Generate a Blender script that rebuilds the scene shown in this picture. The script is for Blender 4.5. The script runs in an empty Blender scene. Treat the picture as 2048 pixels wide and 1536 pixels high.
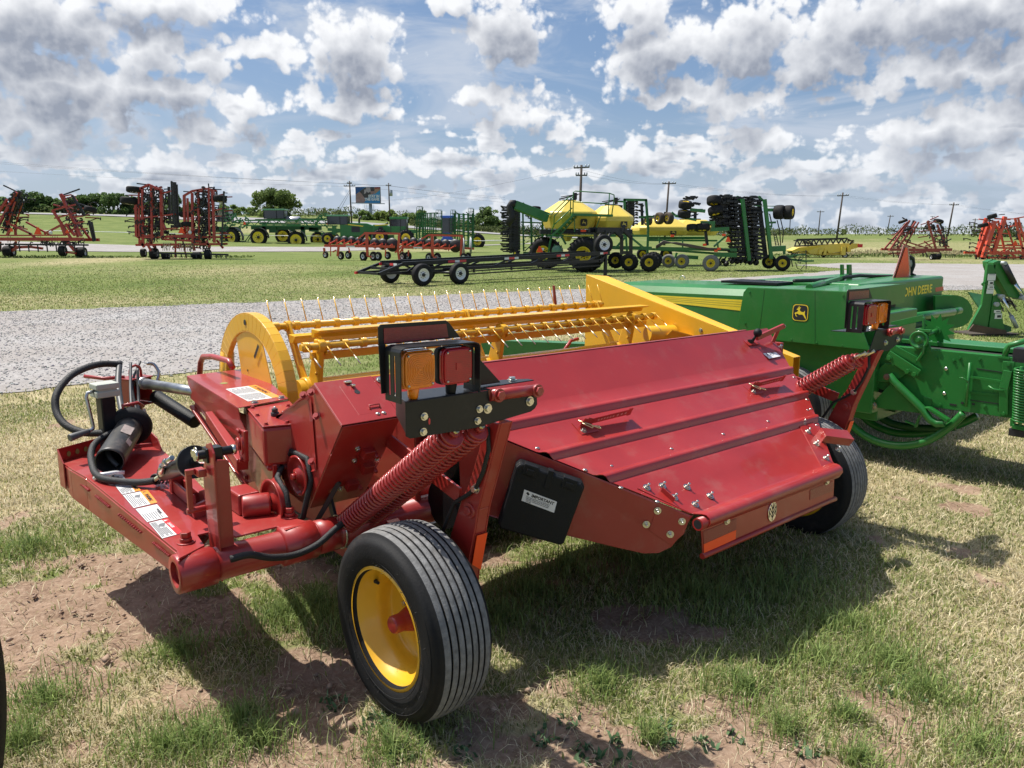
import bpy, math, random
import numpy as np
from mathutils import Vector, Matrix

R = math.radians
S = bpy.context.scene
COL = S.collection

# ------------------------------------------------------------------ camera
CAM_H, FPX, HOR = 1.77, 1540.0, 468.0
PITCH = math.atan((768.0 - HOR) / FPX)
cam_data = bpy.data.cameras.new("camera")
cam_data.sensor_width = 36.0
cam_data.lens = FPX / 2048.0 * 36.0
cam_data.clip_start = 0.05
cam_data.clip_end = 6000.0
cam = bpy.data.objects.new("camera", cam_data)
cam.location = (0, 0, CAM_H)
cam.rotation_euler = (math.pi / 2 - PITCH, 0, 0)
COL.objects.link(cam)
S.camera = cam

# ------------------------------------------------------------------ view, sun, sky
S.view_settings.view_transform = 'Standard'
S.view_settings.look = 'None'
S.view_settings.exposure = 0.34
S.view_settings.gamma = 1.0
S.view_settings.use_curve_mapping = False
SUN_AZ, SUN_EL = -62.0, 62.0          # azimuth from +Y (negative = to the west of the view), elevation
sun_data = bpy.data.lights.new("sun", 'SUN')
sun_data.energy = 5.0
sun_data.angle = R(0.55)
sun_data.color = (1.0, 0.955, 0.88)
sun = bpy.data.objects.new("sun", sun_data)
sd = Vector((math.sin(R(SUN_AZ)) * math.cos(R(SUN_EL)), math.cos(R(SUN_AZ)) * math.cos(R(SUN_EL)), math.sin(R(SUN_EL))))
sun.rotation_euler = sd.to_track_quat('Z', 'Y').to_euler()
COL.objects.link(sun)

world = bpy.data.worlds.new("World")
S.world = world
world.use_nodes = True


class Nodes:
    """small shorthand for building node trees"""
    def __init__(s, nt): s.nt = nt
    def new(s, t, **k):
        n = s.nt.nodes.new(t)
        for a, b in k.items(): setattr(n, a, b)
        return n
    def put(s, sock, v):
        if isinstance(v, bpy.types.NodeSocket): s.nt.links.new(v, sock)
        else: sock.default_value = v
    def m(s, op, a, b=0.0, c=None, clamp=False):
        n = s.new('ShaderNodeMath', operation=op, use_clamp=clamp)
        s.put(n.inputs[0], a); s.put(n.inputs[1], b)
        if c is not None: s.put(n.inputs[2], c)
        return n.outputs[0]
    def vm(s, op, a, b=(0, 0, 0)):
        n = s.new('ShaderNodeVectorMath', operation=op)
        s.put(n.inputs[0], a)
        if op == 'SCALE': s.put(n.inputs[3], b)
        else: s.put(n.inputs[1], b)
        return n.outputs['Value'] if op in ('LENGTH', 'DOT_PRODUCT') else n.outputs[0]
    def mix(s, f, a, b, blend='MIX'):
        n = s.new('ShaderNodeMix', data_type='RGBA', blend_type=blend)
        s.put(n.inputs[0], f)
        s.put(n.inputs[6], a if isinstance(a, bpy.types.NodeSocket) else tuple(a) + (1,) * (4 - len(a)))
        s.put(n.inputs[7], b if isinstance(b, bpy.types.NodeSocket) else tuple(b) + (1,) * (4 - len(b)))
        return n.outputs[2]
    def noise(s, vec, scale, detail=4.0, rough=0.55, dist=0.0, lac=2.0, dim='3D'):
        n = s.new('ShaderNodeTexNoise', noise_dimensions=dim)
        if vec is not None: s.put(n.inputs['Vector'], vec)
        n.inputs['Scale'].default_value = scale; n.inputs['Detail'].default_value = detail
        n.inputs['Roughness'].default_value = rough; n.inputs['Distortion'].default_value = dist
        n.inputs['Lacunarity'].default_value = lac
        return n.outputs[0]
    def step(s, v, a, b, x=0.0, y=1.0, kind='SMOOTHSTEP'):
        n = s.new('ShaderNodeMapRange', interpolation_type=kind)
        s.put(n.inputs[0], v); s.put(n.inputs[1], a); s.put(n.inputs[2], b); s.put(n.inputs[3], x); s.put(n.inputs[4], y)
        return n.outputs[0]


def sky_dir(px, py):
    """direction (azimuth, elevation), radians, of a spot of sky"""
    x, y = (px - 1024) / FPX, (768 - py) / FPX
    d = Vector((x, math.cos(PITCH) + y * math.sin(PITCH), -math.sin(PITCH) + y * math.cos(PITCH)))
    return math.atan2(d.x, d.y), math.atan2(d.z, math.hypot(d.x, d.y))


def build_sky():
    nt = world.node_tree
    nt.nodes.clear()
    N = Nodes(nt)
    K = 10.0                                            # work in tenths of a radian
    # cumulus heaps: centre and half sizes as seen in the sky (2048 px wide picture)
    heaps = [(55, 50, 150, 80, 1.1), (300, 5, 170, 40, 1.0), (110, 175, 130, 60, .95), (320, 110, 130, 65, .8), (260, 190, 75, 60, .95),
             (520, 105, 100, 32, .85), (350, 195, 90, 60, .9), (70, 250, 110, 55, .8), (160, 225, 120, 40, .8), (485, 225, 55, 36, .9), (420, 265, 110, 30, .7),
             (705, 115, 95, 75, 1.05), (690, 215, 115, 38, .95), (1010, 75, 80, 80, 1.0), (960, 200, 62, 34, .95), (1045, 225, 80, 40, .75),
             (1115, 270, 60, 30, .8), (910, 10, 60, 36, .9), (1265, 25, 75, 40, .9), (1320, 105, 100, 62, 1.0), (1270, 160, 60, 35, .8),
             (1490, 100, 120, 85, 1.0), (1640, 130, 95, 65, .95), (1740, 50, 150, 75, .95), (1940, 30, 170, 60, 1.1), (1360, 195, 100, 36, .85),
             (1480, 225, 70, 40, .8), (1520, 285, 75, 34, .8), (1880, 270, 110, 48, 1.0), (1880, 150, 150, 60, .8), (2040, 140, 70, 70, .9),
             (2000, 240, 70, 40, .7), (1420, 300, 90, 22, .6), (600, 300, 80, 26, .8), (540, 330, 70, 22, .6), (745, 320, 70, 30, .85), (830, 335, 60, 24, .8),
             (905, 335, 50, 28, .8), (985, 325, 50, 32, .8), (1060, 335, 60, 24, .8), (1270, 310, 70, 38, .95), (1180, 345, 80, 24, .7), (1390, 330, 70, 24, .75),
             (1645, 330, 70, 28, .9), (1780, 330, 90, 28, .9), (1960, 320, 70, 45, .9), (1560, 355, 120, 18, .7), (340, 330, 140, 22, .6), (130, 330, 140, 20, .6),
             (-160, 120, 200, 120, 1.0), (2260, 120, 220, 140, .9), (-200, 300, 200, 60, .8), (2300, 320, 220, 50, .9)]
    g = bpy.data.node_groups.new("cloud_detail", 'ShaderNodeTree')
    g.interface.new_socket("P", in_out='INPUT', socket_type='NodeSocketVector')
    g.interface.new_socket("D", in_out='OUTPUT', socket_type='NodeSocketFloat')
    G = Nodes(g)
    gi = G.new('NodeGroupInput'); go = G.new('NodeGroupOutput')
    f1 = G.noise(gi.outputs[0], 3.0, 7, .56, .12, dim='2D')
    vo = G.new('ShaderNodeTexVoronoi', feature='F1', voronoi_dimensions='2D'); G.put(vo.inputs['Vector'], gi.outputs[0])
    vo.inputs['Scale'].default_value = 4.6; vo.inputs['Detail'].default_value = 2.0; vo.inputs['Roughness'].default_value = .55
    G.put(go.inputs[0], G.m('ADD', G.m('MULTIPLY_ADD', f1, 1.05, -.525), G.m('MULTIPLY_ADD', vo.outputs[0], -.42, .22)))
    # ---- main tree
    tc = N.new('ShaderNodeTexCoord')
    sp = N.new('ShaderNodeSeparateXYZ'); N.put(sp.inputs[0], tc.outputs['Generated'])
    az = N.m('MULTIPLY', N.m('ARCTAN2', sp.outputs[0], sp.outputs[1]), K)
    el = N.m('MULTIPLY', N.m('ARCSINE', sp.outputs[2]), K)
    cb = N.new('ShaderNodeCombineXYZ'); N.put(cb.inputs[0], az); N.put(cb.inputs[1], el)
    P = cb.outputs[0]
    wn = N.new('ShaderNodeTexNoise', noise_dimensions='2D'); N.put(wn.inputs['Vector'], P); wn.inputs['Scale'].default_value = 2.2; wn.inputs['Detail'].default_value = 2
    Q = N.vm('ADD', P, N.vm('SCALE', N.vm('SUBTRACT', wn.outputs[1], (.5, .5, .5)), .45))
    acc = acc2 = None
    for k, (px, py, hw, hh, amp) in enumerate(heaps):
        if k and k % 5 == 0:                            # keeps the evaluation sequential
            n = N.new('ShaderNodeVectorMath', operation='MULTIPLY_ADD')
            N.put(n.inputs[0], N.m('ADD', acc, acc2)); N.put(n.inputs[1], (0, 0, 1e-6)); N.put(n.inputs[2], Q); Q = n.outputs[0]
        a, e = sky_dir(px, py)
        w, h = hw / FPX * K * 1.25, hh / FPX * K * 1.3
        n = N.new('ShaderNodeMapping', vector_type='POINT'); N.put(n.inputs[0], Q)
        n.inputs[1].default_value = (-a * K / w, -e * K / h, 0); n.inputs[3].default_value = (1 / w, 1 / h, .001)
        fl = N.vm('MAXIMUM', n.outputs[0], N.vm('MULTIPLY', n.outputs[0], (-1, -1.75, 1)))   # flat bases
        v = N.m('MULTIPLY_ADD', N.vm('LENGTH', fl), -amp, amp)
        acc = v if acc is None else N.m('SMOOTH_MAX', acc, v, .12)
        n2 = N.vm('ADD', n.outputs[0], (-.06 / w, .24 / h, 0))
        v2 = N.m('MULTIPLY_ADD', N.vm('LENGTH', n2), -amp, amp)
        acc2 = v2 if acc2 is None else N.m('MAXIMUM', acc2, v2)
    # the rest of the dome: broken cloud fields, denser near the horizon
    sep = N.new('ShaderNodeSeparateXYZ'); N.put(sep.inputs[0], P)
    fld = N.m('ADD', N.m('MULTIPLY_ADD', N.noise(N.vm('MULTIPLY', P, (.35, .8, 1)), 1.0, 2, .5, dim='2D'), 3.0, -1.95), N.step(sep.outputs[1], 2.7, 3.6, -1.0, 0.0))
    low = N.m('ADD', N.m('MULTIPLY_ADD', N.noise(N.vm('MULTIPLY', P, (.9, 2.8, 1)), 1.4, 3, .5, dim='2D'), 2.4, -.92), N.step(sep.outputs[1], .7, 2.1, 0.0, -.75))
    acc = N.m('MAXIMUM', N.m('MAXIMUM', acc, fld), N.m('MAXIMUM', low, -1.0))
    def detail(off):
        n = N.new('ShaderNodeGroup'); n.node_tree = g
        N.put(n.inputs[0], N.vm('ADD', P, off)); return n.outputs[0]
    n0, n1 = detail((0, 0, 0)), detail((-.05, .10, 0))
    d0 = [N.m('MULTIPLY_ADD', acc, .95, n0), acc]
    cover = N.step(d0[0], -.02, .30)
    shade = N.step(N.m('MULTIPLY_ADD', n0, .28, N.m('MAXIMUM', acc2, N.m('SUBTRACT', N.m('MAXIMUM', fld, low), .15))), .0, .85)
    light = N.m('MULTIPLY_ADD', N.m('SUBTRACT', n0, n1), .55, .98)
    light = N.m('SUBTRACT', light, N.m('MULTIPLY', shade, .92), clamp=True)
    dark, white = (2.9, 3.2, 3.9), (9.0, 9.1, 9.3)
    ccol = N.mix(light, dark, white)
    sky = N.new('ShaderNodeTexSky', sky_type='NISHITA', sun_disc=False)
    sky.sun_elevation = R(SUN_EL); sky.sun_rotation = R(SUN_AZ)
    sky.altitude = 300; sky.air_density = 1.0; sky.dust_density = 1.6; sky.ozone_density = 1.2
    # thin veil of high cloud and the pale band above the horizon
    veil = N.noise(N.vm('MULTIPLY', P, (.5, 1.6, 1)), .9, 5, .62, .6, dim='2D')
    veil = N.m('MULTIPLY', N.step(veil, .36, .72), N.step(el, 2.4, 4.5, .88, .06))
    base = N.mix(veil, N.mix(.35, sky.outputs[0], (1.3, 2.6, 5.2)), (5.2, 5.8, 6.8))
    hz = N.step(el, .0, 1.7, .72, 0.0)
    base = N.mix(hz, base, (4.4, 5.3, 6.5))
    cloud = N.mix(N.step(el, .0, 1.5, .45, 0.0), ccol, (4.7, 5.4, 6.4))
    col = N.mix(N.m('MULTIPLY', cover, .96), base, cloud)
    # bright haze round the sun, above the view, added to whiten the hood's reflections
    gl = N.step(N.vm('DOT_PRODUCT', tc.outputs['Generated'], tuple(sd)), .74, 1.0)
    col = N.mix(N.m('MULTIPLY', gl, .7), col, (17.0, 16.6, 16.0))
    below = N.step(el, -.25, -.02)
    col = N.mix(below, (1.6, 1.5, 1.1), col)
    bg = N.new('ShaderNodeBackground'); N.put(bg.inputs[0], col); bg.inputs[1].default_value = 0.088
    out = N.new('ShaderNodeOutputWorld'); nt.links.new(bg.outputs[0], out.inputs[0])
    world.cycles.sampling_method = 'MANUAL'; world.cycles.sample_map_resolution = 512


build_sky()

# ------------------------------------------------------------------ materials
MAT = {}


def material(name, color, rough=.5, metal=0.0, coat=0.0, var=.12, vscale=6.0, bump=0.0, bscale=60.0, dust=None, emit=None, spec=.5, trans=0.0):
    if name in MAT: return MAT[name]
    m = bpy.data.materials.new(name); m.use_nodes = True
    nt = m.node_tree; N = Nodes(nt); b = nt.nodes['Principled BSDF']
    tc = N.new('ShaderNodeTexCoord'); V = tc.outputs['Object']
    n = N.noise(V, vscale, 5, .6)
    k = N.step(n, .3, .7, 1 - var, 1 + var, 'LINEAR')
    c = N.mix(1.0, color, (0, 0, 0), 'MULTIPLY')
    cc = nt.nodes.new('ShaderNodeCombineColor')
    for i in range(3): N.put(cc.inputs[i], k)
    c = N.mix(1.0, color, cc.outputs[0], 'MULTIPLY')
    if dust:                                            # (colour, amount, scale): wear and dirt with a shape of its own
        d = N.m('MULTIPLY', N.step(N.noise(V, dust[2], 8, .68), .5, .72), dust[1])
        c = N.mix(d, c, dust[0])
    N.put(b.inputs['Base Color'], c)
    N.put(b.inputs['Roughness'], N.m('MULTIPLY_ADD', n, .16, rough - .08, clamp=True))
    b.inputs['Metallic'].default_value = metal
    b.inputs['Coat Weight'].default_value = coat
    b.inputs['Coat Roughness'].default_value = .07
    b.inputs['Specular IOR Level'].default_value = spec
    if trans: b.inputs['Transmission Weight'].default_value = trans
    if emit:
        b.inputs['Emission Color'].default_value = emit[0] + (1,); b.inputs['Emission Strength'].default_value = emit[1]
    if bump:
        bp = N.new('ShaderNodeBump'); bp.inputs['Strength'].default_value = bump; bp.inputs['Distance'].default_value = .01
        N.put(bp.inputs['Height'], N.noise(V, bscale, 4, .6)); N.put(b.inputs['Normal'], bp.outputs[0])
    MAT[name] = m
    return m


RED = material('red_paint', (.33, .019, .015), .42, 0, .40, .10, 3.0, .04, 22, ((.34, .22, .17), .16, 7.0), spec=.55)
REDD = material('dark_red_reflector', (.24, .012, .016), .35, 0, .4, .1, 40, .3, 260)
YEL = material('yellow_paint', (.78, .42, .020), .36, 0, .3, .07, 3.0, .03, 40, ((.45, .30, .12), .08, 9.0))
GRN = material('green_paint', (.016, .160, .026), .40, 0, .22, .12, 3.0, .03, 30, ((.20, .22, .14), .10, 8.0))
GRN2 = material('matt_green_paint', (.016, .160, .026), .65, 0, 0, .12, 3.0, .03, 30, ((.20, .22, .14), .10, 8.0), spec=.15)
BLK = material('black_paint', (.009, .010, .012), .42, 0, .12, .15, 5.0, .03, 40, ((.2, .18, .16), .06, 8.0), spec=.3)
PLAS = material('black_plastic', (.007, .008, .009), .52, 0, 0, .15, 8.0, .25, 400, spec=.28)
RUB = material('black_rubber', (.015, .015, .016), .72, 0, 0, .2, 7.0, .2, 120, ((.16, .13, .10), .18, 6.0), spec=.22)
TREAD = material('worn_tread_rubber', (.185, .184, .182), .82, 0, 0, .35, 34.0, .35, 160, ((.20, .16, .12), .35, 5.0), spec=.3)
HOSE = material('hose_rubber', (.012, .012, .013), .6, 0, 0, .2, 20, .4, 220)
ZINC = material('zinc_plated_steel', (.62, .60, .54), .28, 1.0, 0, .15, 40)
STEEL = material('bare_steel', (.42, .43, .44), .34, 1.0, 0, .2, 14, .05, 60)
ROD = material('yellow_zinc_rod', (.62, .52, .30), .3, 1.0, 0, .1, 10)
WHITE = material('white_paint', (.78, .78, .77), .4, 0, .2, .05, 6)
PAPER = material('white_decal', (.74, .74, .73), .38, 0, .2, .03, 20)
ORD = material('orange_decal', (.85, .30, .04), .4, 0, .2, .04, 20)
REDC = material('red_decal', (.62, .03, .04), .4, 0, .2, .04, 20)
INK = material('black_ink', (.02, .02, .022), .5, 0, 0, .05, 20)
INKG = material('grey_ink', (.16, .16, .17), .5, 0, 0, .1, 60)
FLUO = material('fluorescent_orange', (1.0, .085, .008), .5, 0, .1, .05, 10)
AMBER = material('amber_lens', (.92, .25, .006), .16, 0, .6, .12, 30, trans=.12)
RLENS = material('red_lens', (.42, .006, .018), .2, 0, .3, .12, 30)
DECY = material('yellow_decal', (.86, .66, .04), .4, 0, .2, .04, 10)
ORED = material('orange_red_paint', (.39, .028, .013), .4, 0, .25, .14, 2.0, dust=((.3, .2, .14), .14, 3.0))
ORED2 = material('bright_orange_paint', (.62, .075, .030), .4, 0, .25, .12, 2.0)
OLDR = material('faded_red_paint', (.30, .055, .04), .55, 0, 0, .2, 2.0, dust=((.32, .22, .16), .35, 2.0))
IRON = material('dark_iron', (.020, .020, .022), .5, 0, 0, .3, 3)
FYEL = material('seed_tank_yellow', (.78, .58, .10), .42, 0, .1, .06, 1.2)
GLASS = material('cab_glass', (.02, .026, .03), .06, 0, .5, .1, 1)
CHROME = material('polished_steel', (.80, .80, .80), .12, 1.0, 0, .05, 4)
SOIL_STAIN = material('soil_stained_steel', (.10, .062, .042), .8, 0, 0, .3, 8)
BLUE = material('blue_paint', (.02, .10, .50), .35, 0, .3, .08, 2)
WOODP = material('weathered_pole_wood', (.075, .058, .048), .85, 0, 0, .25, 3)
GREYM = material('galvanised_grey', (.36, .39, .41), .5, .4, 0, .1, 2)


# ------------------------------------------------------------------ mesh builder
def V3(p): return Vector(p)


def frame_of(d):
    d = Vector(d).normalized()
    a = Vector((0, 0, 1)) if abs(d.z) < .9 else Vector((1, 0, 0))
    x = a.cross(d).normalized()
    return x, d.cross(x).normalized(), d


class MB:
    """collects solids; build() links them as ONE mesh object"""
    def __init__(s): s.v = []; s.f = []; s.s = []; s.mi = []; s.cur = 0; s.mats = []
    def use(s, m):
        if m not in s.mats: s.mats.append(m)
        s.cur = s.mats.index(m); return s
    def add(s, vs, fs, smooth=False):
        o = len(s.v); s.v += [tuple(p) for p in vs]
        for f in fs: s.f.append([i + o for i in f]); s.s.append(smooth); s.mi.append(s.cur)
        return s
    def box(s, c, sz, rz=0.0, rot=None):
        M = rot if rot is not None else Matrix.Rotation(rz, 3, 'Z')
        h = Vector(sz) / 2
        vs = [Vector(c) + M @ Vector((x * h.x, y * h.y, z * h.z)) for x in (-1, 1) for y in (-1, 1) for z in (-1, 1)]
        return s.add(vs, [(0, 1, 3, 2), (4, 6, 7, 5), (0, 4, 5, 1), (2, 3, 7, 6), (0, 2, 6, 4), (1, 5, 7, 3)])
    def bar(s, a, b, w, h, up=(0, 0, 1), w2=None, h2=None):
        a, b = V3(a), V3(b); d = (b - a).normalized(); u = Vector(up)
        if abs(d.dot(u)) > .95: u = Vector((0, 1, 0)) if abs(d.y) < .9 else Vector((1, 0, 0))
        x = d.cross(u).normalized(); y = x.cross(d)
        vs = []
        for p, ww, hh in ((a, w, h), (b, w2 or w, h2 or h)):
            vs += [p + x * (sx * ww / 2) + y * (sy * hh / 2) for sx, sy in ((-1, -1), (1, -1), (1, 1), (-1, 1))]
        return s.add(vs, [(3, 2, 1, 0), (4, 5, 6, 7), (0, 1, 5, 4), (1, 2, 6, 5), (2, 3, 7, 6), (3, 0, 4, 7)])
    def tube(s, a, b, r, r2=None, n=14, cap=True):
        a, b = V3(a), V3(b); x, y, d = frame_of(b - a); r2 = r if r2 is None else r2
        vs = []
        for p, rr in ((a, r), (b, r2)):
            vs += [p + (x * math.cos(2 * math.pi * i / n) + y * math.sin(2 * math.pi * i / n)) * rr for i in range(n)]
        s.add(vs, [(i, (i + 1) % n, n + (i + 1) % n, n + i) for i in range(n)], True)
        if cap:
            o = len(s.v) - 2 * n
            s.f.append([o + i for i in reversed(range(n))]); s.s.append(False); s.mi.append(s.cur)
            s.f.append([o + n + i for i in range(n)]); s.s.append(False); s.mi.append(s.cur)
        return s
    def path(s, pts, r, n=8, closed=False, rs=None):
        pts = [V3(p) for p in pts]; m = len(pts); vs = []
        t0 = (pts[1] - pts[0]).normalized(); x, y, _ = frame_of(t0)
        for i, p in enumerate(pts):
            if closed: t = (pts[(i + 1) % m] - pts[i - 1]).normalized()
            elif i == 0: t = t0
            elif i == m - 1: t = (pts[-1] - pts[-2]).normalized()
            else: t = (pts[i + 1] - pts[i - 1]).normalized()
            x = (x - t * x.dot(t)).normalized(); y = t.cross(x)
            rr = rs[i] if rs else r
            vs += [p + (x * math.cos(2 * math.pi * k / n) + y * math.sin(2 * math.pi * k / n)) * rr for k in range(n)]
        fs = []
        for i in range(m if closed else m - 1):
            j = (i + 1) % m
            fs += [(i * n + k, i * n + (k + 1) % n, j * n + (k + 1) % n, j * n + k) for k in range(n)]
        if not closed: fs += [tuple(reversed(range(n))), tuple((m - 1) * n + k for k in range(n))]
        return s.add(vs, fs, True)
    def prism(s, pts, ext):
        pts = [V3(p) for p in pts]; e = V3(ext); n = len(pts)
        nn = Vector((0, 0, 0))
        for i in range(n): nn += (pts[i] - pts[0]).cross(pts[(i + 1) % n] - pts[0])
        if nn.dot(e) > 0: pts = pts[::-1]
        vs = pts + [p + e for p in pts]
        return s.add(vs, [tuple(range(n)), tuple(n + i for i in reversed(range(n)))] + [(i, n + i, n + (i + 1) % n, (i + 1) % n) for i in range(n)])
    def lathe(s, prof, o, axis, n=40, smooth=True, arc=None, ph=0.0):
        """prof: (radius, distance along the axis)"""
        o = V3(o); x, y, d = frame_of(axis); m = len(prof); vs = []
        full = arc is None; k = n if full else n + 1; arc = arc or 2 * math.pi
        for i in range(k):
            a = ph + arc * i / n; c = x * math.cos(a) + y * math.sin(a)
            vs += [o + c * r + d * t for r, t in prof]
        fs = []
        for i in range(n):
            j = (i + 1) % k
            fs += [(i * m + q, j * m + q, j * m + q + 1, i * m + q + 1) for q in range(m - 1)]
        return s.add(vs, fs, smooth)
    def ball(s, c, r, n=14, sz=(1, 1, 1)):
        c = V3(c); vs = []; m = n // 2
        for i in range(m + 1):
            t = math.pi * i / m
            vs += [c + Vector((math.sin(t) * math.cos(2 * math.pi * k / n) * sz[0], math.sin(t) * math.sin(2 * math.pi * k / n) * sz[1], math.cos(t) * sz[2])) * r for k in range(n)]
        return s.add(vs, [(i * n + k, (i + 1) * n + k, (i + 1) * n + (k + 1) % n, i * n + (k + 1) % n) for i in range(m) for k in range(n)], True)
    def hexbolt(s, c, axis, r=.011, h=.009, washer=True):
        c = V3(c); d = Vector(axis).normalized()
        if washer: s.tube(c, c + d * .003, r * 1.45, n=14)
        s.tube(c + d * .003, c + d * (.003 + h), r, n=6)
        return s
    def quad(s, a, b, c, d, t=.002):
        a, b, c, d = map(V3, (a, b, c, d)); n = (b - a).cross(c - a).normalized() * t
        return s.prism([a, b, c, d], n)
    def build(s, name, mat, parent=None, bevel=0.0, sharp=True, solid=0.0):
        me = bpy.data.meshes.new(name); me.from_pydata(s.v, [], s.f)
        me.polygons.foreach_set('use_smooth', s.s)
        for mm in (s.mats or [mat]): me.materials.append(mm)
        if s.mats: me.polygons.foreach_set('material_index', s.mi)
        me.update()
        o = bpy.data.objects.new(name, me); COL.objects.link(o)
        if parent is not None: o.parent = parent
        if solid:
            md = o.modifiers.new('solid', 'SOLIDIFY'); md.thickness = solid; md.offset = -1
        if bevel:
            md = o.modifiers.new('bevel', 'BEVEL'); md.width = bevel; md.segments = 2; md.limit_method = 'ANGLE'; md.angle_limit = R(40); md.harden_normals = False
        return o


def tag(o, label=None, cat=None, group=None, kind=None):
    if label: o['label'] = label
    if cat: o['category'] = cat
    if group: o['group'] = group
    if kind: o['kind'] = kind
    return o


def empty(name, loc, rz=0.0, label=None, cat=None, group=None):
    o = bpy.data.objects.new(name, None); COL.objects.link(o); o.empty_display_size = .2
    o.location = loc; o.rotation_euler = (0, 0, rz)
    return tag(o, label, cat, group)


def copy_one(o, parent, M=None):
    c = o.copy(); COL.objects.link(c); c.parent = parent
    if M is not None: c.matrix_basis = M @ o.matrix_basis
    return c


def copy_tree(o, parent=None):
    c = o.copy(); COL.objects.link(c); c.parent = parent
    for ch in list(o.children): copy_tree(ch, c)
    return c


def text(body, size, M, mat, parent, name='lettering', align='LEFT', ext=.0006, sx=1.0, bold=0.0):
    """raised lettering: M places the text plane (x along the line, y up)"""
    cu = bpy.data.curves.new(name, 'FONT'); cu.body = body; cu.size = size; cu.align_x = align; cu.extrude = ext; cu.offset = bold
    cu.resolution_u = 2
    cu.materials.append(mat)
    t = bpy.data.objects.new(name, cu)
    me = bpy.data.meshes.new_from_object(t); me.name = name
    bpy.data.objects.remove(t); bpy.data.curves.remove(cu)
    o = bpy.data.objects.new(name, me); COL.objects.link(o); o.parent = parent
    o.matrix_basis = M @ Matrix.Diagonal((sx, 1, 1, 1))
    return o


def plane_matrix(o, x, y):
    x = Vector(x).normalized(); y = Vector(y); y = (y - x * y.dot(x)).normalized(); z = x.cross(y)
    M = Matrix.Identity(4)
    for i in range(3): M[i][0] = x[i]; M[i][1] = y[i]; M[i][2] = z[i]; M[i][3] = Vector(o)[i]
    return M


def gnd(px, py):
    """ground position seen at a spot of the 2048 px picture (flat ground)"""
    y = (768 - py) / FPX
    d = Vector(((px - 1024) / FPX, math.cos(PITCH) + y * math.sin(PITCH), -math.sin(PITCH) + y * math.cos(PITCH)))
    t = -CAM_H / d.z
    return Vector((d.x * t, d.y * t, 0))


def at(px, py, Y):
    """point at distance Y ahead of the camera position"""
    y = (768 - py) / FPX
    d = Vector(((px - 1024) / FPX, math.cos(PITCH) + y * math.sin(PITCH), -math.sin(PITCH) + y * math.cos(PITCH)))
    t = Y / d.y
    return Vector((d.x * t, Y, CAM_H + d.z * t))


# ------------------------------------------------------------------ 2-D noise for terrain and grass (numpy)
def _hash(ix, iy, seed):
    h = (ix.astype(np.int64) * 374761393 + iy.astype(np.int64) * 668265263 + seed * 974634777) & 0x7fffffff
    h = (h ^ (h >> 13)) * 1274126177 & 0x7fffffff
    h = h ^ (h >> 16)
    return (h & 0xffffff) / float(0xffffff)


def vnoise(x, y, seed=0):
    ix, iy = np.floor(x), np.floor(y); fx, fy = x - ix, y - iy
    fx = fx * fx * (3 - 2 * fx); fy = fy * fy * (3 - 2 * fy)
    a, b, c, d = _hash(ix, iy, seed), _hash(ix + 1, iy, seed), _hash(ix, iy + 1, seed), _hash(ix + 1, iy + 1, seed)
    return (a * (1 - fx) + b * fx) * (1 - fy) + (c * (1 - fx) + d * fx) * fy


def fbm(x, y, sc, oct=4, seed=0, gain=.5):
    s = 0; a = 1; t = 0
    for i in range(oct):
        s = s + a * vnoise(x * sc, y * sc, seed + i * 17); t += a; a *= gain; sc *= 2.03
    return s / t


def sstep(v, a, b): 
    t = np.clip((v - a) / (b - a), 0, 1); return t * t * (3 - 2 * t)

# ------------------------------------------------------------------ terrain
def terrain(x, y):
    d = np.hypot(x, y); q = x / np.maximum(y, 1.0)
    zr = 1.0 - .78 * sstep(q, -.25, .12)
    return zr * np.interp(d, [86, 100, 150, 166, 176, 205, 400], [0, .28, 3.0, 4.0, 5.2, 6.6, 7.0]) * (y > 0)


DIRT = [(60, 1240, .34, .45), (250, 1130, .55, .4), (130, 1365, .45, .22), (420, 1240, .5, .45), (560, 1170, .6, .35), (640, 1390, .38, .4), (690, 1480, .40, .25), (600, 1440, .25, .2), (500, 1390, .22, .16), (230, 1330, .3, .14), (1000, 1500, .3, .2), (840, 1520, .4, .1), (30, 1420, .2, .2), (150, 1500, .22, .1),
        (1290, 1260, .45, .25), (1120, 1385, .4, .25), (1230, 1500, .7, .22), (1420, 1490, .5, .2), (1500, 1520, .4, .15), (1770, 1395, .28, .2),
        (1760, 1490, .3, .14), (1150, 1130, .3, .12), (1060, 1000, .7, .5), (860, 1160, .6, .4), (1480, 1400, .3, .15), (330, 1400, .2, .12)]
DIRTW = [(gnd(px, py), a, b) for px, py, a, b in DIRT]
TUFT = [(1200, 1375, .17), (400, 1480, .20), (520, 1480, .15), (360, 1310, .15), (560, 1240, .22), (630, 1220, .2), (1130, 1135, .2), (1060, 1190, .2), (60, 1100, .3), (90, 1400, .22),
        (1690, 1440, .09), (1570, 1460, .12), (1720, 1520, .12), (1850, 1390, .2), (1300, 1480, .06), (1000, 1240, .2), (1400, 1200, .35), (1560, 1180, .4), (1640, 1330, .3), (1490, 1380, .2),
        (1700, 1260, .3), (780, 1500, .2), (700, 1250, .2), (330, 1500, .2), (480, 1440, .12), (1780, 1330, .2), (1950, 1500, .3), (40, 1490, .15), (1280, 1130, .3)]
TUFTW = [(gnd(px, py), r) for px, py, r in TUFT]


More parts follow.
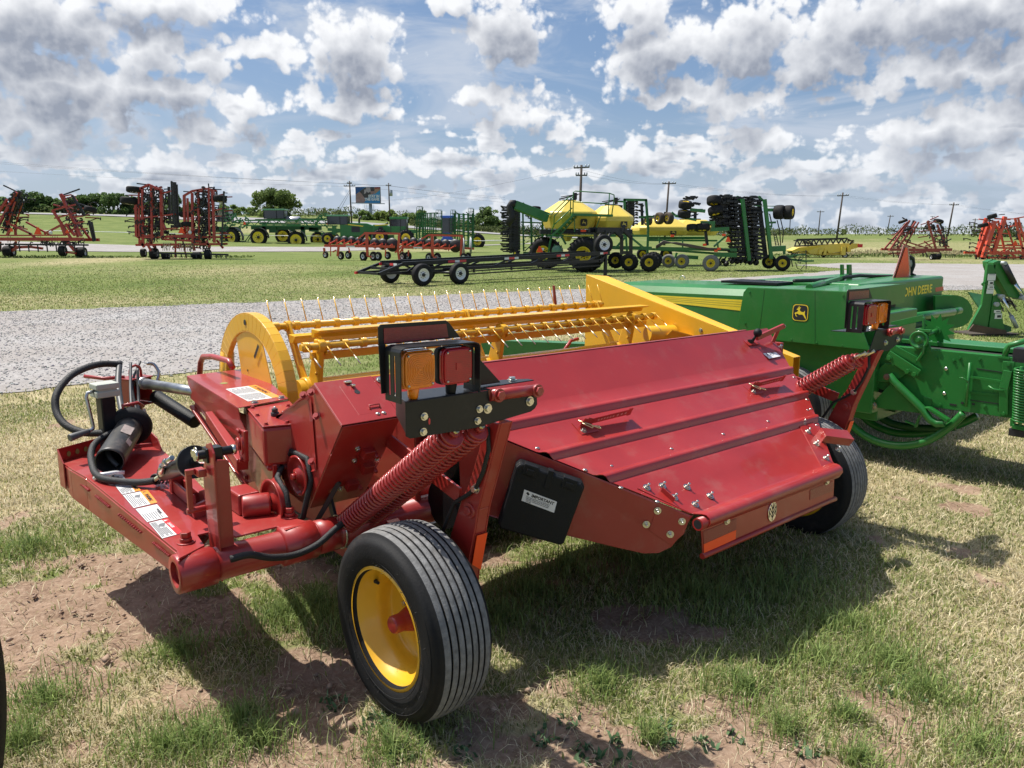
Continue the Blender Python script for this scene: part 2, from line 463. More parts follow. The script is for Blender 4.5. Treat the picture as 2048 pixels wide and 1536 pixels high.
def dirt_mask(x, y):
    n = fbm(x, y, 1.7, 4, 3); n2 = fbm(x, y, 6.0, 3, 9)
    m = np.full_like(x, -1.0)
    for p, a, b in DIRTW:
        r = np.sqrt(((x - p.x) / a) ** 2 + ((y - p.y) / b) ** 2)
        m = np.maximum(m, 1.06 - r * .88)
    far = np.clip((np.hypot(x, y) - 6) / 6, 0, 1)
    m = np.maximum(m, -.25 - .6 * far)
    return sstep(m + (n - .5) * 2.0 + (n2 - .5) * 1.5, .12, .62)


def straw_mask(x, y):
    """dry mown grass: mostly to the right of and beyond the red mower"""
    n = fbm(x, y, .55, 4, 21)
    side = sstep(x - .25 * y, .3, 2.2) * .85
    strip = np.exp(-((y - (8.6 + .55 * x)) / 2.2) ** 2) * .35 * (x < 3)
    return np.clip(.46 + side * .42 + strip + (n - .5) * 1.4, 0, 1)


def axis_steps(lo, hi, flo, fhi, fine, grow):
    out = list(np.arange(flo, fhi + fine / 2, fine)); st = fine; p = out[-1]
    while p < hi: st *= grow; p += st; out.append(p)
    st = fine; p = out[0]; pre = []
    while p > lo: st *= grow; p -= st; pre.append(p)
    return np.array(pre[::-1] + out)


def grid_mesh(name, xs, ys, zf):
    X, Y = np.meshgrid(xs, ys); Z = zf(X, Y)
    nx, ny = len(xs), len(ys)
    me = bpy.data.meshes.new(name)
    co = np.stack([X, Y, Z], -1).reshape(-1, 3).astype(np.float32)
    i = np.arange(nx * ny).reshape(ny, nx)
    q = np.stack([i[:-1, :-1], i[:-1, 1:], i[1:, 1:], i[1:, :-1]], -1).reshape(-1, 4).astype(np.int32)
    me.vertices.add(len(co)); me.vertices.foreach_set('co', co.ravel())
    me.loops.add(q.size); me.loops.foreach_set('vertex_index', q.ravel())
    me.polygons.add(len(q)); me.polygons.foreach_set('loop_start', np.arange(0, q.size, 4, dtype=np.int32))
    me.polygons.foreach_set('use_smooth', np.ones(len(q), bool))
    me.update(); me.validate()
    return me, X.ravel(), Y.ravel()


def ground_z(X, Y):
    d = dirt_mask(X, Y); near = 1 - sstep(np.hypot(X, Y), 5.0, 7.6)
    z = terrain(X, Y)
    z = z + near * ((fbm(X, Y, .9, 3, 41) - .5) * .05)
    clod = np.abs(fbm(X, Y, 9.0, 4, 55) - .5) * 2
    return z + near * d * (clod * .045 - .018) + near * (1 - d) * (fbm(X, Y, 14, 3, 61) - .5) * .02


def build_ground():
    xs = axis_steps(-3500, 3500, -4.2, 5.2, .045, 1.07); ys = axis_steps(-40, 4500, .9, 7.4, .045, 1.06)
    me, X, Y = grid_mesh('ground', xs, ys, ground_z)
    o = bpy.data.objects.new('ground', me); COL.objects.link(o); tag(o, kind='structure')
    a = me.attributes.new('dirt', 'FLOAT', 'POINT'); a.data.foreach_set('value', dirt_mask(X, Y).astype(np.float32))
    st = straw_mask(X, Y)
    d = np.hypot(X, Y); q = X / np.maximum(Y, 1)
    far = sstep(d, 9, 18)
    band = np.clip(.20 + (fbm(X, Y, .07, 4, 77) - .5) * 1.3, 0, 1)
    brown = sstep(q, .22, .36) * sstep(d, 58, 75) * (1 - sstep(d, 130, 170)) * .5
    st = st * (1 - far) + np.clip(np.maximum(band, brown), 0, 1) * far
    a = me.attributes.new('straw', 'FLOAT', 'POINT'); a.data.foreach_set('value', st.astype(np.float32))
    m = bpy.data.materials.new('ground'); m.use_nodes = True
    N = Nodes(m.node_tree); b = m.node_tree.nodes['Principled BSDF']
    g = N.new('ShaderNodeNewGeometry'); P = g.outputs['Position']
    ad = N.new('ShaderNodeAttribute', attribute_name='dirt'); as_ = N.new('ShaderNodeAttribute', attribute_name='straw')
    n1 = N.noise(P, 3.0, 8, .68); n2 = N.noise(P, .35, 5, .6); n3 = N.noise(P, 38, 5, .7)
    soil = N.mix(N.step(n1, .3, .7), (.185, .118, .078), (.34, .235, .165))
    soil = N.mix(N.step(n3, .40, .75), soil, (.40, .29, .21))
    grass = N.mix(N.step(n2, .3, .72), (.125, .170, .040), (.215, .245, .075))
    grass = N.mix(N.step(n3, .35, .75), N.mix(.5, grass, (.07, .10, .03)), grass)
    straw = N.mix(N.step(n1, .3, .7), (.27, .22, .115), (.48, .41, .25))
    sw = N.m('ADD', as_.outputs['Fac'], N.m('MULTIPLY_ADD', n1, .9, -.45), clamp=True)
    c = N.mix(N.step(sw, .25, .85), grass, straw)
    dw = N.m('ADD', ad.outputs['Fac'], N.m('MULTIPLY_ADD', n3, .6, -.3), clamp=True)
    c = N.mix(N.step(dw, .3, .7), c, soil)
    N.put(b.inputs['Base Color'], c); b.inputs['Roughness'].default_value = .95; b.inputs['Specular IOR Level'].default_value = .15
    bp = N.new('ShaderNodeBump'); bp.inputs['Strength'].default_value = .7; bp.inputs['Distance'].default_value = .03
    N.put(bp.inputs['Height'], N.m('ADD', N.noise(P, 22, 8, .7), N.m('MULTIPLY', N.noise(P, 3, 4, .6), .8))); N.put(b.inputs['Normal'], bp.outputs[0])
    me.materials.append(m)


build_ground()


# ------------------------------------------------------------------ gravel lanes and the highway
def gravel_material():
    m = bpy.data.materials.new('gravel'); m.use_nodes = True
    N = Nodes(m.node_tree); b = m.node_tree.nodes['Principled BSDF']
    g = N.new('ShaderNodeNewGeometry'); P = g.outputs['Position']
    v = N.new('ShaderNodeTexVoronoi'); N.put(v.inputs['Vector'], P); v.inputs['Scale'].default_value = 26
    v2 = N.new('ShaderNodeTexVoronoi'); N.put(v2.inputs['Vector'], P); v2.inputs['Scale'].default_value = 11
    br = N.m('MULTIPLY_ADD', N.noise(P, .5, 5, .6), .5, .0)
    sp = N.new('ShaderNodeSeparateColor'); N.put(sp.inputs[0], v.outputs['Color'])
    c = N.mix(sp.outputs[0], (.27, .258, .25), (.41, .395, .385))
    c = N.mix(N.step(br, .18, .36), N.mix(.5, c, (.24, .205, .18)), c)
    N.put(b.inputs['Base Color'], c); b.inputs['Roughness'].default_value = .9; b.inputs['Specular IOR Level'].default_value = .25
    bp = N.new('ShaderNodeBump'); bp.inputs['Strength'].default_value = .35; bp.inputs['Distance'].default_value = .03
    N.put(bp.inputs['Height'], N.m('ADD', v.outputs[0], v2.outputs[0])); N.put(b.inputs['Normal'], bp.outputs[0])
    return m


GRAVEL = gravel_material()
rng = np.random.default_rng(5)


def rough_line(pts, step, amp, seed):
    """resample a polyline on the ground and give it an uneven edge"""
    out = []; r = random.Random(seed)
    for a, b in zip(pts[:-1], pts[1:]):
        n = max(1, int((b - a).length / step))
        for i in range(n): out.append(a.lerp(b, i / n) + Vector((r.uniform(-amp, amp), r.uniform(-amp, amp), 0)))
    return out + [pts[-1]]


LANE_NEAR = [(-700, 860), (-300, 815), (0, 789), (150, 771), (400, 742), (700, 706), (1000, 668), (1300, 632), (1600, 602), (1900, 581), (2048, 577), (2700, 566)]
LANE_FAR = [(2700, 527), (2048, 529), (1850, 527), (1700, 526), (1590, 530), (1705, 539), (1600, 548), (1450, 557), (1330, 567), (1150, 579), (900, 590), (600, 602), (300, 613), (0, 624), (-300, 634), (-700, 650)]
near = [gnd(*p) for p in LANE_NEAR]; farl = [gnd(*p) for p in LANE_FAR]
poly = rough_line(near, .25, .09, 1) + rough_line(farl, .4, .22, 2)
mb = MB(); mb.add([(p.x, p.y, .009) for p in poly], [tuple(range(len(poly)))])
tag(mb.build('gravel_road', GRAVEL), kind='structure')
strip = rough_line([gnd(-600, 505), gnd(0, 504), gnd(300, 504.5), gnd(640, 503.5), gnd(900, 497), gnd(1100, 492)], 1.2, .12, 3)
strip2 = rough_line([gnd(1100, 488.5), gnd(900, 492), gnd(640, 498), gnd(300, 498.5), gnd(0, 498), gnd(-600, 499)], 1.2, .12, 4)
mb = MB(); P_ = [(p.x, p.y, float(terrain(np.array([p.x]), np.array([p.y]))[0]) + .04) for p in strip + strip2]
mb.add(P_, [tuple(range(len(P_)))])
tag(mb.build('gravel_lane', GRAVEL), kind='structure')
ASPH = material('highway_concrete', (.27, .262, .265), .9, var=.1, vscale=.3)
mb = MB(); vs = []; xs = np.linspace(-260, 14, 50)
for x in xs:
    for y in (157., 166.):
        yy = y + .0006 * (x + 60) ** 2 * .3
        vs.append((x, yy, float(terrain(np.array([x]), np.array([yy]))[0]) + .12))
mb.add(vs, [(2 * i, 2 * i + 2, 2 * i + 3, 2 * i + 1) for i in range(len(xs) - 1)])
tag(mb.build('highway', ASPH), kind='structure')


# loose stones lying on the lane
def stones(name, n, box, mat, size, zb, keep=None):
    p = np.stack([rng.uniform(box[0], box[1], n), rng.uniform(box[2], box[3], n)], -1)
    if keep is not None: p = p[keep(p[:, 0], p[:, 1])]
    n = len(p)
    base = np.array([(1, 0, 0), (-1, 0, 0), (0, 1, 0), (0, -1, 0), (0, 0, 1), (0, 0, -1)], float)
    fc = np.array([(0, 2, 4), (2, 1, 4), (1, 3, 4), (3, 0, 4), (2, 0, 5), (1, 2, 5), (3, 1, 5), (0, 3, 5)])
    sc = rng.uniform(.5, 1.6, (n, 6, 1)) * size * rng.lognormal(0, .35, (n, 1, 1))
    a = rng.uniform(0, 6.28, n); ca, sa = np.cos(a), np.sin(a)
    v = base[None] * sc * np.array([1, 1, .7])
    v = np.stack([v[..., 0] * ca[:, None] - v[..., 1] * sa[:, None], v[..., 0] * sa[:, None] + v[..., 1] * ca[:, None], v[..., 2]], -1)
    v[..., 0] += p[:, None, 0]; v[..., 1] += p[:, None, 1]; v[..., 2] += zb
    f = (fc[None] + np.arange(n)[:, None, None] * 6).reshape(-1, 3)
    shade = rng.uniform(.24, .46, n)[:, None] * np.array([1.0, .97, .94]) * rng.uniform(.93, 1.05, (n, 3))
    return tri_mesh(name, v.reshape(-1, 3), f, mat, np.repeat(shade, 6, 0))


def tri_mesh(name, v, f, mat, col=None, smooth=False):
    me = bpy.data.meshes.new(name); v = np.asarray(v, np.float32); f = np.asarray(f, np.int32)
    k = f.shape[1]
    me.vertices.add(len(v)); me.vertices.foreach_set('co', v.ravel())
    me.loops.add(f.size); me.loops.foreach_set('vertex_index', f.ravel())
    me.polygons.add(len(f)); me.polygons.foreach_set('loop_start', np.arange(0, f.size, k, dtype=np.int32))
    if smooth: me.polygons.foreach_set('use_smooth', np.ones(len(f), bool))
    if col is not None:
        a = me.attributes.new('col', 'FLOAT_COLOR', 'POINT')
        a.data.foreach_set('color', np.concatenate([col, np.ones((len(col), 1))], 1).astype(np.float32).ravel())
    me.update(); me.materials.append(mat)
    o = bpy.data.objects.new(name, me); COL.objects.link(o)
    return o


def attr_material(name, rough=.8, trans=0.0, spec=.2):
    m = bpy.data.materials.new(name); m.use_nodes = True
    nt = m.node_tree; N = Nodes(nt); b = nt.nodes['Principled BSDF']
    a = N.new('ShaderNodeAttribute', attribute_name='col')
    N.put(b.inputs['Base Color'], a.outputs['Color']); b.inputs['Roughness'].default_value = rough; b.inputs['Specular IOR Level'].default_value = spec
    if trans:
        t = N.new('ShaderNodeBsdfTranslucent'); N.put(t.inputs[0], a.outputs['Color'])
        mx = N.new('ShaderNodeMixShader'); mx.inputs[0].default_value = trans
        nt.links.new(b.outputs[0], mx.inputs[1]); nt.links.new(t.outputs[0], mx.inputs[2])
        nt.links.new(mx.outputs[0], nt.nodes['Material Output'].inputs[0])
    return m


STONE = attr_material('gravel_stone', .9); BLADE = attr_material('grass_blade', .6, .3, .3); LEAF = attr_material('leaf', .6, .5, .2)


def inside_poly(poly):
    P2 = np.array([(p.x, p.y) for p in poly])
    def f(x, y):
        c = np.zeros(len(x), bool); j = len(P2) - 1
        for i in range(len(P2)):
            xi, yi = P2[i]; xj, yj = P2[j]
            hit = ((yi > y) != (yj > y)) & (x < (xj - xi) * (y - yi) / (yj - yi + 1e-12) + xi)
            c ^= hit; j = i
        return c
    return f


in_lane = inside_poly(near + farl)
def lane_fringe(x, y):
    j = lambda: rng.normal(0, .22, len(x))
    return in_lane(x + j(), y + j()) & ~in_lane(x, y)


tag(stones('gravel_fringe', 60000, (-9, 14, 7.0, 24), STONE, .012, .006, lane_fringe), kind='stuff')
tag(stones('loose_gravel', 110000, (-15, 16, 7.5, 27), STONE, .011, .012, in_lane), kind='stuff')

# ================================================================== the red mower-conditioner
# local axes: x across the machine (away, to the far wheel), y forward (to the hitch), z up
mower = empty('mower_conditioner', (-.384, 2.66, 0), 0, 'red mower conditioner with yellow tine reel and yellow wheel rim, standing on the patchy grass', 'mower')
mower.rotation_euler = (0, .010, R(40.6))
MW = Matrix.Translation((-.384, 2.66, 0)) @ Matrix.Rotation(R(40.6), 4, 'Z') @ Matrix.Rotation(.010, 4, 'Y')


def circ(c, r, n, a, b, t0=0.0, t1=2 * math.pi):
    """points of an arc in the plane of the unit vectors a, b"""
    c, a, b = V3(c), V3(a), V3(b)
    return [c + a * (r * math.cos(t0 + (t1 - t0) * i / (n - 1))) + b * (r * math.sin(t0 + (t1 - t0) * i / (n - 1))) for i in range(n)]


def implement_wheel(parent, c, axis, Rt, W, rr, rim_mat, hub_mat, ribs=7, name='wheel', dish=-1, groove=.014):
    """ribbed tyre on a dished rim; axis points inward (away from the open, dished side)"""
    d = Vector(axis).normalized(); c = V3(c)
    w = empty(name, (0, 0, 0)); w.parent = parent
    h = W / 2; prof = [(rr - .012, -h * .80), (rr + .004, -h * .92), (rr + .02, -h * .98), (rr + .32 * (Rt - rr), -h * 1.03), (rr + .62 * (Rt - rr), -h * 1.02), (rr + .80 * (Rt - rr), -h * .97), (Rt - .030, -h * .90), (Rt - .014, -h * .835)]
    tw = h * .80; n = ribs; step = 2 * tw / n
    cr = lambda t: Rt - .010 * (abs(t) / tw) ** 2.2
    g2 = min(.0048, step * .13)
    ed = [-tw + i * step for i in range(n + 1)]
    m = MB(); m.use(RUB)
    m.lathe(prof + [(cr(-tw), -tw)], c, d, 72)
    for i in range(n):
        a, b = ed[i] + (g2 if i else 0), ed[i + 1] - (g2 if i < n - 1 else 0)
        m.use(TREAD); m.lathe([(cr(a) - .003 * (i > 0), a), (cr(a), a + .0025), (cr((a + b) / 2), (a + b) / 2), (cr(b), b - .0025), (cr(b) - .003 * (i < n - 1), b)], c, d, 72)
        if i < n - 1: m.use(RUB); m.lathe([(cr(b) - .003, b), (cr(b) - groove, b + .0012), (cr(b) - groove, b + 2 * g2 - .0012), (cr(b) - .003, b + 2 * g2)], c, d, 72)
    m.use(RUB); m.lathe([(cr(tw), tw)] + [(r, -t) for r, t in reversed(prof)], c, d, 72)
    m.build('tyre', RUB, w)
    m = MB()
    e = -h * .86
    m.lathe([(rr - .004, e - .012), (rr + .008, e - .010), (rr + .008, e), (rr - .014, e + .006), (rr - .018, e + .036), (rr - .046, e + .056), (rr - .052, e + .10), (rr - .055, h * .16), (rr - .062, h * .22), (.075, h * .30), (.06, h * .30), (.0, h * .30)], c, d, 64)
    m.lathe([(rr - .055, h * .16), (rr - .02, h * .5), (rr + .004, h * .80)], c, d, 48)
    m.build('rim', rim_mat, w)
    m = MB(); m.lathe([(.062, h * .30 - .002), (.058, h * .22), (.036, -.035), (.034, -.04), (.034, -.075), (.028, -.083), (0, -.083)], c, d, 24); m.build('hub', hub_mat, w, .002)
    x, y, _ = frame_of(d)
    for i in range(6):
        a = i * math.pi / 3 + .3; p = c + (x * math.cos(a) + y * math.sin(a)) * .082 + d * (h * .30 - .002)
        MB().hexbolt(p, -d, .010, .012).build('wheel_nut', ZINC, w)
    return w


nw = implement_wheel(mower, (0, 0, .357), (math.cos(R(.9)), math.sin(R(.9)), .012), .362, .245, .224, YEL, RED)
M28 = Matrix.Translation((2.84, 0, 0))
fw = empty('wheel', (0, 0, 0)); fw.parent = mower; fw.matrix_basis = M28
for ch in nw.children: copy_one(ch, fw)
m = MB(); rr_ = random.Random(2)
for i in range(46):
    a = i * 2 * math.pi / 46 + rr_.uniform(-.05, .05); rad = rr_.choice((.262, .285, .300, .246)); c_ = Vector((-.1225 + (rad - .27) * .12, rad * math.cos(a), .357 + rad * math.sin(a)))
    m.tube(c_, c_ + Vector((-.010, rr_.uniform(-.006, .006), rr_.uniform(-.006, .006))), .0009, n=4)
m.build('moulding_hairs', HOSE, nw)
m = MB()
for rad in (.252, .312): m.path(circ((-.1215 - .004 * (rad < .3), 0, .357), rad, 60, (0, 1, 0), (0, 0, 1)), .0016, 4, closed=True)
for a0, body in ((2.02, '9.5L-15 IMP'), (.9, '8 PLY RATING')):
    for i, ch_ in enumerate(body):
        if ch_ == ' ': continue
        a = a0 - i * .058; c_ = Vector((-.1242, .278 * math.cos(a), .357 + .278 * math.sin(a))); up_ = Vector((0, math.cos(a), math.sin(a))); dr_ = Vector((0, math.sin(a), -math.cos(a)))
        for k in range(2 if ch_ in '1IL-' else 3): m.bar(c_ + dr_ * (.005 * k) - up_ * .009, c_ + dr_ * (.005 * k) + up_ * (.009 if (k + i) % 3 else .001), .002, .0026)
m.build('raised_sidewall_marks', RUB, nw)
m = MB(); m.tube((-.074, .10, .36 + .125), (-.066, .128, .36 + .118), .006); m.tube((-.066, .128, .478), (-.062, .140, .474), .008); m.build('valve_stem', HOSE, nw)
m = MB(); m.quad((-.070, .045, .357 + .186), (-.070, .085, .357 + .170), (-.045, .083, .357 + .166), (-.045, .043, .357 + .181), .001); m.build('sticker', PAPER, nw)


# ---- one wheel arm with its springs and light bracket; the other one is its copy
def wheel_arm_parts():
    out = []
    def part(mb, name, mat, bevel=.003, par=None):
        o = mb.build(name, mat, par or mower, bevel)
        if par is None: out.append(o)
        return o
    arm_pts = [(-.25, 1.14), (-.145, .884), (-.100, .815), (-.030, .655), (.055, .44), (.05, .30), (-.05, .27), (-.105, .36), (-.144, .603), (-.171, .697), (-.194, .80), (-.315, 1.14)]
    m = MB(); m.prism([(.168, v, w) for v, w in arm_pts], (.008, 0, 0)); m.prism([(.222, v, w) for v, w in arm_pts], (.008, 0, 0))
    rear = [(-.315, 1.14), (-.194, .80), (-.171, .697), (-.144, .603), (-.105, .36)]
    for (v0, w0), (v1, w1) in zip(rear[:-1], rear[1:]):
        m.prism([(.1762, v0, w0), (.2218, v0, w0), (.2218, v1, w1), (.1762, v1, w1)], (0, .008, .002))
    arm = part(m, 'wheel_arm', RED)
    m = MB(); m.tube((.160, -.150, .785), (.232, -.150, .785), .030, n=20); m.tube((.152, -.150, .785), (.160, -.150, .785), .018, n=6); m.build('pivot_pin', RED, arm, .002)
    MB().hexbolt((.168, -.188, .878), (-1, 0, 0), .013, .014).build('bolt', ZINC, arm)
    m = MB(); m.quad((.178, -.180, .694), (.226, -.180, .694), (.226, -.141, .535), (.178, -.150, .572), .002); m.build('orange_marker', FLUO, arm)
    m = MB(); m.tube((-.02, 0, .357), (.235, 0, .357), .032, n=18); m.box((.19, .0, .357), (.05, .12, .13)); part(m, 'spindle', RED)
    m = MB(); m.bar((.20, .02, .36), (.20, .52, .55), .06, .10); part(m, 'trailing_beam', RED)
    m = MB(); m.bar((.16, -.10, .83), (.16, .62, .99), .012, .062); part(m, 'link_bar', RED)
    m = MB(); m.path([(.160, -.262, 1.12), (.158, -.27, 1.04), (.160, -.235, .95), (.160, -.20, .89), (.158, -.155, .85), (.150, -.08, .80), (.150, -.04, .73), (.152, .0, .66), (.16, .04, .58)], .0085, 8); part(m, 'light_cable', HOSE)
    return out


def springs(far=False):
    """a pair of coil springs that carry the header"""
    end = (-.225, 1.085) if far else (-.262, 1.116)
    for u, r in ((.005, .043), (.112, .041)):
        a, b = Vector((u, .50, .575)), Vector((u,) + end); d = (b - a); x, y, dn = frame_of(d)
        turns = 36; n = turns * 12; pts = []
        for i in range(n + 1):
            t = i / n; th = 2 * math.pi * turns * t
            pts.append(a + d * t + (x * math.cos(th) + y * math.sin(th)) * r)
        sp = MB().path(pts, .0066, 6).build('coil_spring', RED, mower)
        if far: sp.matrix_basis = M28
        m = MB(); m.tube(a, b, .027, n=14); m.build('inner_tube', REDD, sp)
        m = MB(); m.tube(a - dn * .02, a + dn * .02, r * .95, n=20); m.build('end_plug', RED, sp)
        m = MB(); m.tube(b - dn * .012, b + dn * .010, r * .92, n=20); m.tube(b + dn * .010, b + dn * .03, .018, n=6); m.build('end_plug', RED, sp)
        m = MB(); m.tube(b, b + dn * (.105 if far else .04), .0095, n=10); m.build('tension_rod', ROD, sp)


def light_bracket(far=False):
    D = .118 if far else 0.0
    br = MB()
    if far:
        br.prism([(u, -.300, w) for u, w in ((.075, 1.143), (.138, 1.257), (.275, 1.257), (.280, 1.226), (.500, 1.221), (.508, 1.19), (.463, 1.160), (.33, 1.126), (.12, 1.126))], (0, .004, 0))
        br.prism([(u, v, 1.257) for u, v in ((.138, -.2959), (-.05, -.2959), (-.10, -.150), (.40, -.190), (.505, -.232), (.508, -.262), (.28, -.262), (.28, -.2959))], (0, 0, .004))
    else:
        br.prism([(u, -.300, w) for u, w in ((-.194, 1.260), (.132, 1.257), (.137, 1.226), (.352, 1.221), (.356, 1.180), (.345, 1.166), (.325, 1.157), (.079, 1.136), (-.180, 1.142), (-.196, 1.152))], (0, .004, 0))
        br.prism([(u, v, 1.257) for u, v in ((-.194, -.2959), (-.143, -.150), (.184, -.190), (.285, -.190), (.370, -.232), (.372, -.262), (.142, -.262), (.142, -.2959))], (0, 0, .004))
        br.prism([(-.194, -.2959, 1.256), (-.150, -.17, 1.256), (-.150, -.17, 1.190), (-.194, -.2959, 1.158)], (.003, -.001, 0))
    brk = br.build('light_bracket', BLK, mower, .0015)
    if far:
        m = MB(); m.tube((.280, -.296, 1.238), (.455, -.296, 1.236), .020, n=18); pin = m.build('hinge_pin', RED, brk)
        for u in (.300, .440): m = MB(); m.tube((u, -.318, 1.237), (u, -.306, 1.237), .024, n=18); m.tube((u, -.330, 1.237), (u, -.318, 1.237), .017, n=6); m.build('pin_bolt', RED, pin, .0015)
        for u, w in ((.27, 1.178), (.43, 1.185)): MB().hexbolt((u, -.300, w), (0, -1, 0), .012, .009).build('bolt', ZINC, brk)
        MB().hexbolt((.20, -.24, 1.261), (0, 0, 1), .012, .009).build('bolt', ZINC, brk)
    else:
        m = MB(); m.tube((.137, -.296, 1.238), (.362, -.296, 1.232), .020, n=18); pin = m.build('hinge_pin', RED, brk)
        m = MB(); m.tube((.168, -.318, 1.238), (.168, -.306, 1.238), .024, n=18); m.tube((.168, -.330, 1.238), (.168, -.318, 1.238), .017, n=6); m.build('pin_bolt', RED, pin, .0015); m = MB()
        m.tube((.344, -.318, 1.232), (.344, -.306, 1.232), .024, n=18); m.tube((.344, -.330, 1.232), (.344, -.318, 1.232), .017, n=6); m.build('pin_bolt', RED, pin, .0015)
        for u, w, r in ((-.128, 1.206, .009), (-.132, 1.157, .009), (.093, 1.199, .009), (.128, 1.196, .012), (.318, 1.196, .012), (.085, 1.160, .009)):
            MB().hexbolt((u, -.300, w), (0, -1, 0), r, .008).build('bolt', ZINC, brk)
        MB().hexbolt((.305, -.22, 1.261), (0, 0, 1), .012, .009).build('bolt', ZINC, brk)
        m = MB(); m.prism([(-.108 + .004 * math.cos(a), -.3008, 1.187 + .011 * math.sin(a)) for a in np.linspace(0, 6.2, 10)], (0, .0006, 0)); m.build('slot', REDC, brk)
    y0 = -.245
    bp = MB()
    top = [(-.252, 1.490), (-.244, 1.498), (.000, 1.496), (.012, 1.488), (.058, 1.436), (-.252, 1.436)]
    bp.prism([(u + D, y0, w) for u, w in top], (0, .004, 0))
    bp.prism([(u + D, y0, w) for u, w in ((-.252, 1.4358), (-.228, 1.4358), (-.222, 1.284), (-.246, 1.284))], (0, .004, 0))
    if not far: bp.prism([(u + D, y0, w) for u, w in ((.058, 1.4358), (.082, 1.412), (.232, 1.265), (.080, 1.265), (.076, 1.4))], (0, .004, 0))
    bpo = bp.build('back_plate', BLK, brk, .001)
    m = MB(); m.quad((-.234 + D, y0 - .001, 1.486), (-.234 + D, y0 - .001, 1.440), (.007 + D, y0 - .001, 1.441), (-.001 + D, y0 - .001, 1.485), .0015); m.build('red_reflector', REDD, bpo)
    g = MB()                                                     # guard round the lamps, slotted at both sides
    y1 = -.335
    for u in (-.232 + D, .070 + D * 1.25):
        for ya, yb in ((y0 - .002, y0 - .022), (y0 - .031, y0 - .052), (y0 - .061, y1)):
            g.box((u, (ya + yb) / 2, 1.346), (.004, abs(yb - ya), .125))
        g.box((u, (y0 + y1) / 2, 1.414), (.004, abs(y1 - y0) - .002, .012)); g.box((u, (y0 + y1) / 2, 1.274), (.004, abs(y1 - y0) - .002, .0195))
    tp = [(-.234, 1.420), (-.228, 1.430), (-.212, 1.435), (.050, 1.431), (.066, 1.425), (.072, 1.414)]
    tp = [(u + D * (1.25 if u > 0 else 1), w) for u, w in tp]
    for (ua, wa), (ub, wb) in zip(tp[:-1], tp[1:]): g.quad((ua, y0 - .002, wa), (ub, y0 - .002, wb), (ub, y1, wb), (ua, y1, wa), .004)
    g.build('lamp_guard', BLK, bpo, .001)
    for nm, u, w, mat in (('amber_lamp', .175 if far else -.150, 1.358, AMBER), ('red_lamp', .030 if far else -.004, 1.356, RLENS)):
        hs = .0615
        sq = [(u + hs * (abs(math.cos(a)) ** .32) * (1 if math.cos(a) > 0 else -1), w + hs * (abs(math.sin(a)) ** .32) * (1 if math.sin(a) > 0 else -1)) for a in np.linspace(0, 2 * math.pi, 28, endpoint=False)]
        m = MB(); m.prism([(a, -.292, b) for a, b in sq], (0, .030, 0)); m.tube((u, -.276, w - .058), (u, -.272, w - .098), .020, .016, n=14)
        lamp = m.build(nm, mat if nm == 'amber_lamp' else PLAS, brk, .006)
        m = MB(); m.prism([(u + (a - u) * .97, -.292, w + (b - w) * .97) for a, b in sq], (0, -.018, 0)); m.prism([(u + (a - u) * .90, -.310, w + (b - w) * .90) for a, b in sq], (0, -.008, 0)); lens = m.build('lens', mat, lamp, .004)
        m = MB()
        if nm == 'amber_lamp':
            for k in range(1, 9):
                rr = .006 * k; ring = [(u + rr * (abs(math.cos(a)) ** .6) * (1 if math.cos(a) > 0 else -1), -.3185, w + rr * (abs(math.sin(a)) ** .6) * (1 if math.sin(a) > 0 else -1)) for a in np.linspace(0, 2 * math.pi, 32, endpoint=False)]
                m.path(ring, .0018, 5, closed=True)
        else:
            for k in range(-8, 9):
                m.bar((u - .050, -.3185, w + k * .006), (u + .050, -.3185, w + k * .006), .0022, .0022)
            m.box((u, -.320, w), (.022, .003, .022))
        m.build('lens_ridges', mat, lens)
        for a, b in ((-1, -1), (1, -1), (1, 1), (-1, 1)):
            MB().ball((u + a * .044, -.3195, w + b * .046), .0045, 8).build('screw', ZINC, lens)

    return brk


springs()
springs(True)
light_bracket()
light_bracket(True).matrix_basis = M28
ARM = wheel_arm_parts()
for o in ARM:
    c = copy_one(o, mower, M28)
    for ch in o.children:
        d = copy_one(ch, c)
        for g2 in ch.children: 
            e = copy_one(g2, d)
            for g3 in g2.children: copy_one(g3, e)

# ---- the broad rear hood: lapped panels with rolled ridges
def un(v): return max(.19, .674 - 1.135 * v) if v < .26 else max(.19, .379 - .62 * (v - .26))
FARE = [(-.50, 2.28), (-.466, 2.300), (-.163, 2.636), (-.015, 2.793), (.189, 2.935), (.258, 2.990), (.46, 3.085)]
def uf(v): return float(np.interp(v, [a for a, _ in FARE], [b for _, b in FARE]))
HS = .607; HN = Vector((0, -HS, 1)).normalized()
def hood_w(v): return .867 + HS * v if v < .26 else .867 + HS * .26 + .86 * (v - .26)
prof = []
rib = [(0, 0), (.010, .004), (.020, .014), (.028, .018), (.036, .017), (.046, .006), (.058, -.004), (.070, -.001), (.080, 0)]
prof.append((.455, 0)); prof.append((.262, 0)); prof.append((.258, 0))
for v0 in (.200, .022, -.136):
    for s_, hgt in rib: prof.append((v0 - s_ * .855, hgt))
prof += [(-.30, 0), (-.410, 0), (-.428, .006), (-.444, .020), (-.462, .030), (-.482, .026), (-.494, .010), (-.494, -.010), (-.480, -.028), (-.460, -.032), (-.440, -.022), (-.436, -.008)]
m = MB(); vs = []; K = 14
for v, hg in prof:
    w = hood_w(v) if v > -.41 else hood_w(-.41) + (v + .41) * .35
    a, b = un(max(v, -.41)) + (.02 if v < -.42 else 0), uf(max(v, -.47))
    for k in range(K + 1):
        u = a + (b - a) * k / K
        sag = .004 * math.sin(k * 1.7 + v * 9) * (hg == 0)
        p = Vector((u, v, w)) + HN * (hg + sag * .35)
        vs.append(p)
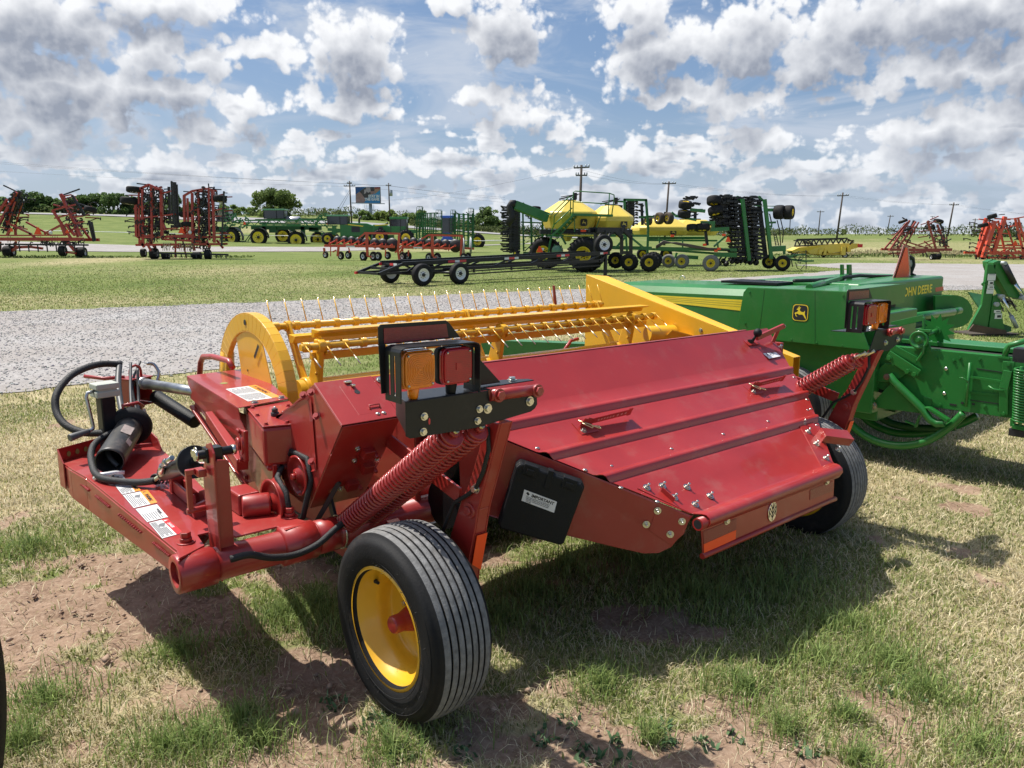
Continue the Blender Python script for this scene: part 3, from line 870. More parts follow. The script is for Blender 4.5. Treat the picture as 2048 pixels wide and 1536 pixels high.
m.add(vs, [(i * (K + 1) + k, i * (K + 1) + k + 1, (i + 1) * (K + 1) + k + 1, (i + 1) * (K + 1) + k) for i in range(len(prof) - 1) for k in range(K)], True)
hood = m.build('rear_hood', RED, mower, solid=.0035)
md = hood.modifiers.new('edges', 'EDGE_SPLIT'); md.split_angle = R(50)
def hp(u, v, h=0.0): return Vector((u, v, hood_w(v))) + HN * h
HX, HY = Vector((1, 0, 0)), Vector((0, -1, -HS)).normalized()
for u, v in ((.66, .06), (.80, -.085), (.90, -.20), (1.02, -.30)): MB().ball(hp(u + .01, v - .02, .001), .012, 10, (1, 1, .45)).build('carriage_bolt', ZINC, hood)
for k in range(5): MB().ball(hp(.96 + k * .42, -.118 + .004 * k, .001), .010, 10, (1, 1, .45)).build('carriage_bolt', ZINC, hood)
for v in (.12, .06, -.04, -.10, -.17, -.20): MB().ball(hp(uf(v) - .025, v, .001), .011, 10, (1, 1, .45)).build('carriage_bolt', ZINC, hood)

# strap latches with hair-pin clips
def strap_latch(u, v):
    o = hp(u, v)
    m = MB(); m.use(RED)
    m.quad(o + HX * -.055 + HN * .003 + HY * -.035, o + HX * -.055 + HN * .003 + HY * .045, o + HX * .055 + HN * .003 + HY * .045, o + HX * .055 + HN * .003 + HY * -.035, .003)
    for s_ in (-1, 1): m.bar(o + HX * (.012 * s_) + HN * .004, o + HX * (.012 * s_ + .012) + HN * .05, .045, .004, up=HN)
    latch = m.build('strap_latch', RED, hood, .001)
    a, b = o + HX * .03 + HN * .030, o + HX * .275 + HN * .040
    m = MB(); m.bar(a, b, .003, .034, up=HN); m.bar(b, b + HX * .024 + HN * .002, .004, .046, up=HN); st = m.build('perforated_strap', RED, latch)
    m = MB()
    for k in range(6): p = a.lerp(b, .18 + .08 * k); m.tube(p - HY * -.0022, p + HY * .0024, .0062, n=12)
    for k in range(3): p = a.lerp(b, .70 + .11 * k); m.tube(p - HY * -.0022, p + HY * .0024, .0072, n=12)
    m.build('strap_holes', material('pale_red_hole', (.52, .22, .22), .5), st)
    m = MB(); m.path([o + HX * x + HY * y + HN * z for x, y, z in ((-.04, -.02, .03), (0, .02, .034), (.03, .045, .03), (.05, .05, .026), (.055, .035, .026), (.02, .03, .03), (.0, .04, .03), (-.03, .0, .03))], .003, 6); m.build('hairpin_clip', ROD, latch)
    MB().hexbolt(o + HX * -.03 + HY * .025 + HN * .006, HN, .010, .008).build('bolt', ZINC, latch)
strap_latch(1.005, .090); strap_latch(2.385, .100)
# knob lever at the far top corner, with a plate of written digits
o = hp(2.80, .385)
m = MB(); m.quad(o + HX * -.07 + HY * -.02 + HN * .003, o + HX * -.07 + HY * .03 + HN * .003, o + HX * .05 + HY * .03 + HN * .003, o + HX * .05 + HY * -.02 + HN * .003, .004); lev = m.build('adjusting_lever', RED, hood)
m = MB(); m.bar(o + HX * .03 + HN * .03, o + HX * .27 + HN * .105, .020, .030); m.bar(o + HX * .23 + HN * .09, o + HX * .20 + HN * .005 + HY * .03, .012, .022); m.build('lever_bar', RED, lev, .002)
m = MB(); m.tube(o + HN * .004, o + HN * .055, .010, .008); m.ball(o + HN * .075, .027, 16); m.box(o + HX * -.02 + HN * .012, (.04, .02, .02)); m.build('ball_knob', PLAS, lev)
MB().hexbolt(o + HX * .275 + HN * .10, (1, 0, 0), .010, .01).build('bolt', ZINC, lev); MB().hexbolt(o + HX * .02 + HN * .05 - HY * .02, HN, .008, .03).build('bolt', ZINC, lev)
MB().hexbolt(o + HX * .20 + HY * .09 + HN * .01, HN, .009, .014).build('bolt', ZINC, lev)
q = hp(2.815, .315)
m = MB(); m.quad(q + HY * -.030 + HN * .001, q + HY * .060 + HN * .001, q + HX * .135 + HY * .055 + HN * .001, q + HX * .135 + HY * -.035 + HN * .001, .001); lab = m.build('number_plate', material('white_plate', (.74, .74, .76), .4), hood)
m = MB()
for pts in (((.012, .040), (.025, .012), (.040, .030), (.020, .036), (.034, .006)), ((.050, .036), (.056, .008), (.070, .020), (.055, .026), (.072, .038)), ((.082, .034), (.090, .004), (.098, .030), (.106, .002)), ((.020, -.008), (.034, -.016), (.050, -.006), (.064, -.018), (.080, -.008))):
    m.path([q + HX * x_ + HY * y_ + HN * .0026 for x_, y_ in pts], .0014, 4)
m.build('handwriting', INKG, lab)

# corner angle pieces at the lower ends of the hood
def corner(m, s_, uu):
    for (v, du) in ((-.262, .02), (-.318, .055), (-.395, .09), (-.345, -.015), (-.40, .005), (-.40, .15)):
        pass
cm = MB(); a0 = un(-.25)
cm.prism([hp(.985, -.245, .003), hp(1.150, -.420, .003), hp(1.330, -.415, .003), hp(1.30, -.36, .003), hp(1.125, -.245, .003)], HN * .003)
cm.prism([hp(1.090, -.285, .004), hp(1.095, -.285, .004), hp(1.105, -.345, .004), hp(1.100, -.345, .004)], HN * .024)
co = cm.build('corner_plate', RED, hood, .001)
for u, v in ((1.035, -.255), (1.125, -.268), (1.130, -.330), (1.250, -.305), (1.205, -.385), (1.330, -.372)): 
    m = MB(); m.hexbolt(hp(u, v, .006), HN, .012, .007); m.tube(hp(u, v, .014), hp(u, v, .032), .0055, n=8); m.build('bolt', ZINC, co)
cm = MB(); cm.prism([hp(2.44, -.155, .003), hp(2.58, -.165, .003), hp(2.34, -.43, .003), hp(2.23, -.42, .003)], HN * .003)
cm.prism([hp(2.47, -.25, .005), hp(2.66, -.305, .005), hp(2.63, -.365, .005), hp(2.44, -.30, .005)], HN * .05)
co = cm.build('corner_plate', RED, hood, .001)
for u, v in ((2.475, -.17), (2.43, -.225), (2.385, -.30), (2.50, -.365), (2.335, -.385)):
    m = MB(); m.hexbolt(hp(u, v, .006), HN, .012, .007); m.tube(hp(u, v, .014), hp(u, v, .032), .0055, n=8); m.build('bolt', ZINC, co)

# side sheet under the near edge of the hood
top = [(un(v), v, hood_w(v) - .004) for v in np.linspace(-.42, .24, 8)]
sl = [(1.142, -.415, .600), (1.115, -.388, .521), (1.088, -.362, .468), (1.046, -.328, .441), (.999, -.287, .438), (.90, -.201, .467), (.80, -.115, .500), (.60, .06, .560), (.42, .24, .63)]
m = MB(); m.prism([Vector(p) for p in top] + [Vector(p) for p in reversed(sl)], (.003, .0035, 0)); side = m.build('side_sheet', RED, mower, .001)
sn = Vector((-.658, -.753, 0))
sx = Vector((.753, -.658, 0))
def sp_(t, w, h=0.0): return Vector((.674, 0, 0)) + sx * t + Vector((0, 0, w)) + sn * h
m = MB(); m.prism([sp_(.49, .668, .002), sp_(.622, .602, .002), sp_(.60, .53, .002), sp_(.548, .478, .002), sp_(.45, .545, .002)], sn * .003); pp = m.build('patch_plate', RED, side, .001)
for t, w in ((.483, .632), (.438, .571), (.588, .586), (.541, .528)):
    m = MB(); m.hexbolt(sp_(t, w, .005), sn, .011, .008); m.tube(sp_(t, w, .012), sp_(t, w, .034), .0055, n=8); m.build('bolt', ZINC, pp)
# document case on the side sheet
m = MB()
for t0, t1, w0, w1, tk in ((.0, 0, 0, 0, 0),): pass
cpts = [(-.118, .842), (-.100, .858), (.155, .772), (.168, .752), (.088, .512), (.072, .505), (-.182, .575), (-.192, .592)]
m.prism([sp_(t, w, .004) for t, w in cpts], sn * .062); m.prism([sp_(t * .97 - .001, w, .0665) for t, w in cpts], sn * .022)
case = m.build('document_case', PLAS, mower, .010)
dx = Vector(sp_(.155, .772) - sp_(-.100, .858)).normalized(); dy = Vector((sp_(-.118, .842) - sp_(-.192, .592))).normalized()
for t, w in ((-.055, .838), (.105, .784)):
    m = MB(); c0 = sp_(t, w, .05); m.prism([c0 - dx * .030 - dy * .035, c0 + dx * .030 - dy * .035, c0 + dx * .030 + dy * .012, c0 - dx * .030 + dy * .012], sn * .044); m.prism([c0 - dx * .016 - dy * .028, c0 + dx * .016 - dy * .028, c0 + dx * .016 - dy * .004, c0 - dx * .016 - dy * .004], sn * .050); m.build('latch', PLAS, case, .003)
m = MB(); c0 = sp_(.02, .80, .05); m.prism([c0 - dx * .012 - dy * .05, c0 + dx * .012 - dy * .05, c0 + dx * .012 + dy * .03, c0 - dx * .012 + dy * .03], sn * .042); m.build('handle', PLAS, case, .003)
c0 = sp_(-.082, .748, .0895); ldx = Vector(sp_(.052, .697) - sp_(-.080, .747)).normalized(); ldy = Vector((0, 0, 1))
m = MB(); m.quad(c0, c0 - ldy * .052 - ldx * .012, c0 - ldy * .052 + ldx * .132, c0 + ldx * .144, .0012); lb = m.build('important_label', PAPER, case)
text("IMPORTANT", .0175, plane_matrix(c0 + ldx * .030 - ldy * .020 + sn * .0014, ldx, ldy), INK, lb, bold=.0006)
m = MB(); p0 = c0 + ldx * .016 - ldy * .012 + sn * .0014; m.prism([p0 - ldx * .008, p0 + ldy * .008, p0 + ldx * .008, p0 - ldy * .008], sn * .0003); m.build('warning_mark', INK, lb)
for k, ln in enumerate(("This case contains your operator's", "manuals. Please keep them in this", "case for convenient use and safe", "storage")):
    text(ln, .0076, plane_matrix(c0 + ldx * .006 - ldy * (.0285 + .0068 * k) + sn * .0014, ldx, ldy), INK, lb)

# hanging flap with reflectors, emblem and bottom rod
fv = -.472
m = MB(); m.prism([(1.135, fv, .585), (2.272, fv, .575), (2.282, fv, .452), (1.162, fv, .448)], (0, .004, 0)); flap = m.build('rear_flap', RED, mower)
m = MB(); m.tube((1.155, fv, .444), (2.300, fv, .448), .013, n=14); m.build('flap_rod', RED, flap)
m = MB(); m.use(RED); m.tube((1.125, -.462, .590), (2.302, -.462, .582), .027, n=20); m.use(INK); m.tube((1.1245, -.462, .590), (1.1255, -.462, .590), .020, n=16); m.build('hinge_tube', RED, flap)  # black end disc paints the dark hollow of the rolled tube
def fl(u, w): return (u, fv - .0012, w)
m = MB(); m.quad(fl(1.150, .556), fl(1.160, .498), fl(1.398, .503), fl(1.395, .556), .0012); m.build('red_reflector', REDD, flap); m = MB(); m.quad(fl(2.03, .552), fl(2.035, .50), fl(2.262, .497), fl(2.26, .55), .0012); m.build('red_reflector', REDD, flap)
m = MB(); m.quad(fl(1.160, .497), fl(1.166, .456), fl(1.398, .459), fl(1.398, .502), .0012); m.build('orange_marker', FLUO, flap)
for u in (1.32, 2.19): MB().hexbolt((u, fv - .001, .562), (0, -1, 0), .012, .008).build('bolt', ZINC, flap)
e0 = Vector((1.688, fv - .0012, .520))
m = MB(); m.prism([e0 + Vector((.036 * math.cos(a), 0, .048 * math.sin(a))) for a in np.linspace(0, 2 * math.pi, 28, endpoint=False)], (0, -.004, 0)); em = m.build('oval_emblem', CHROME, flap, .0012)
m = MB()
m.bar(e0 + Vector((0, -.0046, -.044)), e0 + Vector((0, -.0046, .040)), .003, .0012, up=(0, 1, 0))
for s_ in (-1, 1):
    for z0, z1, x1 in ((-.030, .004, .028), (-.012, .024, .026), (.008, .038, .017)):
        m.bar(e0 + Vector((0, -.0046, z0)), e0 + Vector((x1 * s_, -.0046, z1)), .003, .0012, up=(0, 1, 0))
    m.bar(e0 + Vector((.028 * s_, -.0046, -.022)), e0 + Vector((.028 * s_, -.0046, .022)), .0026, .0012, up=(0, 1, 0))
m.build('leaf_mark', INK, em)

# ---- drive cover beside the hood
m = MB()
TLc, TRc, BRc, BLc = Vector((-.095, .523, 1.184)), Vector((.165, .523, 1.184)), Vector((.165, .305, 1.052)), Vector((-.095, .305, 1.052))
LOW = Vector((-.095, .62, .640)); LOW2 = Vector((.165, .62, .640)); FT = Vector((-.095, 1.02, .90)); FT2 = Vector((.165, 1.02, .90))
m.prism([TLc, BLc, LOW, Vector((-.095, .82, .66)), FT], (.004, 0, 0))
m.quad(BLc + Vector((.0042, 0, 0)), LOW + Vector((.0042, 0, 0)), LOW2, BRc, .004)
m.quad(TLc, FT, FT2, TRc, .004)
m.prism([TRc, BRc, LOW2, Vector((.165, .82, .66)), FT2], (.004, 0, 0))
m.quad(TLc + Vector((0, 0, .002)), TRc + Vector((0, 0, .002)), BRc + Vector((0, 0, .002)), BLc + Vector((0, 0, .002)), -.004)
cov = m.build('drive_cover', RED, mower, .004)
cn = (TRc - TLc).cross(BLc - TLc).normalized(); cn = cn if cn.z > 0 else -cn
cy = (BLc - TLc).normalized(); cx = Vector((1, 0, 0))
def cp(u, t, h=0.0): return Vector((u, 0, 0)) + Vector((0, TLc.y, TLc.z)) + cy * t + cn * (h + .002)
m = MB(); m.prism([cp(-.002, .035), cp(-.002, .215), cp(.115, .215), cp(.115, .05)], cn * .004); door = m.build('access_door', RED, cov, .001)
m = MB(); m.tube(cp(.055, .085, .0045), cp(.055, .085, .0052), .012, n=14); m.build('hole', INK, door)
m = MB(); m.box(cp(.042, .022, .008), (.03, .018, .008)); m.box(cp(.052, .048, .010), (.016, .02, .008)); m.build('latch', ZINC, door, .002)
m = MB(); m.path([cp(.060, .195, .004), cp(.060, .178, .012), cp(.105, .178, .012), cp(.105, .195, .004)], .0035, 6); m.build('handle', RED, door)
for u, t in ((.078, .222), (.105, .222)): MB().ball(cp(u, t, .002), .011, 10, (1, 1, .6)).build('bolt', ZINC, cov)
for u, t in ((.190, .03), (.215, .14)):
    MB().hexbolt(Vector((u, 0, 0)) + Vector((0, TLc.y, TLc.z)) + cy * t + cn * .004, cn, .012, .008).build('bolt', ZINC, cov)
# clamps, brackets and bolts on its shaded rear face
bn = (LOW - BLc).cross(Vector((1, 0, 0))).normalized(); bn = bn if bn.y < 0 else -bn
for t, u in ((.35, .07), (.55, .10), (.75, .06)):
    m = MB(); p = BLc.lerp(LOW, t); m.box(Vector((u, p.y, p.z)) + bn * .02, (.05, .03, .04), rot=Matrix.Rotation(.5, 3, 'X')); m.tube(Vector((u + .03, p.y, p.z)), Vector((u + .03, p.y, p.z)) + bn * .05, .009, n=6); m.build('bearing_bracket', RED, cov, .002)
for t, u in ((.3, .02), (.45, .03), (.62, .12), (.8, .02), (.5, .145)):
    p = BLc.lerp(LOW, t); MB().hexbolt(Vector((u, p.y, p.z)) + bn * .004, bn, .009, .008).build('bolt', ZINC, cov)

# panel between the drive cover and the hood, and the header frame under it
m = MB(); m.quad(cp(.169, 0), cp(.169, .25), cp(.42, .25), cp(.42, 0), -.003); m.build('cover_panel', RED, mower)
m = MB(); m.box((1.72, .62, 1.00), (2.75, .02, .34)); m.box((1.72, .75, .60), (2.75, .30, .10)); m.box((3.10, .62, .80), (.03, .55, .62)); m.box((.36, .75, .80), (.03, .55, .55))
m.build('header_frame', RED, mower, .004)
m = MB()
for w, r in ((.62, .11), (.84, .11)): m.tube((.40, .35, w), (3.05, .35, w), r, n=18)
m.build('conditioning_rolls', PLAS, mower)
m = MB(); m.box((1.72, 1.35, .24), (2.85, .75, .03)); m.box((1.72, 1.75, .20), (2.9, .12, .02)); m.build('cutter_bed', IRON, mower)
m = MB()
m = None
for u in (.30, 3.16):
    m = MB(); m.prism([(u, .9, .16), (u, 2.1, .16), (u, 2.35, .24), (u, 1.3, .66), (u, .9, .7)], (.02, 0, 0)); m.build('divider_sheet', RED, mower)

# ---- yellow reel
AX = Vector((0, 1.66, .93))
def rl(u, v, w): return Vector((u, v, w))
m = MB(); m.tube(rl(.34, 1.62, .925), rl(3.10, 1.62, .925), .066, n=24); reel = m.build('reel_tube', YEL, mower)
REARB, FRNTB = (1.86, 1.262), (1.47, 1.190)
m = MB(); m.tube(rl(.30, *REARB), rl(3.02, *REARB), .019, n=14)
bars = [m.build('tine_bar', YEL, mower)]
m = MB(); m.tube(rl(.30, *FRNTB), rl(3.20, *FRNTB), .019, n=14); bars.append(m.build('tine_bar', YEL, mower))
m = MB(); m.tube(rl(.34, 1.98, .86), rl(3.10, 1.98, .86), .019, n=14); bars.append(m.build('tine_bar', YEL, mower))
m = MB(); m.tube(rl(.34, 1.36, .80), rl(3.10, 1.36, .80), .019, n=14); bars.append(m.build('tine_bar', YEL, mower))
m = MB(); m.prism([(.42, 1.585, 1.262), (.42, 1.585, 1.222), (.42, 1.560, 1.222), (.42, 1.548, 1.246), (.42, 1.490, 1.262), (.42, 1.490, 1.270), (.42, 1.585, 1.270)], (2.72, 0, 0)); m.build('batten', YEL, mower, .003)
m = MB(); m.prism([(.38, 1.78, 1.215), (.38, 1.78, 1.175), (.38, 1.74, 1.175), (.38, 1.70, 1.21), (.38, 1.70, 1.222), (.38, 1.78, 1.225)], (2.6, 0, 0)); m.build('batten', YEL, mower, .003)
m = MB(); m.prism([(.38, 1.50, 1.155), (.38, 1.535, 1.150), (.38, 1.535, 1.115), (.38, 1.50, 1.110)], (2.75, 0, 0)); m.build('batten', YEL, mower, .003)
tine_up = MB(); tine_up.tube((0, 0, 0), (-.004, .060, .148), .0034, n=6)
tu = None
for k in range(27):
    u = .325 + k * (2.70 / 26)
    o_ = tine_up.build('tine', YEL, bars[0]) if tu is None else copy_one(tu, bars[0])
    tu = tu or o_; o_.location = rl(u, REARB[0], REARB[1])
coil = MB(); pts = []
for i in range(61):
    t = i / 60; pts.append((t * .034 - .017, .0245 * math.cos(t * 6 * 2 * math.pi), .0245 * math.sin(t * 6 * 2 * math.pi)))
coil.path(pts, .0036, 6)
cu = None
def coils(bar, y, z, u0, u1, n):
    global cu
    for k in range(n):
        u = u0 + (u1 - u0) * k / (n - 1)
        o_ = coil.build('tine_coil', YEL, bar) if cu is None else copy_one(cu, bar)
        cu = cu or o_; o_.location = (u, y, z)
coils(bars[0], *REARB, .34, 2.98, 22); coils(bars[1], *FRNTB, .33, 3.17, 26)
TIP = material('worn_tine_tip', (.72, .66, .52), .3, .6)
td = MB(); td.use(YEL); td.tube((0, -.020, .012), (.012, -.094, -.048), .0036, n=6); td.use(TIP); td.tube((.012, -.094, -.048), (.020, -.148, -.090), .0034, n=6)
tu2 = None
for k in range(26):
    u = .318 + k * (2.86 / 25)
    if .62 < u < .68: continue
    o_ = td.build('tine', YEL, bars[1]) if tu2 is None else copy_one(tu2, bars[1])
    tu2 = tu2 or o_; o_.location = rl(u, FRNTB[0], FRNTB[1])
# spiders carrying the bars
for u in (.40, 1.66, 2.92):
    m = MB()
    m.prism([(u, 1.44, 1.215), (u, 1.52, 1.225), (u, 1.60, 1.00), (u, 1.68, .98), (u, 1.66, .86), (u, 1.56, .86), (u, 1.49, .96), (u, 1.46, 1.12)], (.030, 0, 0))
    m.prism([(u + .005, 1.83, 1.285), (u + .005, 1.90, 1.27), (u + .005, 1.72, .96), (u + .005, 1.64, .99)], (.016, 0, 0))
    m.prism([(u + .005, 2.00, .89), (u + .005, 2.00, .83), (u + .005, 1.66, .86), (u + .005, 1.66, .96)], (.016, 0, 0))
    m.tube((u - .025, 1.62, .925), (u + .055, 1.62, .925), .078, n=24)
    sp = m.build('reel_spider', YEL, mower, .008)
    m = MB(); m.tube((u - .004, FRNTB[0], FRNTB[1]), (u + .034, FRNTB[0], FRNTB[1]), .034, n=18); m.tube((u - .004, REARB[0], REARB[1]), (u + .030, REARB[0], REARB[1]), .030, n=18)
    m.prism([(u + .036, 1.43, 1.15), (u + .036, 1.505, 1.24), (u + .036, 1.545, 1.235), (u + .036, 1.50, 1.13)], (.004, 0, 0)); m.build('bar_bearing', YEL, sp, .003)
    for v, w in ((1.50, 1.04), (1.56, .93), (1.62, .86)): MB().ball((u - .001, v, w), .010, 8).build('rivet', YEL, sp)
# end disc with its hoop guard at the near end
Dc, Du = Vector((.19, 1.885, .90)), .19
m = MB(); q = 30
def ell(a_, b_, t): return Dc + Vector((0, -math.cos(t) * a_, math.sin(t) * b_))
ts = [-.45 + (math.pi * 1.0 + .45) * i / (q - 1) for i in range(q)]
oc = [ell(.478, .442, t) for t in ts]; ic = [ell(.375, .348, t) for t in ts]
for i in range(q - 1):
    m.prism([oc[i], oc[i + 1], ic[i + 1], ic[i]], (.006, 0, 0))
    m.quad(oc[i], oc[i] + Vector((.058, 0, 0)), oc[i + 1] + Vector((.058, 0, 0)), oc[i + 1], .005)
    m.quad(ic[i], ic[i] + Vector((.03, 0, 0)), ic[i + 1] + Vector((.03, 0, 0)), ic[i + 1], -.005)
disc = m.build('reel_end_guard', YEL, mower, .002)
m = MB(); m.prism([(Du + .0065, 1.78, 1.29), (Du + .0065, 1.99, 1.30), (Du + .0065, 2.085, 1.235), (Du + .0065, 2.035, 1.015), (Du + .0065, 2.0, .70), (Du + .0065, 1.62, .62), (Du + .0065, 1.615, .98), (Du + .0065, 1.70, 1.17)], (.005, 0, 0)); m.build('guard_plate', YEL, disc, .002)
m = MB(); m.prism([(Du - .002, 1.815, 1.115), (Du - .002, 1.80, 1.10), (Du - .002, 1.735, 1.175), (Du - .002, 1.75, 1.19)], (-.0007, 0, 0)); m.tube((Du - .002, 1.915, 1.292), (Du - .0035, 1.915, 1.292), .016, n=16)
for v, w in ((1.93, 1.02), (1.60, 1.17), (1.585, 1.03)): m.tube((Du + .004, v, w), (Du + .0045, v, w), .007, n=8)
m.build('slot', INK, disc)
m = MB(); m.path([(Du + .03, 2.29, 1.08), (Du + .03, 2.312, .93), (Du + .03, 2.30, .70)], .040, 12); m.build('guard_leg', YEL, disc)
m = MB(); m.path([(.10, 2.50, .70), (.10, 2.44, .94), (.10, 2.41, 1.015), (.10, 2.36, 1.055), (.10, 2.20, 1.075), (.10, 1.95, 1.08), (.10, 1.90, 1.05)], .017, 10); m.build('crop_guide', RED, mower)
# tall yellow end shield on the far side
u0 = 3.25
m = MB()
shp = [(2.266, 1.470), (.901, 1.130), (.345, 1.000), (.345, .60), (1.2, .35), (2.25, .35)]
m.prism([(u0, v, w) for v, w in shp], (.004, 0, 0))
m.prism([(u0 + .0042, 2.266, 1.470), (u0 + .0042, .345, 1.000), (u0 + .085, .345, 1.000), (u0 + .085, 2.10, 1.462)], (0, -.001, -.004))
m.prism([(u0 + .0042, 2.262, 1.465), (u0 + .085, 2.10, 1.457), (u0 + .085, 2.10, .36), (u0 + .0042, 2.262, .36)], (0, .003, 0))
m.prism([(u0 + .085, 2.10, 1.462), (u0 + .085, .345, 1.000), (u0 + .085, .345, .75), (u0 + .085, 2.1, .9)], (-.004, 0, 0))
shd = m.build('end_shield', YEL, mower, .002)
for v, w in ((1.09, 1.11), (1.16, .99)): MB().hexbolt((u0, v, w), (-1, 0, 0), .011, .010).build('bolt', ZINC, shd)
m = MB(); m.tube((3.02, 1.40, 1.07), (3.24, 1.33, 1.06), .06, .07, n=18); m.prism([(3.12, 1.25, 1.10), (3.24, 1.15, 1.06), (3.24, 1.30, .90), (3.12, 1.45, .92)], (0, 0, .01)); m.build('reel_drive_housing', YEL, mower, .004)
m = MB(); m.bar((2.95, 2.30, 1.10), (2.93, 2.32, 1.385), .030, .020, w2=.02, h2=.012); m.bar((2.93, 2.32, 1.385), (3.02, 2.36, 1.10), .012, .012); m.path([(2.56, 1.95, .70), (2.62, 1.93, .86), (2.66, 1.90, .93), (2.72, 1.9, .99), (2.80, 1.9, 1.0)], .014, 8); m.build('divider_point', RED, mower, .002)

# ---- gearbox, its shield and the driveline
gb = [(-.206, .785), (-.025, .735), (.110, 1.21), (-.110, 1.20)]
m = MB(); m.prism([(u, v, .770) for u, v in [(-.190, .800), (-.040, .760), (.095, 1.19), (-.105, 1.18)]], (0, 0, .03)); m.prism([(u, v, .800) for u, v in gb], (0, 0, .17)); gear = m.build('gearbox', RED, mower, .022)
m = MB(); m.prism([(u, v, .9705) for u, v in gb], (0, 0, .007)); gl = m.build('gearbox_lid', RED, gear, .003)
gx = (Vector(gb[1] + (0,)) - Vector(gb[0] + (0,))); gy = (Vector(gb[3] + (0,)) - Vector(gb[0] + (0,)))
def gp(a, b, h=.978): return Vector(gb[0] + (h,)) + gx * a + gy * b
for a, b in ((.10, .06), (.55, .05), (.92, .06), (.08, .5), (.95, .45), (.12, .90), (.95, .85)): MB().hexbolt(gp(a, b), (0, 0, 1), .0075, .007).build('bolt', RED, gl)
m = MB(); m.tube(gp(.45, .42), gp(.45, .42, .995), .019, n=6); m.tube(gp(.45, .42, .995), gp(.45, .42, 1.012), .014, n=6); m.build('breather_plug', IRON, gl, .002); MB().ball(gp(.45, .42, 1.014), .007, 8).build('grease_nipple', ZINC, gl)
m = MB(); m.quad(gp(.70, .30), gp(.70, .62), gp(.92, .66), gp(.92, .34), .0008); m.build('sticker', PAPER, gl)
m = MB(); m.tube((-.205, .98, .865), (-.232, .985, .865), .052, n=24); m.tube((-.232, .985, .865), (-.245, .987, .865), .030, n=18); m.bar((-.222, .975, .93), (-.222, .965, .79), .10, .02, up=(1, 0, 0), w2=.06); bc = m.build('bearing_cap', RED, gear, .005)
for w in (.925, .795): MB().hexbolt((-.233, .97, w), (-1, 0, 0), .009, .008).build('bolt', RED, bc)
# bell between gearbox and drive cover
m = MB()
a_, b_ = Vector((-.02, .93, .885)), Vector((-.085, .60, .93))
ringA = [(-.045, .80, .965), (.02, 1.02, .965), (.02, 1.02, .80), (-.045, .80, .79)]
ringB = [(-.10, .545, 1.145), (-.10, .90, .985), (-.10, .86, .70), (-.10, .52, .83)]
A4, B4 = [V3(p) for p in ringA], [V3(p) for p in ringB]; vs = []
for t in (0, .35, .7, 1.0):
    k = t ** 1.8
    for i in range(4): vs.append(A4[i].lerp(B4[i], k) + Vector((-.05, 0, 0)) * (t - k))
m.add(vs, [(j * 4 + i, j * 4 + (i + 1) % 4, (j + 1) * 4 + (i + 1) % 4, (j + 1) * 4 + i) for j in range(3) for i in range(4)], False)
bell = m.build('gearbox_bell', RED, mower, .02); bell.modifiers['bevel'].segments = 3
for p in ((-.105, .60, 1.128), (-.105, .53, 1.150), (-.105, .49, 1.06), (-.105, .55, .86)): MB().hexbolt(p, (-.6, -.5, .6), .011, .010).build('bolt', RED, bell)
# shield over the drive shaft
sh = [(-.070, 2.144), (.330, 2.190), (.103, 1.205), (-.165, 1.154)]
m = MB(); W_ = .985
m.prism([(u, v, W_) for u, v in sh], (0, 0, .004))
lft = [Vector(sh[0] + (W_ - .0005,)), Vector(sh[3] + (W_ - .0005,)), Vector((-.161, 1.150, W_ - .05)), Vector((-.152, 1.10, W_ - .115)), Vector((-.150, 1.18, W_ - .155)), Vector((-.110, 1.65, W_ - .150)), Vector((-.078, 2.08, W_ - .115))]
m.prism(lft, (.004, 0, 0))
m.prism([Vector(sh[1] + (W_ - .0005,)), Vector(sh[2] + (W_ - .0005,)), Vector(sh[2] + (W_ - .15,)), Vector(sh[1] + (W_ - .15,))], (-.004, 0, 0))
shl = m.build('shaft_shield', RED, mower, .003)
sxv = (Vector(sh[2] + (0,)) - Vector(sh[3] + (0,))); syv = (Vector(sh[0] + (0,)) - Vector(sh[3] + (0,)))
def shp_(a, b, h=.0): return Vector(sh[3] + (W_ + .0042 + h,)) + sxv * a + syv * b
for a in (.36, .90): MB().hexbolt(shp_(a, .035), (0, 0, 1), .013, .009).build('bolt', ZINC, shl)
m = MB(); m.tube(shp_(.42, .62, .0003), shp_(.42, .62, .001), .020, n=18); m.build('inspection_hole', material('grass_through_hole', (.25, .27, .08), .9), shl)
c00, c10, c11, c01 = shp_(.30, .09), shp_(.92, .06), shp_(.90, .44), shp_(.28, .46)
m = MB(); m.prism([c00, c10, c11, c01], (0, 0, .0008)); wl = m.build('warning_label', PAPER, shl)
lx = (c01 - c00).normalized(); ly = -(c10 - c00).normalized()
q0, q1 = c00.lerp(c10, .74), c01.lerp(c11, .74); m = MB(); m.prism([q0 + Vector((0, 0, .001)), c10 + Vector((0, 0, .001)), c11 + Vector((0, 0, .001)), q1 + Vector((0, 0, .001))], (0, 0, .0006)); m.build('orange_band', ORD, wl)
mt = plane_matrix(c11.lerp(q1, .78) + (c10 - c11).normalized() * .075 + Vector((0, 0, .0018)), -lx, -ly)
text("WARNING", .036, mt, INK, wl)
m = MB(); p0 = c11.lerp(q1, .5) + (c10 - c11).normalized() * .05 + Vector((0, 0, .0017)); m.prism([p0 + ly * .014, p0 - ly * .010 + lx * .014, p0 - ly * .010 - lx * .014], (0, 0, .0004)); m.build('warning_mark', INK, wl)
m = MB()
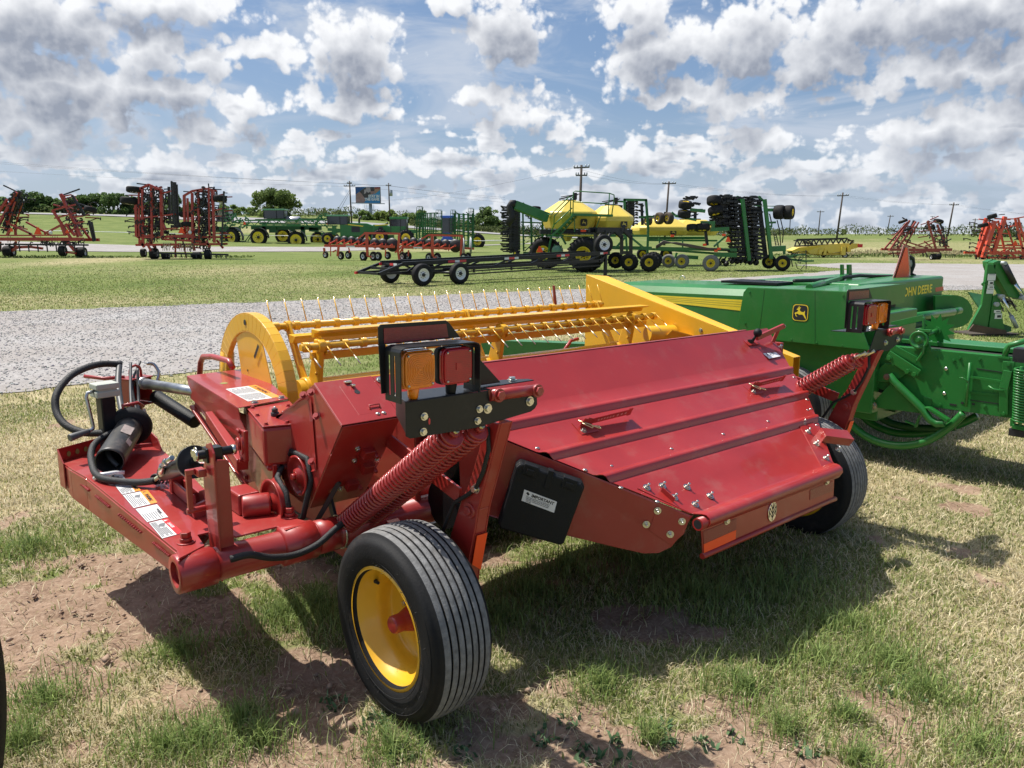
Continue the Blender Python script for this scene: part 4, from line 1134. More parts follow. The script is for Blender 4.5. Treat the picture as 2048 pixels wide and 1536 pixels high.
for k in range(14):
    t = .05 + k * .048; s0 = .06 if k % 4 else .12
    a, b = c00.lerp(c10, t).lerp(c01.lerp(c11, t), s0), c00.lerp(c10, t).lerp(c01.lerp(c11, t), .46); m.bar(a + Vector((0, 0, .0010)), b + Vector((0, 0, .0010)), .0042, .0006)
    a, b = c00.lerp(c10, t).lerp(c01.lerp(c11, t), .54), c00.lerp(c10, t).lerp(c01.lerp(c11, t), .94 - .1 * (k % 3 == 1)); m.bar(a + Vector((0, 0, .0010)), b + Vector((0, 0, .0010)), .0042, .0006)
m.build('small_print', INKG, wl)
m = MB(); m.tube((-.186, 2.60, .893), (.03, 1.75, .915), .030, n=20); m.tube((-.19, 2.64, .89), (-.18, 2.56, .896), .036, n=20); m.build('drive_shaft', STEEL, mower)
# inclined braces under the shield
m = MB(); m.bar((-.14, 1.62, .86), (-.225, .98, .77), .034, .055, w2=.05); m.bar((-.02, 1.45, .80), (-.16, .80, .66), .02, .30); m.build('gearbox_brace', RED, mower, .004)
m = MB(); m.prism([(-.05, 2.12, .822), (-.05, 1.856, .765), (-.05, 1.511, .602), (-.05, 1.388, .546), (-.05, 1.19, .62), (-.05, 1.12, .80), (-.05, 1.25, .90), (-.05, 2.05, .90)], (.005, 0, 0)); ep = m.build('header_end_sheet', RED, mower, .002)
m = MB(); m.bar((-.06, 2.12, .818), (-.06, 1.39, .540), .030, .016); m.build('sheet_flange', RED, ep, .003)
for v, w in ((1.50, .60), (1.40, .56), (1.80, .72)): MB().hexbolt((-.052, v, w + .015), (-1, 0, 0), .010, .008).build('bolt', RED, ep)
# belt pulleys below the gearbox
def pulley(c, r, w_, name='pulley'):
    m = MB(); m.lathe([(.012, -.012), (.03, -.012), (.034, 0), (r * .80, .006), (r * .86, -.006), (r, -.010), (r, -.004), (r - .018, .010), (r, .024), (r, .030), (r - .02, .032)], c, (1, 0, 0), 36)
    p = m.build(name, RED, mower); MB().hexbolt(V3(c) + Vector((-.012, 0, 0)), (-1, 0, 0), .014, .016).build('bolt', RED, p)
    return p
pulley((-.215, .70, .665), .105, .03); pulley((-.115, .66, .775), .088, .03)
m = MB(); m.path([(-.19, .595, .66), (-.19, .62, .73), (-.19, .70, .772), (-.12, .80, .79), (-.10, .75, .86), (-.10, .60, .86), (-.10, .57, .78), (-.14, .58, .62), (-.18, .66, .56)], .012, 8, closed=True); m.build('drive_belt', HOSE, mower)
m = MB(); m.tube((-.33, .74, .665), (-.225, .70, .665), .05, n=20); m.box((-.30, .80, .675), (.09, .14, .09)); m.build('bearing_housing', RED, mower, .008)
m = MB(); m.bar((-.07, .60, .58), (.00, .52, .76), .010, .02); m.bar((.0, .56, .56), (-.02, .60, .73), .012, .04); m.build('belt_idler', IRON, mower, .001)

# ---- pivot tube and A-frame tongue
m = MB(); m.tube((-.60, .50, .553), (2.95, .50, .553), .064, n=28); pt = m.build('pivot_tube', RED, mower)
m = MB(); m.lathe([(.048, -.006), (.070, -.006), (.073, 0), (.073, .13), (.066, .135)], (-.672, .50, .553), (1, 0, 0), 32); m.lathe([(.048, -.006), (.048, .10)], (-.672, .50, .553), (1, 0, 0), 32); m.lathe([(.048, .10), (.0, .10)], (-.672, .50, .553), (1, 0, 0), 32); m.build('pivot_sleeve', RED, mower)
m = MB(); m.lathe([(.065, -.005), (.078, 0), (.078, .135), (.065, .14)], (-.275, .50, .553), (1, 0, 0), 32); m.lathe([(.065, 0), (.070, .002), (.070, .09), (.065, .092)], (-.13, .50, .553), (1, 0, 0), 32); m.build('clamp_sleeve', RED, mower)
# top plate of the tongue
T = .630
tp = [(-.672, .455), (-.655, .535), (-.700, 1.70), (-.725, 1.90), (-.735, 2.06), (-.460, 2.20), (-.290, 2.11), (-.275, 1.97), (-.306, 1.43), (-.330, 1.20), (-.318, .888), (-.197, .630), (-.150, .490), (-.265, .470), (-.275, .530), (-.440, .530), (-.455, .640), (-.545, .640), (-.560, .52)]
m = MB(); m.prism([(u, v, T - .008) for u, v in tp], (0, 0, .008)); tong = m.build('tongue_plate', RED, mower, .002)
out = [(-.676, .455), (-.660, .535), (-.704, 1.70), (-.729, 1.90), (-.739, 2.06)]; hts = [.09, .10, .165, .155, .13]
m = MB()
for (a, ha), (b, hb) in zip(list(zip(out, hts))[:-1], list(zip(out, hts))[1:]):
    m.prism([(a[0], a[1], T - .0085), (b[0], b[1], T - .0085), (b[0], b[1], T - hb), (a[0], a[1], T - ha)], (.008, 0, 0))
m.prism([(-.64, .56, T - .11), (-.69, 1.9, T - .16), (-.31, 1.95, T - .16), (-.36, .95, T - .11)], (0, 0, .006))
m.prism([(-.30, 1.95, T - .009), (-.33, 1.22, T - .009), (-.335, 1.22, T - .15), (-.305, 1.95, T - .15)], (-.008, 0, 0))
m.build('tongue_side', RED, tong, .004)
m = MB(); rr_ = random.Random(4)
for a, b in ((.60, .78), (.92, 1.22), (1.34, 1.56), (1.66, 1.80)):
    n_ = 12
    for i in range(n_):
        t = a + (b - a) * i / n_; u = -.662 - (t - .535) * .044 / 1.165
        m.ball((u - .001, t, T - .038 - .012 * (t - .5)), .0058 + rr_.uniform(0, .002), 6)
m.build('weld_bead', RED, tong)
fp = [(-.752, 2.060), (-.478, 2.205), (-.290, 2.110)]
m = MB(); m.prism([fp[0] + (T - .115,), fp[1] + (T - .115,), fp[1] + (T + .070,), fp[0] + (T + .070,)], (.005, .006, 0)); m.prism([fp[1] + (T + .001,), fp[2] + (T + .001,), fp[2] + (T + .08,), fp[1] + (T + .070,)], (.002, .006, 0))
m.prism([(-.752, 2.055, T + .07), (-.752, 2.055, T - .12), (-.744, 1.985, T - .12), (-.744, 1.985, T + .008)], (.006, 0, 0))
m.prism([(-.290, 2.10, T + .001), (-.290, 2.10, T + .08), (-.283, 2.02, T + .060), (-.278, 1.96, T + .001)], (-.006, 0, 0))
fpl = m.build('tongue_end_plate', RED, tong, .001)
for k in range(3):
    t = .20 + .16 * k; p = Vector(fp[0] + (T + .030,)).lerp(Vector(fp[1] + (T + .030,)), t); dd = (Vector(fp[1] + (0,)) - Vector(fp[0] + (0,))).normalized()
    nn_ = Vector((dd.y, -dd.x, 0))
    m = MB(); m.prism([p + nn_ * .002 + dd * (.011 * math.cos(a)) + Vector((0, 0, .014 * math.sin(a))) for a in np.linspace(0, 6.28, 12, endpoint=False)], nn_ * .0012); m.build('slot_hole', material('grass_through_hole', (.25, .27, .08), .9), fpl)
for u, v in ((-.604, .589), (-.189, .596)):
    m = MB(); m.tube((u, v, T), (u, v, T + .005), .034, n=20); m.tube((u, v, T + .005), (u, v, T + .020), .022, n=20); m.tube((u, v, T + .020), (u, v, T + .042), .020, n=6); m.build('pivot_bolt', RED, tong, .002)
# warning decals along the tongue
LB = [((-.625, 1.652), (-.557, 1.652), (-.572, 1.505), (-.640, 1.500), None), ((-.630, 1.490), (-.545, 1.490), (-.560, 1.330), (-.640, 1.325), ORD), ((-.640, 1.315), (-.535, 1.320), (-.552, 1.115), (-.650, 1.105), ORD),
      ((-.648, 1.090), (-.560, 1.095), (-.572, .905), (-.655, .898), None), ((-.652, .885), (-.580, .892), (-.582, .690), (-.662, .682), REDC)]
for i, (a, b, c, d, band) in enumerate(LB):
    a, b, c, d = [Vector(p + (T + .0004,)) for p in (a, b, c, d)]
    b = a + (b - a) * 1.0
    m = MB(); m.prism([a, b, c, d], (0, 0, .0008)); lab = m.build('warning_label', PAPER, tong)
    up = Vector((0, 0, .0014)); f0 = .70
    if band is not None:
        m = MB(); m.prism([a.lerp(b, f0) + up, b + up, c + up, d.lerp(c, f0) + up], (0, 0, .0005)); m.build('colour_band', band, lab)
        word = "DANGER" if band is REDC else "WARNING"
        lx = (c - b).normalized(); s_ = (b - a).length
        M_ = plane_matrix(b.lerp(a, .24) + lx * (.28 * (c - b).length) + up + Vector((0, 0, .0008)), lx, (b - a))
        text(word, s_ * .22, M_, PAPER if band is REDC else INK, lab, bold=.0004)
        m = MB(); p0 = b.lerp(a, .15) + lx * .022 + up + Vector((0, 0, .0006)); w_ = (b - a).normalized(); m.prism([p0 + w_ * .008, p0 - w_ * .008 + lx * .009, p0 - w_ * .008 - lx * .009], (0, 0, .0003)); m.build('warning_mark', PAPER if band is REDC else INK, lab)
    if i == 3: text('IMPORTANT', (b - a).length * .15, plane_matrix(b.lerp(a, .20) + (c - b).normalized() * (.3 * (c - b).length) + up + Vector((0, 0, .0002)), (c - b), (b - a)), INKG, lab)
    m = MB(); m.bar(a + up, d + up, .0018, .0004); m.bar(a.lerp(b, .04) + up, a.lerp(b, .96) + up, .0018, .0004); m.bar(d.lerp(c, .04) + up, d.lerp(c, .96) + up, .0018, .0004)
    for k in range(8):
        t = .08 + k * (.56 if band else .8) / 8
        p, q = a.lerp(b, t), d.lerp(c, t)
        m.bar(p.lerp(q, .45 if k > 3 or i % 2 else .05) + up, p.lerp(q, .94 - .12 * (k % 3 == 2)) + up, .0036, .0005)
    if i in (2, 4, 0): 
        p = a.lerp(b, .42).lerp(d.lerp(c, .42), .2) + up
        m.prism([p, p + Vector((.022, .0, 0)), p + Vector((.006, -.045, 0)), p + Vector((-.012, -.028, 0))], (0, 0, .0004))
    m.build('small_print', INKG, lab)
# upright post with its cylinder lug
m = MB(); m.prism([(-.515, .485, .50), (-.515, .485, .945), (-.505, .485, .955), (-.470, .485, .95), (-.462, .485, .94), (-.462, .485, .50)], (0, .010, 0)); m.prism([(-.523, .470, .49), (-.523, .470, .985), (-.523, .50, 1.02), (-.523, .545, 1.005), (-.523, .60, .88), (-.523, .58, .60), (-.523, .58, .49)], (.0075, 0, 0)); post = m.build('lift_post', RED, mower, .003)
m = MB(); m.box((-.545, .555, .90), (.03, .05, .028)); m.box((-.575, .60, .82), (.02, .02, .17)); m.bar((-.555, .565, .905), (-.575, .60, .895), .03, .02); m.tube((-.59, .60, .745), (-.52, .60, .745), .012, n=6); m.build('post_bracket', RED, post, .003)
for p in ((-.532, .63, .955),): MB().hexbolt(p, (-1, 0, 0), .016, .012).build('pin', ZINC, post)
m = MB(); m.box((-.50, .545, .965), (.060, .05, .055)); m.tube((-.56, .545, .968), (-.43, .545, .968), .017, n=16); cl = m.build('clevis', BLK, mower, .003)
m = MB(); m.tube((-.566, .545, .968), (-.555, .545, .968), .020, n=16); m.tube((-.43, .545, .968), (-.415, .545, .968), .020, n=6); m.build('clevis_pin', ZINC, cl)
m = MB(); m.tube((-.50, .55, .958), (-.492, .80, .872), .021, n=18); m.build('cylinder_rod', CHROME, mower)
m = MB(); m.tube((-.492, .78, .878), (-.476, 1.24, .720), .036, n=24); m.tube((-.492, .775, .88), (-.491, .80, .872), .066, n=28); cyl = m.build('hydraulic_cylinder', BLK, mower, .002)
m = MB(); m.tube((-.535, .92, .872), (-.53, 1.08, .80), .011, n=6); m.tube((-.535, .99, .84), (-.535, 1.02, .828), .016, n=6); m.tube((-.53, 1.08, .80), (-.528, 1.12, .762), .014, n=10); m.build('hose_fitting', ZINC, cyl)
m = MB(); m.bar((-.45, 1.25, .66), (-.46, .96, .66), .012, .055); m.bar((-.41, 1.25, .66), (-.42, .96, .66), .012, .055); m.bar((-.46, .96, .66), (-.485, .84, .69), .012, .065); m.bar((-.42, .96, .66), (-.44, .84, .70), .012, .07); m.bar((-.50, .83, .65), (-.38, .84, .68), .02, .06); m.box((-.435, 1.22, .675), (.06, .03, .09)); m.build('cylinder_lug', RED, mower, .003)
# front tongue tube to the hitch
m = MB(); m.bar((-.365, 2.10, .585), (-.19, 2.95, .545), .17, .13, w2=.13, h2=.12); m.bar((-.31, 2.25, .70), (-.185, 2.75, .66), .10, .10, w2=.09); ht = m.build('hitch_beam', RED, mower, .006)
m = MB()
b0 = Vector((-.205, 2.66, .84)); bx, by = Vector((.92, .39, 0)), Vector((-.39, .92, 0))
for s_ in (-1, 1): m.prism([b0 + bx * (.062 * s_) + by * -.05 + Vector((0, 0, -.075)), b0 + bx * (.062 * s_) + by * .06 + Vector((0, 0, -.075)), b0 + bx * (.062 * s_) + by * .06 + Vector((0, 0, .075)), b0 + bx * (.062 * s_) + by * -.05 + Vector((0, 0, .075))], bx * (.010 * s_))
m.prism([b0 + bx * -.06 + by * .062 + Vector((0, 0, -.075)), b0 + bx * .06 + by * .062 + Vector((0, 0, -.075)), b0 + bx * .06 + by * .062 + Vector((0, 0, .075)), b0 + bx * -.06 + by * .062 + Vector((0, 0, .075))], by * .01)
for z in (-.085, .077): m.prism([b0 + bx * -.08 + by * -.055 + Vector((0, 0, z)), b0 + bx * .08 + by * -.055 + Vector((0, 0, z)), b0 + bx * .08 + by * .07 + Vector((0, 0, z)), b0 + bx * -.08 + by * .07 + Vector((0, 0, z))], (0, 0, .008))
m.tube(b0 + Vector((0, 0, -.19)), b0 + Vector((0, 0, -.085)), .026, n=14)
hb = m.build('swivel_hitch', RED, mower, .002)
m = MB(); m.path([b0 + Vector((-.035, -.02, .085)), b0 + Vector((-.034, -.02, .125)), b0 + Vector((-.02, -.01, .150)), b0 + Vector((.005, .0, .155)), b0 + Vector((.028, .01, .143)), b0 + Vector((.036, .015, .118)), b0 + Vector((.036, .015, .085))], .008, 8); m.path([b0 + Vector((-.06, 0, .09)), b0 + Vector((-.16, .05, .085)), b0 + Vector((-.25, .12, .10))], .011, 8); m.build('lifting_eye', RED, hb)
m = MB(); m.tube((-.11, 2.62, .80), (-.015, 2.22, .70), .042, .040, n=18); m.build('shaft_guard_tube', PLAS, mower, .004)
# parking jack with crank
J = Vector((-.510, 2.06, 0))
m = MB(); m.box(J + Vector((0, 0, .735)), (.072, .072, .41), .15); jk = m.build('parking_jack', BLK, mower, .006)
m = MB(); m.box(J + Vector((0, 0, .958)), (.115, .095, .034), .15); m.box(J + Vector((0, 0, .998)), (.115, .095, .030), .15); m.box(J + Vector((0, 0, .977)), (.09, .08, .02), .15); m.build('jack_head', material('pale_jack_casting', (.42, .44, .38), .5), jk, .006)
m = MB(); m.path([J + Vector((-.05, -.01, .975)), J + Vector((-.085, -.02, .972)), J + Vector((-.092, -.022, .95)), J + Vector((-.075, -.03, .80)), J + Vector((-.078, -.032, .785)), J + Vector((-.10, -.04, .78))], .009, 8); m.build('crank_arm', STEEL, jk)
m = MB(); m.tube(J + Vector((-.095, -.04, .78)), J + Vector((-.195, -.075, .765)), .012, .020, n=14); m.build('crank_handle', material('grey_grip', (.10, .10, .10), .5), jk, .004)
# telescoping cover lying on the tongue
a, b = Vector((-.605, 1.66, .700)), Vector((-.395, 2.055, .775)); ax = (b - a).normalized()
m = MB(); m.lathe([(.060, 0), (.066, 0), (.066, .02), (.064, (b - a).length)], a, ax, 28); m.lathe([(.060, 0), (.058, .30)], a, ax, 28); m.lathe([(.058, .22), (0, .22)], a, ax, 20); cvt = m.build('shaft_cover', material('worn_black_plastic', (.030, .029, .028), .45, dust=((.30, .24, .20), .25, 14)), mower)
m = MB(); m.lathe([(.064, 0), (.090, .004), (.102, .02), (.104, .05), (.092, .075), (.064, .08)], b - ax * .06, ax, 32); m.build('rubber_boot', RUB, cvt)
m = MB(); m.path([b + Vector((-.04, -.02, .085)), b + Vector((-.045, -.02, .11)), b + Vector((.04, .01, .11)), b + Vector((.07, .02, .085))], .009, 8); m.build('boot_handle', RED, cvt)
m = MB(); x_, y_, _ = frame_of(ax)
for t, ang, w_, l_ in ((.20, 1.1, .05, .09), (.12, .55, .03, .05)):
    c_ = a + ax * t; n_ = (Vector((1, -.3, 0)) * math.cos(ang) + Vector((0, 0, 1)) * math.sin(ang)); n_ = (n_ - ax * n_.dot(ax)).normalized(); s_ = ax.cross(n_)
    m.quad(c_ + n_ * .0655 - s_ * w_ / 2, c_ + n_ * .0655 + s_ * w_ / 2, c_ + n_ * .0655 + s_ * w_ / 2 + ax * l_, c_ + n_ * .0655 - s_ * w_ / 2 + ax * l_, .001)
m.build('torn_sticker', material('torn_sticker', (.34, .28, .26), .7, var=.3, vscale=30), cvt)
# hoses over the tongue and to the wheel
def hose(pts, r, name='hydraulic_hose', mat=None, n=10):
    P = [V3(p) for p in pts]; out = []
    for i in range(len(P) - 1):                                   # Catmull-Rom through the points
        p0, p1, p2, p3 = P[max(i - 1, 0)], P[i], P[i + 1], P[min(i + 2, len(P) - 1)]
        for k in range(8):
            t = k / 8; out.append(.5 * ((2 * p1) + (p2 - p0) * t + (2 * p0 - 5 * p1 + 4 * p2 - p3) * t * t + (3 * p1 - p0 - 3 * p2 + p3) * t ** 3))
    out.append(P[-1])
    return MB().path(out, r, n).build(name, mat or HOSE, mower)
hose([(-.30, 2.58, 1.02), (-.40, 2.56, 1.035), (-.50, 2.50, 1.03), (-.60, 2.42, 1.0), (-.68, 2.34, .93), (-.70, 2.28, .85), (-.68, 2.2, .79), (-.62, 2.12, .755), (-.55, 2.06, .75), (-.47, 2.02, .745)], .019)
hose([(-.42, 2.02, .76), (-.50, 2.0, .76), (-.60, 1.93, .735), (-.645, 1.84, .70), (-.665, 1.72, .665), (-.67, 1.62, .655), (-.655, 1.54, .652), (-.61, 1.46, .652), (-.55, 1.38, .655), (-.50, 1.32, .668)], .0165)
hose([(-.50, 1.33, .668), (-.49, 1.27, .700), (-.505, 1.20, .725), (-.522, 1.12, .757)], .0095, mat=material('pale_hose_sleeve', (.45, .50, .33), .6))
hose([(-.56, 1.70, .66), (-.585, 1.74, .70), (-.58, 1.82, .735), (-.55, 1.88, .74), (-.50, 1.93, .75)], .0125, mat=material('grey_hose', (.06, .06, .062), .5))
hose([(-.30, 2.60, 1.03), (-.36, 2.42, .93), (-.40, 2.22, .83), (-.42, 2.06, .78)], .017, mat=material('grey_hose', (.06, .06, .062), .5))
hose([(-.24, 2.60, 1.02), (-.29, 2.45, .90), (-.33, 2.30, .82)], .008, mat=material('grey_hose', (.06, .06, .062), .5))
hose([(-.20, 2.62, .98), (-.24, 2.5, .80), (-.30, 2.3, .74)], .008, mat=material('grey_hose', (.06, .06, .062), .5))
hose([(-.16, 2.70, 1.01), (-.24, 2.60, .90), (-.26, 2.48, .76), (-.29, 2.3, .72)], .007, mat=material('grey_hose', (.06, .06, .062), .5))
hose([(-.12, 2.72, .99), (-.08, 2.72, .98), (-.06, 2.70, .93), (-.075, 2.69, .88)], .010, mat=STEEL)
hose([(-.51, .40, .60), (-.44, .395, .60), (-.36, .40, .565), (-.26, .41, .545), (-.16, .415, .560), (-.06, .43, .605), (.05, .44, .64), (.12, .44, .66)], .0135)
m = MB(); m.path(circ((-.02, .50, .553), .070, 20, (0, 1, 0), (0, 0, 1)), .004, 6, closed=True); m.hexbolt((-.02, .432, .60), (0, -.8, .5), .011, .01); m.build('hose_clamp', ZINC, mower)
m = MB(); m.path([(-.685, 1.62, .640), (-.66, 1.60, .660), (-.63, 1.585, .662), (-.60, 1.60, .658), (-.56, 1.60, .65)], .010, 8); m.build('cable_tie', WHITE, mower)
MB().hexbolt((-.615, 1.605, .634), (0, 0, 1), .012, .03).build('bolt', ZINC, mower)
m = MB(); rr_ = random.Random(9)
for k in range(16): 
    c_ = Vector((-.46 + rr_.uniform(-.03, .03), 1.36 + rr_.uniform(-.06, .06), .665)); m.path(circ(c_, .012 + rr_.uniform(0, .008), 10, (rr_.uniform(-1, 1), 1, .3), (.4, rr_.uniform(-1, 1), 1), 0, 5), .004, 5)
m.build('chain', IRON, mower)

# ================================================================== the green square baler behind the mower
# local axes: x across (away from the camera), y forward, z up; the bale chamber's near side is x = 0
BO, BA = Vector((3.0796, 5.6, 0)), R(42.5)
baler = empty('hay_baler', BO, BA, 'green square hay baler with leaping deer badge, parked beyond the red mower', 'baler')
BX, BY = Vector((math.cos(BA), math.sin(BA), 0)), Vector((-math.sin(BA), math.cos(BA), 0))


def bq(px, py, u=None, v=None):
    """local baler coordinates of a point on the plane x = u or y = v"""
    yy = (768 - py) / FPX
    d = Vector(((px - 1024) / FPX, math.cos(PITCH) + yy * math.sin(PITCH), -math.sin(PITCH) + yy * math.cos(PITCH)))
    c = Vector((0, 0, CAM_H)) - BO
    e, val = (BX, u) if u is not None else (BY, v)
    t = (val - c.dot(e)) / d.dot(e); p = c + d * t
    return Vector((p.dot(BX), p.dot(BY), p.z))


def a6(x, y, u=None, v=None): return bq(1440 + x / 3.368, 480 + y / 3.368, u, v)
def a7(x, y, u=None, v=None): return bq(1650 + x / 4.042, 520 + y / 4.042, u, v)


# bale chamber
m = MB()
m.prism([(0, .62, .93), (0, -1.25, .945), (0, -1.25, .525), (0, .0, .512), (0, .37, .60), (0, .62, .60)], (.006, 0, 0))
m.prism([(0, .45, .9305), (0, -1.25, .9455), (.045, -1.25, .951), (.045, .45, .936)], (0, 0, -.004))
m.prism([(.62, .62, .93), (.62, -1.25, .945), (.62, -1.25, .52), (.62, .62, .52)], (.006, 0, 0))
m.prism([(.42, .45, .915), (.42, -1.25, .93), (.66, -1.25, .955), (.66, .45, .94)], (0, 0, .006))
ch = m.build('bale_chamber', GRN, baler, .003)
m = MB(); m.box((.31, -.35, .73), (.58, 1.7, .34)); m.build('chamber_interior', material('shaded_interior', (.02, .03, .02), .8), ch)  # near-black filling: the shade inside the chamber is put into its colour
m = MB(); m.bar((.12, .40, .965), (.12, -1.25, .975), .05, .03); m.build('chamber_rail', GRN, ch, .003)
for p in (a7(978, 880, u=-.001), a7(963, 1080, u=-.001)): MB().ball(p, .014, 12, (.5, 1, 1)).build('carriage_bolt', ZINC, ch)
# side door with rod, handle and strap
m = MB(); m.tube(a7(1172, 830, u=-.02), a7(1140, 1185, u=-.02), .011, n=10); m.bar(a7(1175, 945, u=-.022), a7(1420, 980, u=-.022), .014, .014); m.path([a7(1320, 1018, u=-.03), a7(1360, 1045, u=-.03), a7(1445, 1058, u=-.03)], .008, 6); m.path([a7(1160, 985, u=-.03), a7(1120, 955, u=-.03), a7(1085, 950, u=-.03)], .004, 6); m.build('door_rod', GRN, ch)
m = MB(); m.bar(a7(1485, 820, u=-.014), a7(1478, 900, u=-.014), .07, .012, up=(1, 0, 0)); m.bar(a7(1480, 895, u=-.022), a7(1445, 1040, u=-.026), .055, .016, up=(1, 0, 0)); m.bar(a7(1445, 1040, u=-.026), a7(1445, 1250, u=-.014), .055, .016, up=(1, 0, 0)); stp = m.build('door_strap', GRN, ch, .003)
for p in (a7(1485, 842, u=-.02), a7(1445, 1240, u=-.02)): MB().hexbolt(p, (-1, 0, 0), .012, .010).build('bolt', GRN, stp)
m = MB()
for a, b in (((1225, 878), (1430, 908)), ((1175, 1132), (1415, 1165))): m.bar(a7(*a, u=-.0015), a7(*b, u=-.0015), .006, .002, up=(1, 0, 0))
for p in ((1110, 1155), (1200, 1165)): m.box(a7(*p, u=-.0015), (.002, .018, .014))
m.box(a7(1035, 1170, u=-.0015), (.002, .045, .012)); m.build('slot', INK, ch)
m = MB(); m.quad(a7(1170, 1080, u=-.002), a7(1410, 1105, u=-.002), a7(1410, 1085, u=-.002), a7(1170, 1060, u=-.002), .004); m.build('door_edge', GRN, ch)
# big coil spring of the bale tension at the chamber end
p0, p1 = a7(1590, 880, u=-.06), a7(1575, 1310, u=-.06); pts = []
for i in range(20 * 12 + 1):
    t = i / 240; th = t * 20 * 2 * math.pi; pts.append(p0.lerp(p1, t) + Vector((math.cos(th), math.sin(th), 0)) * .040)
m = MB().path(pts, .0085, 6); m.build('tension_spring', GRN, baler)
m = MB(); m.bar(a7(1520, 1280, u=-.05), a7(1520, 1345, u=-.05), .03, .03); m.bar(a7(1520, 1340, u=-.05), a7(1640, 1365, u=-.05), .05, .03); m.tube(a7(1590, 860, u=-.06), a7(1575, 1370, u=-.06), .012, n=10); m.build('spring_bracket', GRN, baler, .003)
m = MB(); m.box(a7(1600, 770, u=.05), (.10, .10, .10)); m.box(a7(1560, 1395, u=-.03), (.06, .10, .05)); m.build('tension_block', IRON, baler, .004)
m = MB(); m.path([a7(1450, 790, u=.02), a7(1470, 720, u=.02), a7(1490, 690, u=.02), a7(1640, 650, u=.02)], .019, 10); m.box(a7(1452, 786, u=.02), (.05, .07, .015)); m.build('grab_rail', GRN, baler)
# knotter shield with its badge
U0 = -.20
P = [a6(185, 320, u=U0), a6(158, 352, u=U0), a6(115, 590, u=U0), a6(370, 675, u=U0), a6(1010, 742, u=U0), a6(870, 350, u=U0)]
m = MB(); m.prism(P, (.006, 0, 0))
tl, tr = P[0], P[5]
v1 = tr.y
m.prism([tl + Vector((.0061, 0, -.001)), tr + Vector((.0061, 0, -.001)), Vector((.78, v1, 1.352)), Vector((.78, tl.y - .1, 1.31))], (0, 0, .005))
m.prism([Vector((U0 + .12, v1 - .035, 1.354)), Vector((.80, v1 - .035, 1.358)), Vector((.80, v1, 1.352)), Vector((U0 + .0061, v1, 1.343))], (0, 0, .005))
m.prism([Vector((U0 + .12, v1 - .036, 1.356)), Vector((.80, v1 - .036, 1.360)), Vector((.80, v1 - .03, 1.20)), Vector((U0 + .12, v1 - .03, 1.185))], (0, .006, 0))
m.prism([Vector((U0 + .006, v1, 1.345)), Vector((U0 + .12, v1 - .036, 1.356)), Vector((U0 + .12, v1 - .03, 1.185)), Vector((U0 + .006, v1, .92))], (0, .006, 0))
shl2 = m.build('knotter_shield', GRN, baler, .006)
# badge: a leaping deer on a dark rounded square
bc = a6(541, 490, u=U0 - .001); s_ = .066
def bd(x, y, h=0.0): return bc + Vector((-h, -x * s_, y * s_))
def rsq(r, k, n=40): return [(r * (abs(math.cos(a)) ** k) * (1 if math.cos(a) > 0 else -1), r * (abs(math.sin(a)) ** k) * (1 if math.sin(a) > 0 else -1)) for a in np.linspace(0, 2 * math.pi, n, endpoint=False)]
m = MB(); m.prism([bd(x, y) for x, y in rsq(1.06, .42)], (-.0008, 0, 0)); bg_ = m.build('deer_badge', INK, shl2)
m = MB(); m.prism([bd(x, y, .0009) for x, y in rsq(1.0, .42)], (-.0004, 0, 0)); m.build('badge_border', DECY, bg_)
m = MB(); m.prism([bd(x, y, .0014) for x, y in rsq(.91, .42)], (-.0004, 0, 0)); m.build('badge_field', INK, bg_)
DEER = [(-.72, -.10), (-.60, .02), (-.42, .06), (-.30, .16), (-.26, .30), (-.42, .34), (-.50, .40), (-.36, .50), (-.28, .52), (-.34, .70), (-.28, .70), (-.22, .58), (-.20, .78), (-.13, .78), (-.14, .58), (-.02, .66), (.06, .60), (-.06, .50), (-.08, .42), (-.02, .22), (.14, .12), (.36, .10), (.50, .16), (.56, .30), (.60, .14), (.56, .0), (.62, -.22), (.74, -.50), (.80, -.78), (.62, -.58), (.48, -.36), (.28, -.20), (.06, -.22), (-.14, -.24), (-.28, -.16), (-.42, -.12), (-.52, -.22), (-.46, -.40), (-.34, -.44), (-.40, -.50), (-.56, -.44), (-.62, -.26), (-.66, -.16)]
m = MB(); m.prism([bd(x, y, .0019) for x, y in DEER], (-.0004, 0, 0)); m.build('deer_mark', DECY, bg_)
# body below and behind the shield
m = MB(); m.box((.12, 1.0, .66), (.42, 1.3, .52)); m.box((.33, .95, .75), (.62, 1.2, .85)); m.build('body_shell', GRN, baler, .01)
m = MB(); m.box((.45, 1.05, 1.15), (.5, 1.0, .35)); m.build('knotter_housing', material('shaded_interior', (.02, .03, .02), .8), baler)  # near-black block: shade of the cavity under the shield, put into its colour
# front drive shield with a yellow stripe
m = MB(); c = [(1.52, 1.18), (1.52, 1.30), (1.50, 1.325), (2.60, 1.325)]
m.prism([(-.10, 1.30, .62), (-.10, 1.30, 1.25), (-.06, 1.30, 1.305), (.02, 1.30, 1.33), (.65, 1.30, 1.33), (.65, 1.30, .62)], (0, 1.62, -.03)); fs = m.build('drive_shield', GRN, baler, .012)
m = MB()
m.prism([(-.1015, 1.36, 1.215), (-.1015, 2.5, 1.20), (-.1015, 2.5, 1.145), (-.1015, 1.36, 1.115)], (-.001, 0, 0)); st_ = m.build('yellow_stripe', DECY, fs)
m = MB()
for k in range(3): m.bar((-.1028, 1.36, 1.195 - .022 * k), (-.1028, 2.5, 1.185 - .012 * k), .003, .0006, up=(1, 0, 0))
m.build('pinstripe', material('olive_pinstripe', (.30, .30, .05), .5), st_)
m = MB(); m.path(circ((.2, 2.35, 1.345), .03, 10, (0, 1, 0), (0, 0, 1), 0, math.pi), .004, 5); m.build('lifting_clip', ZINC, fs)
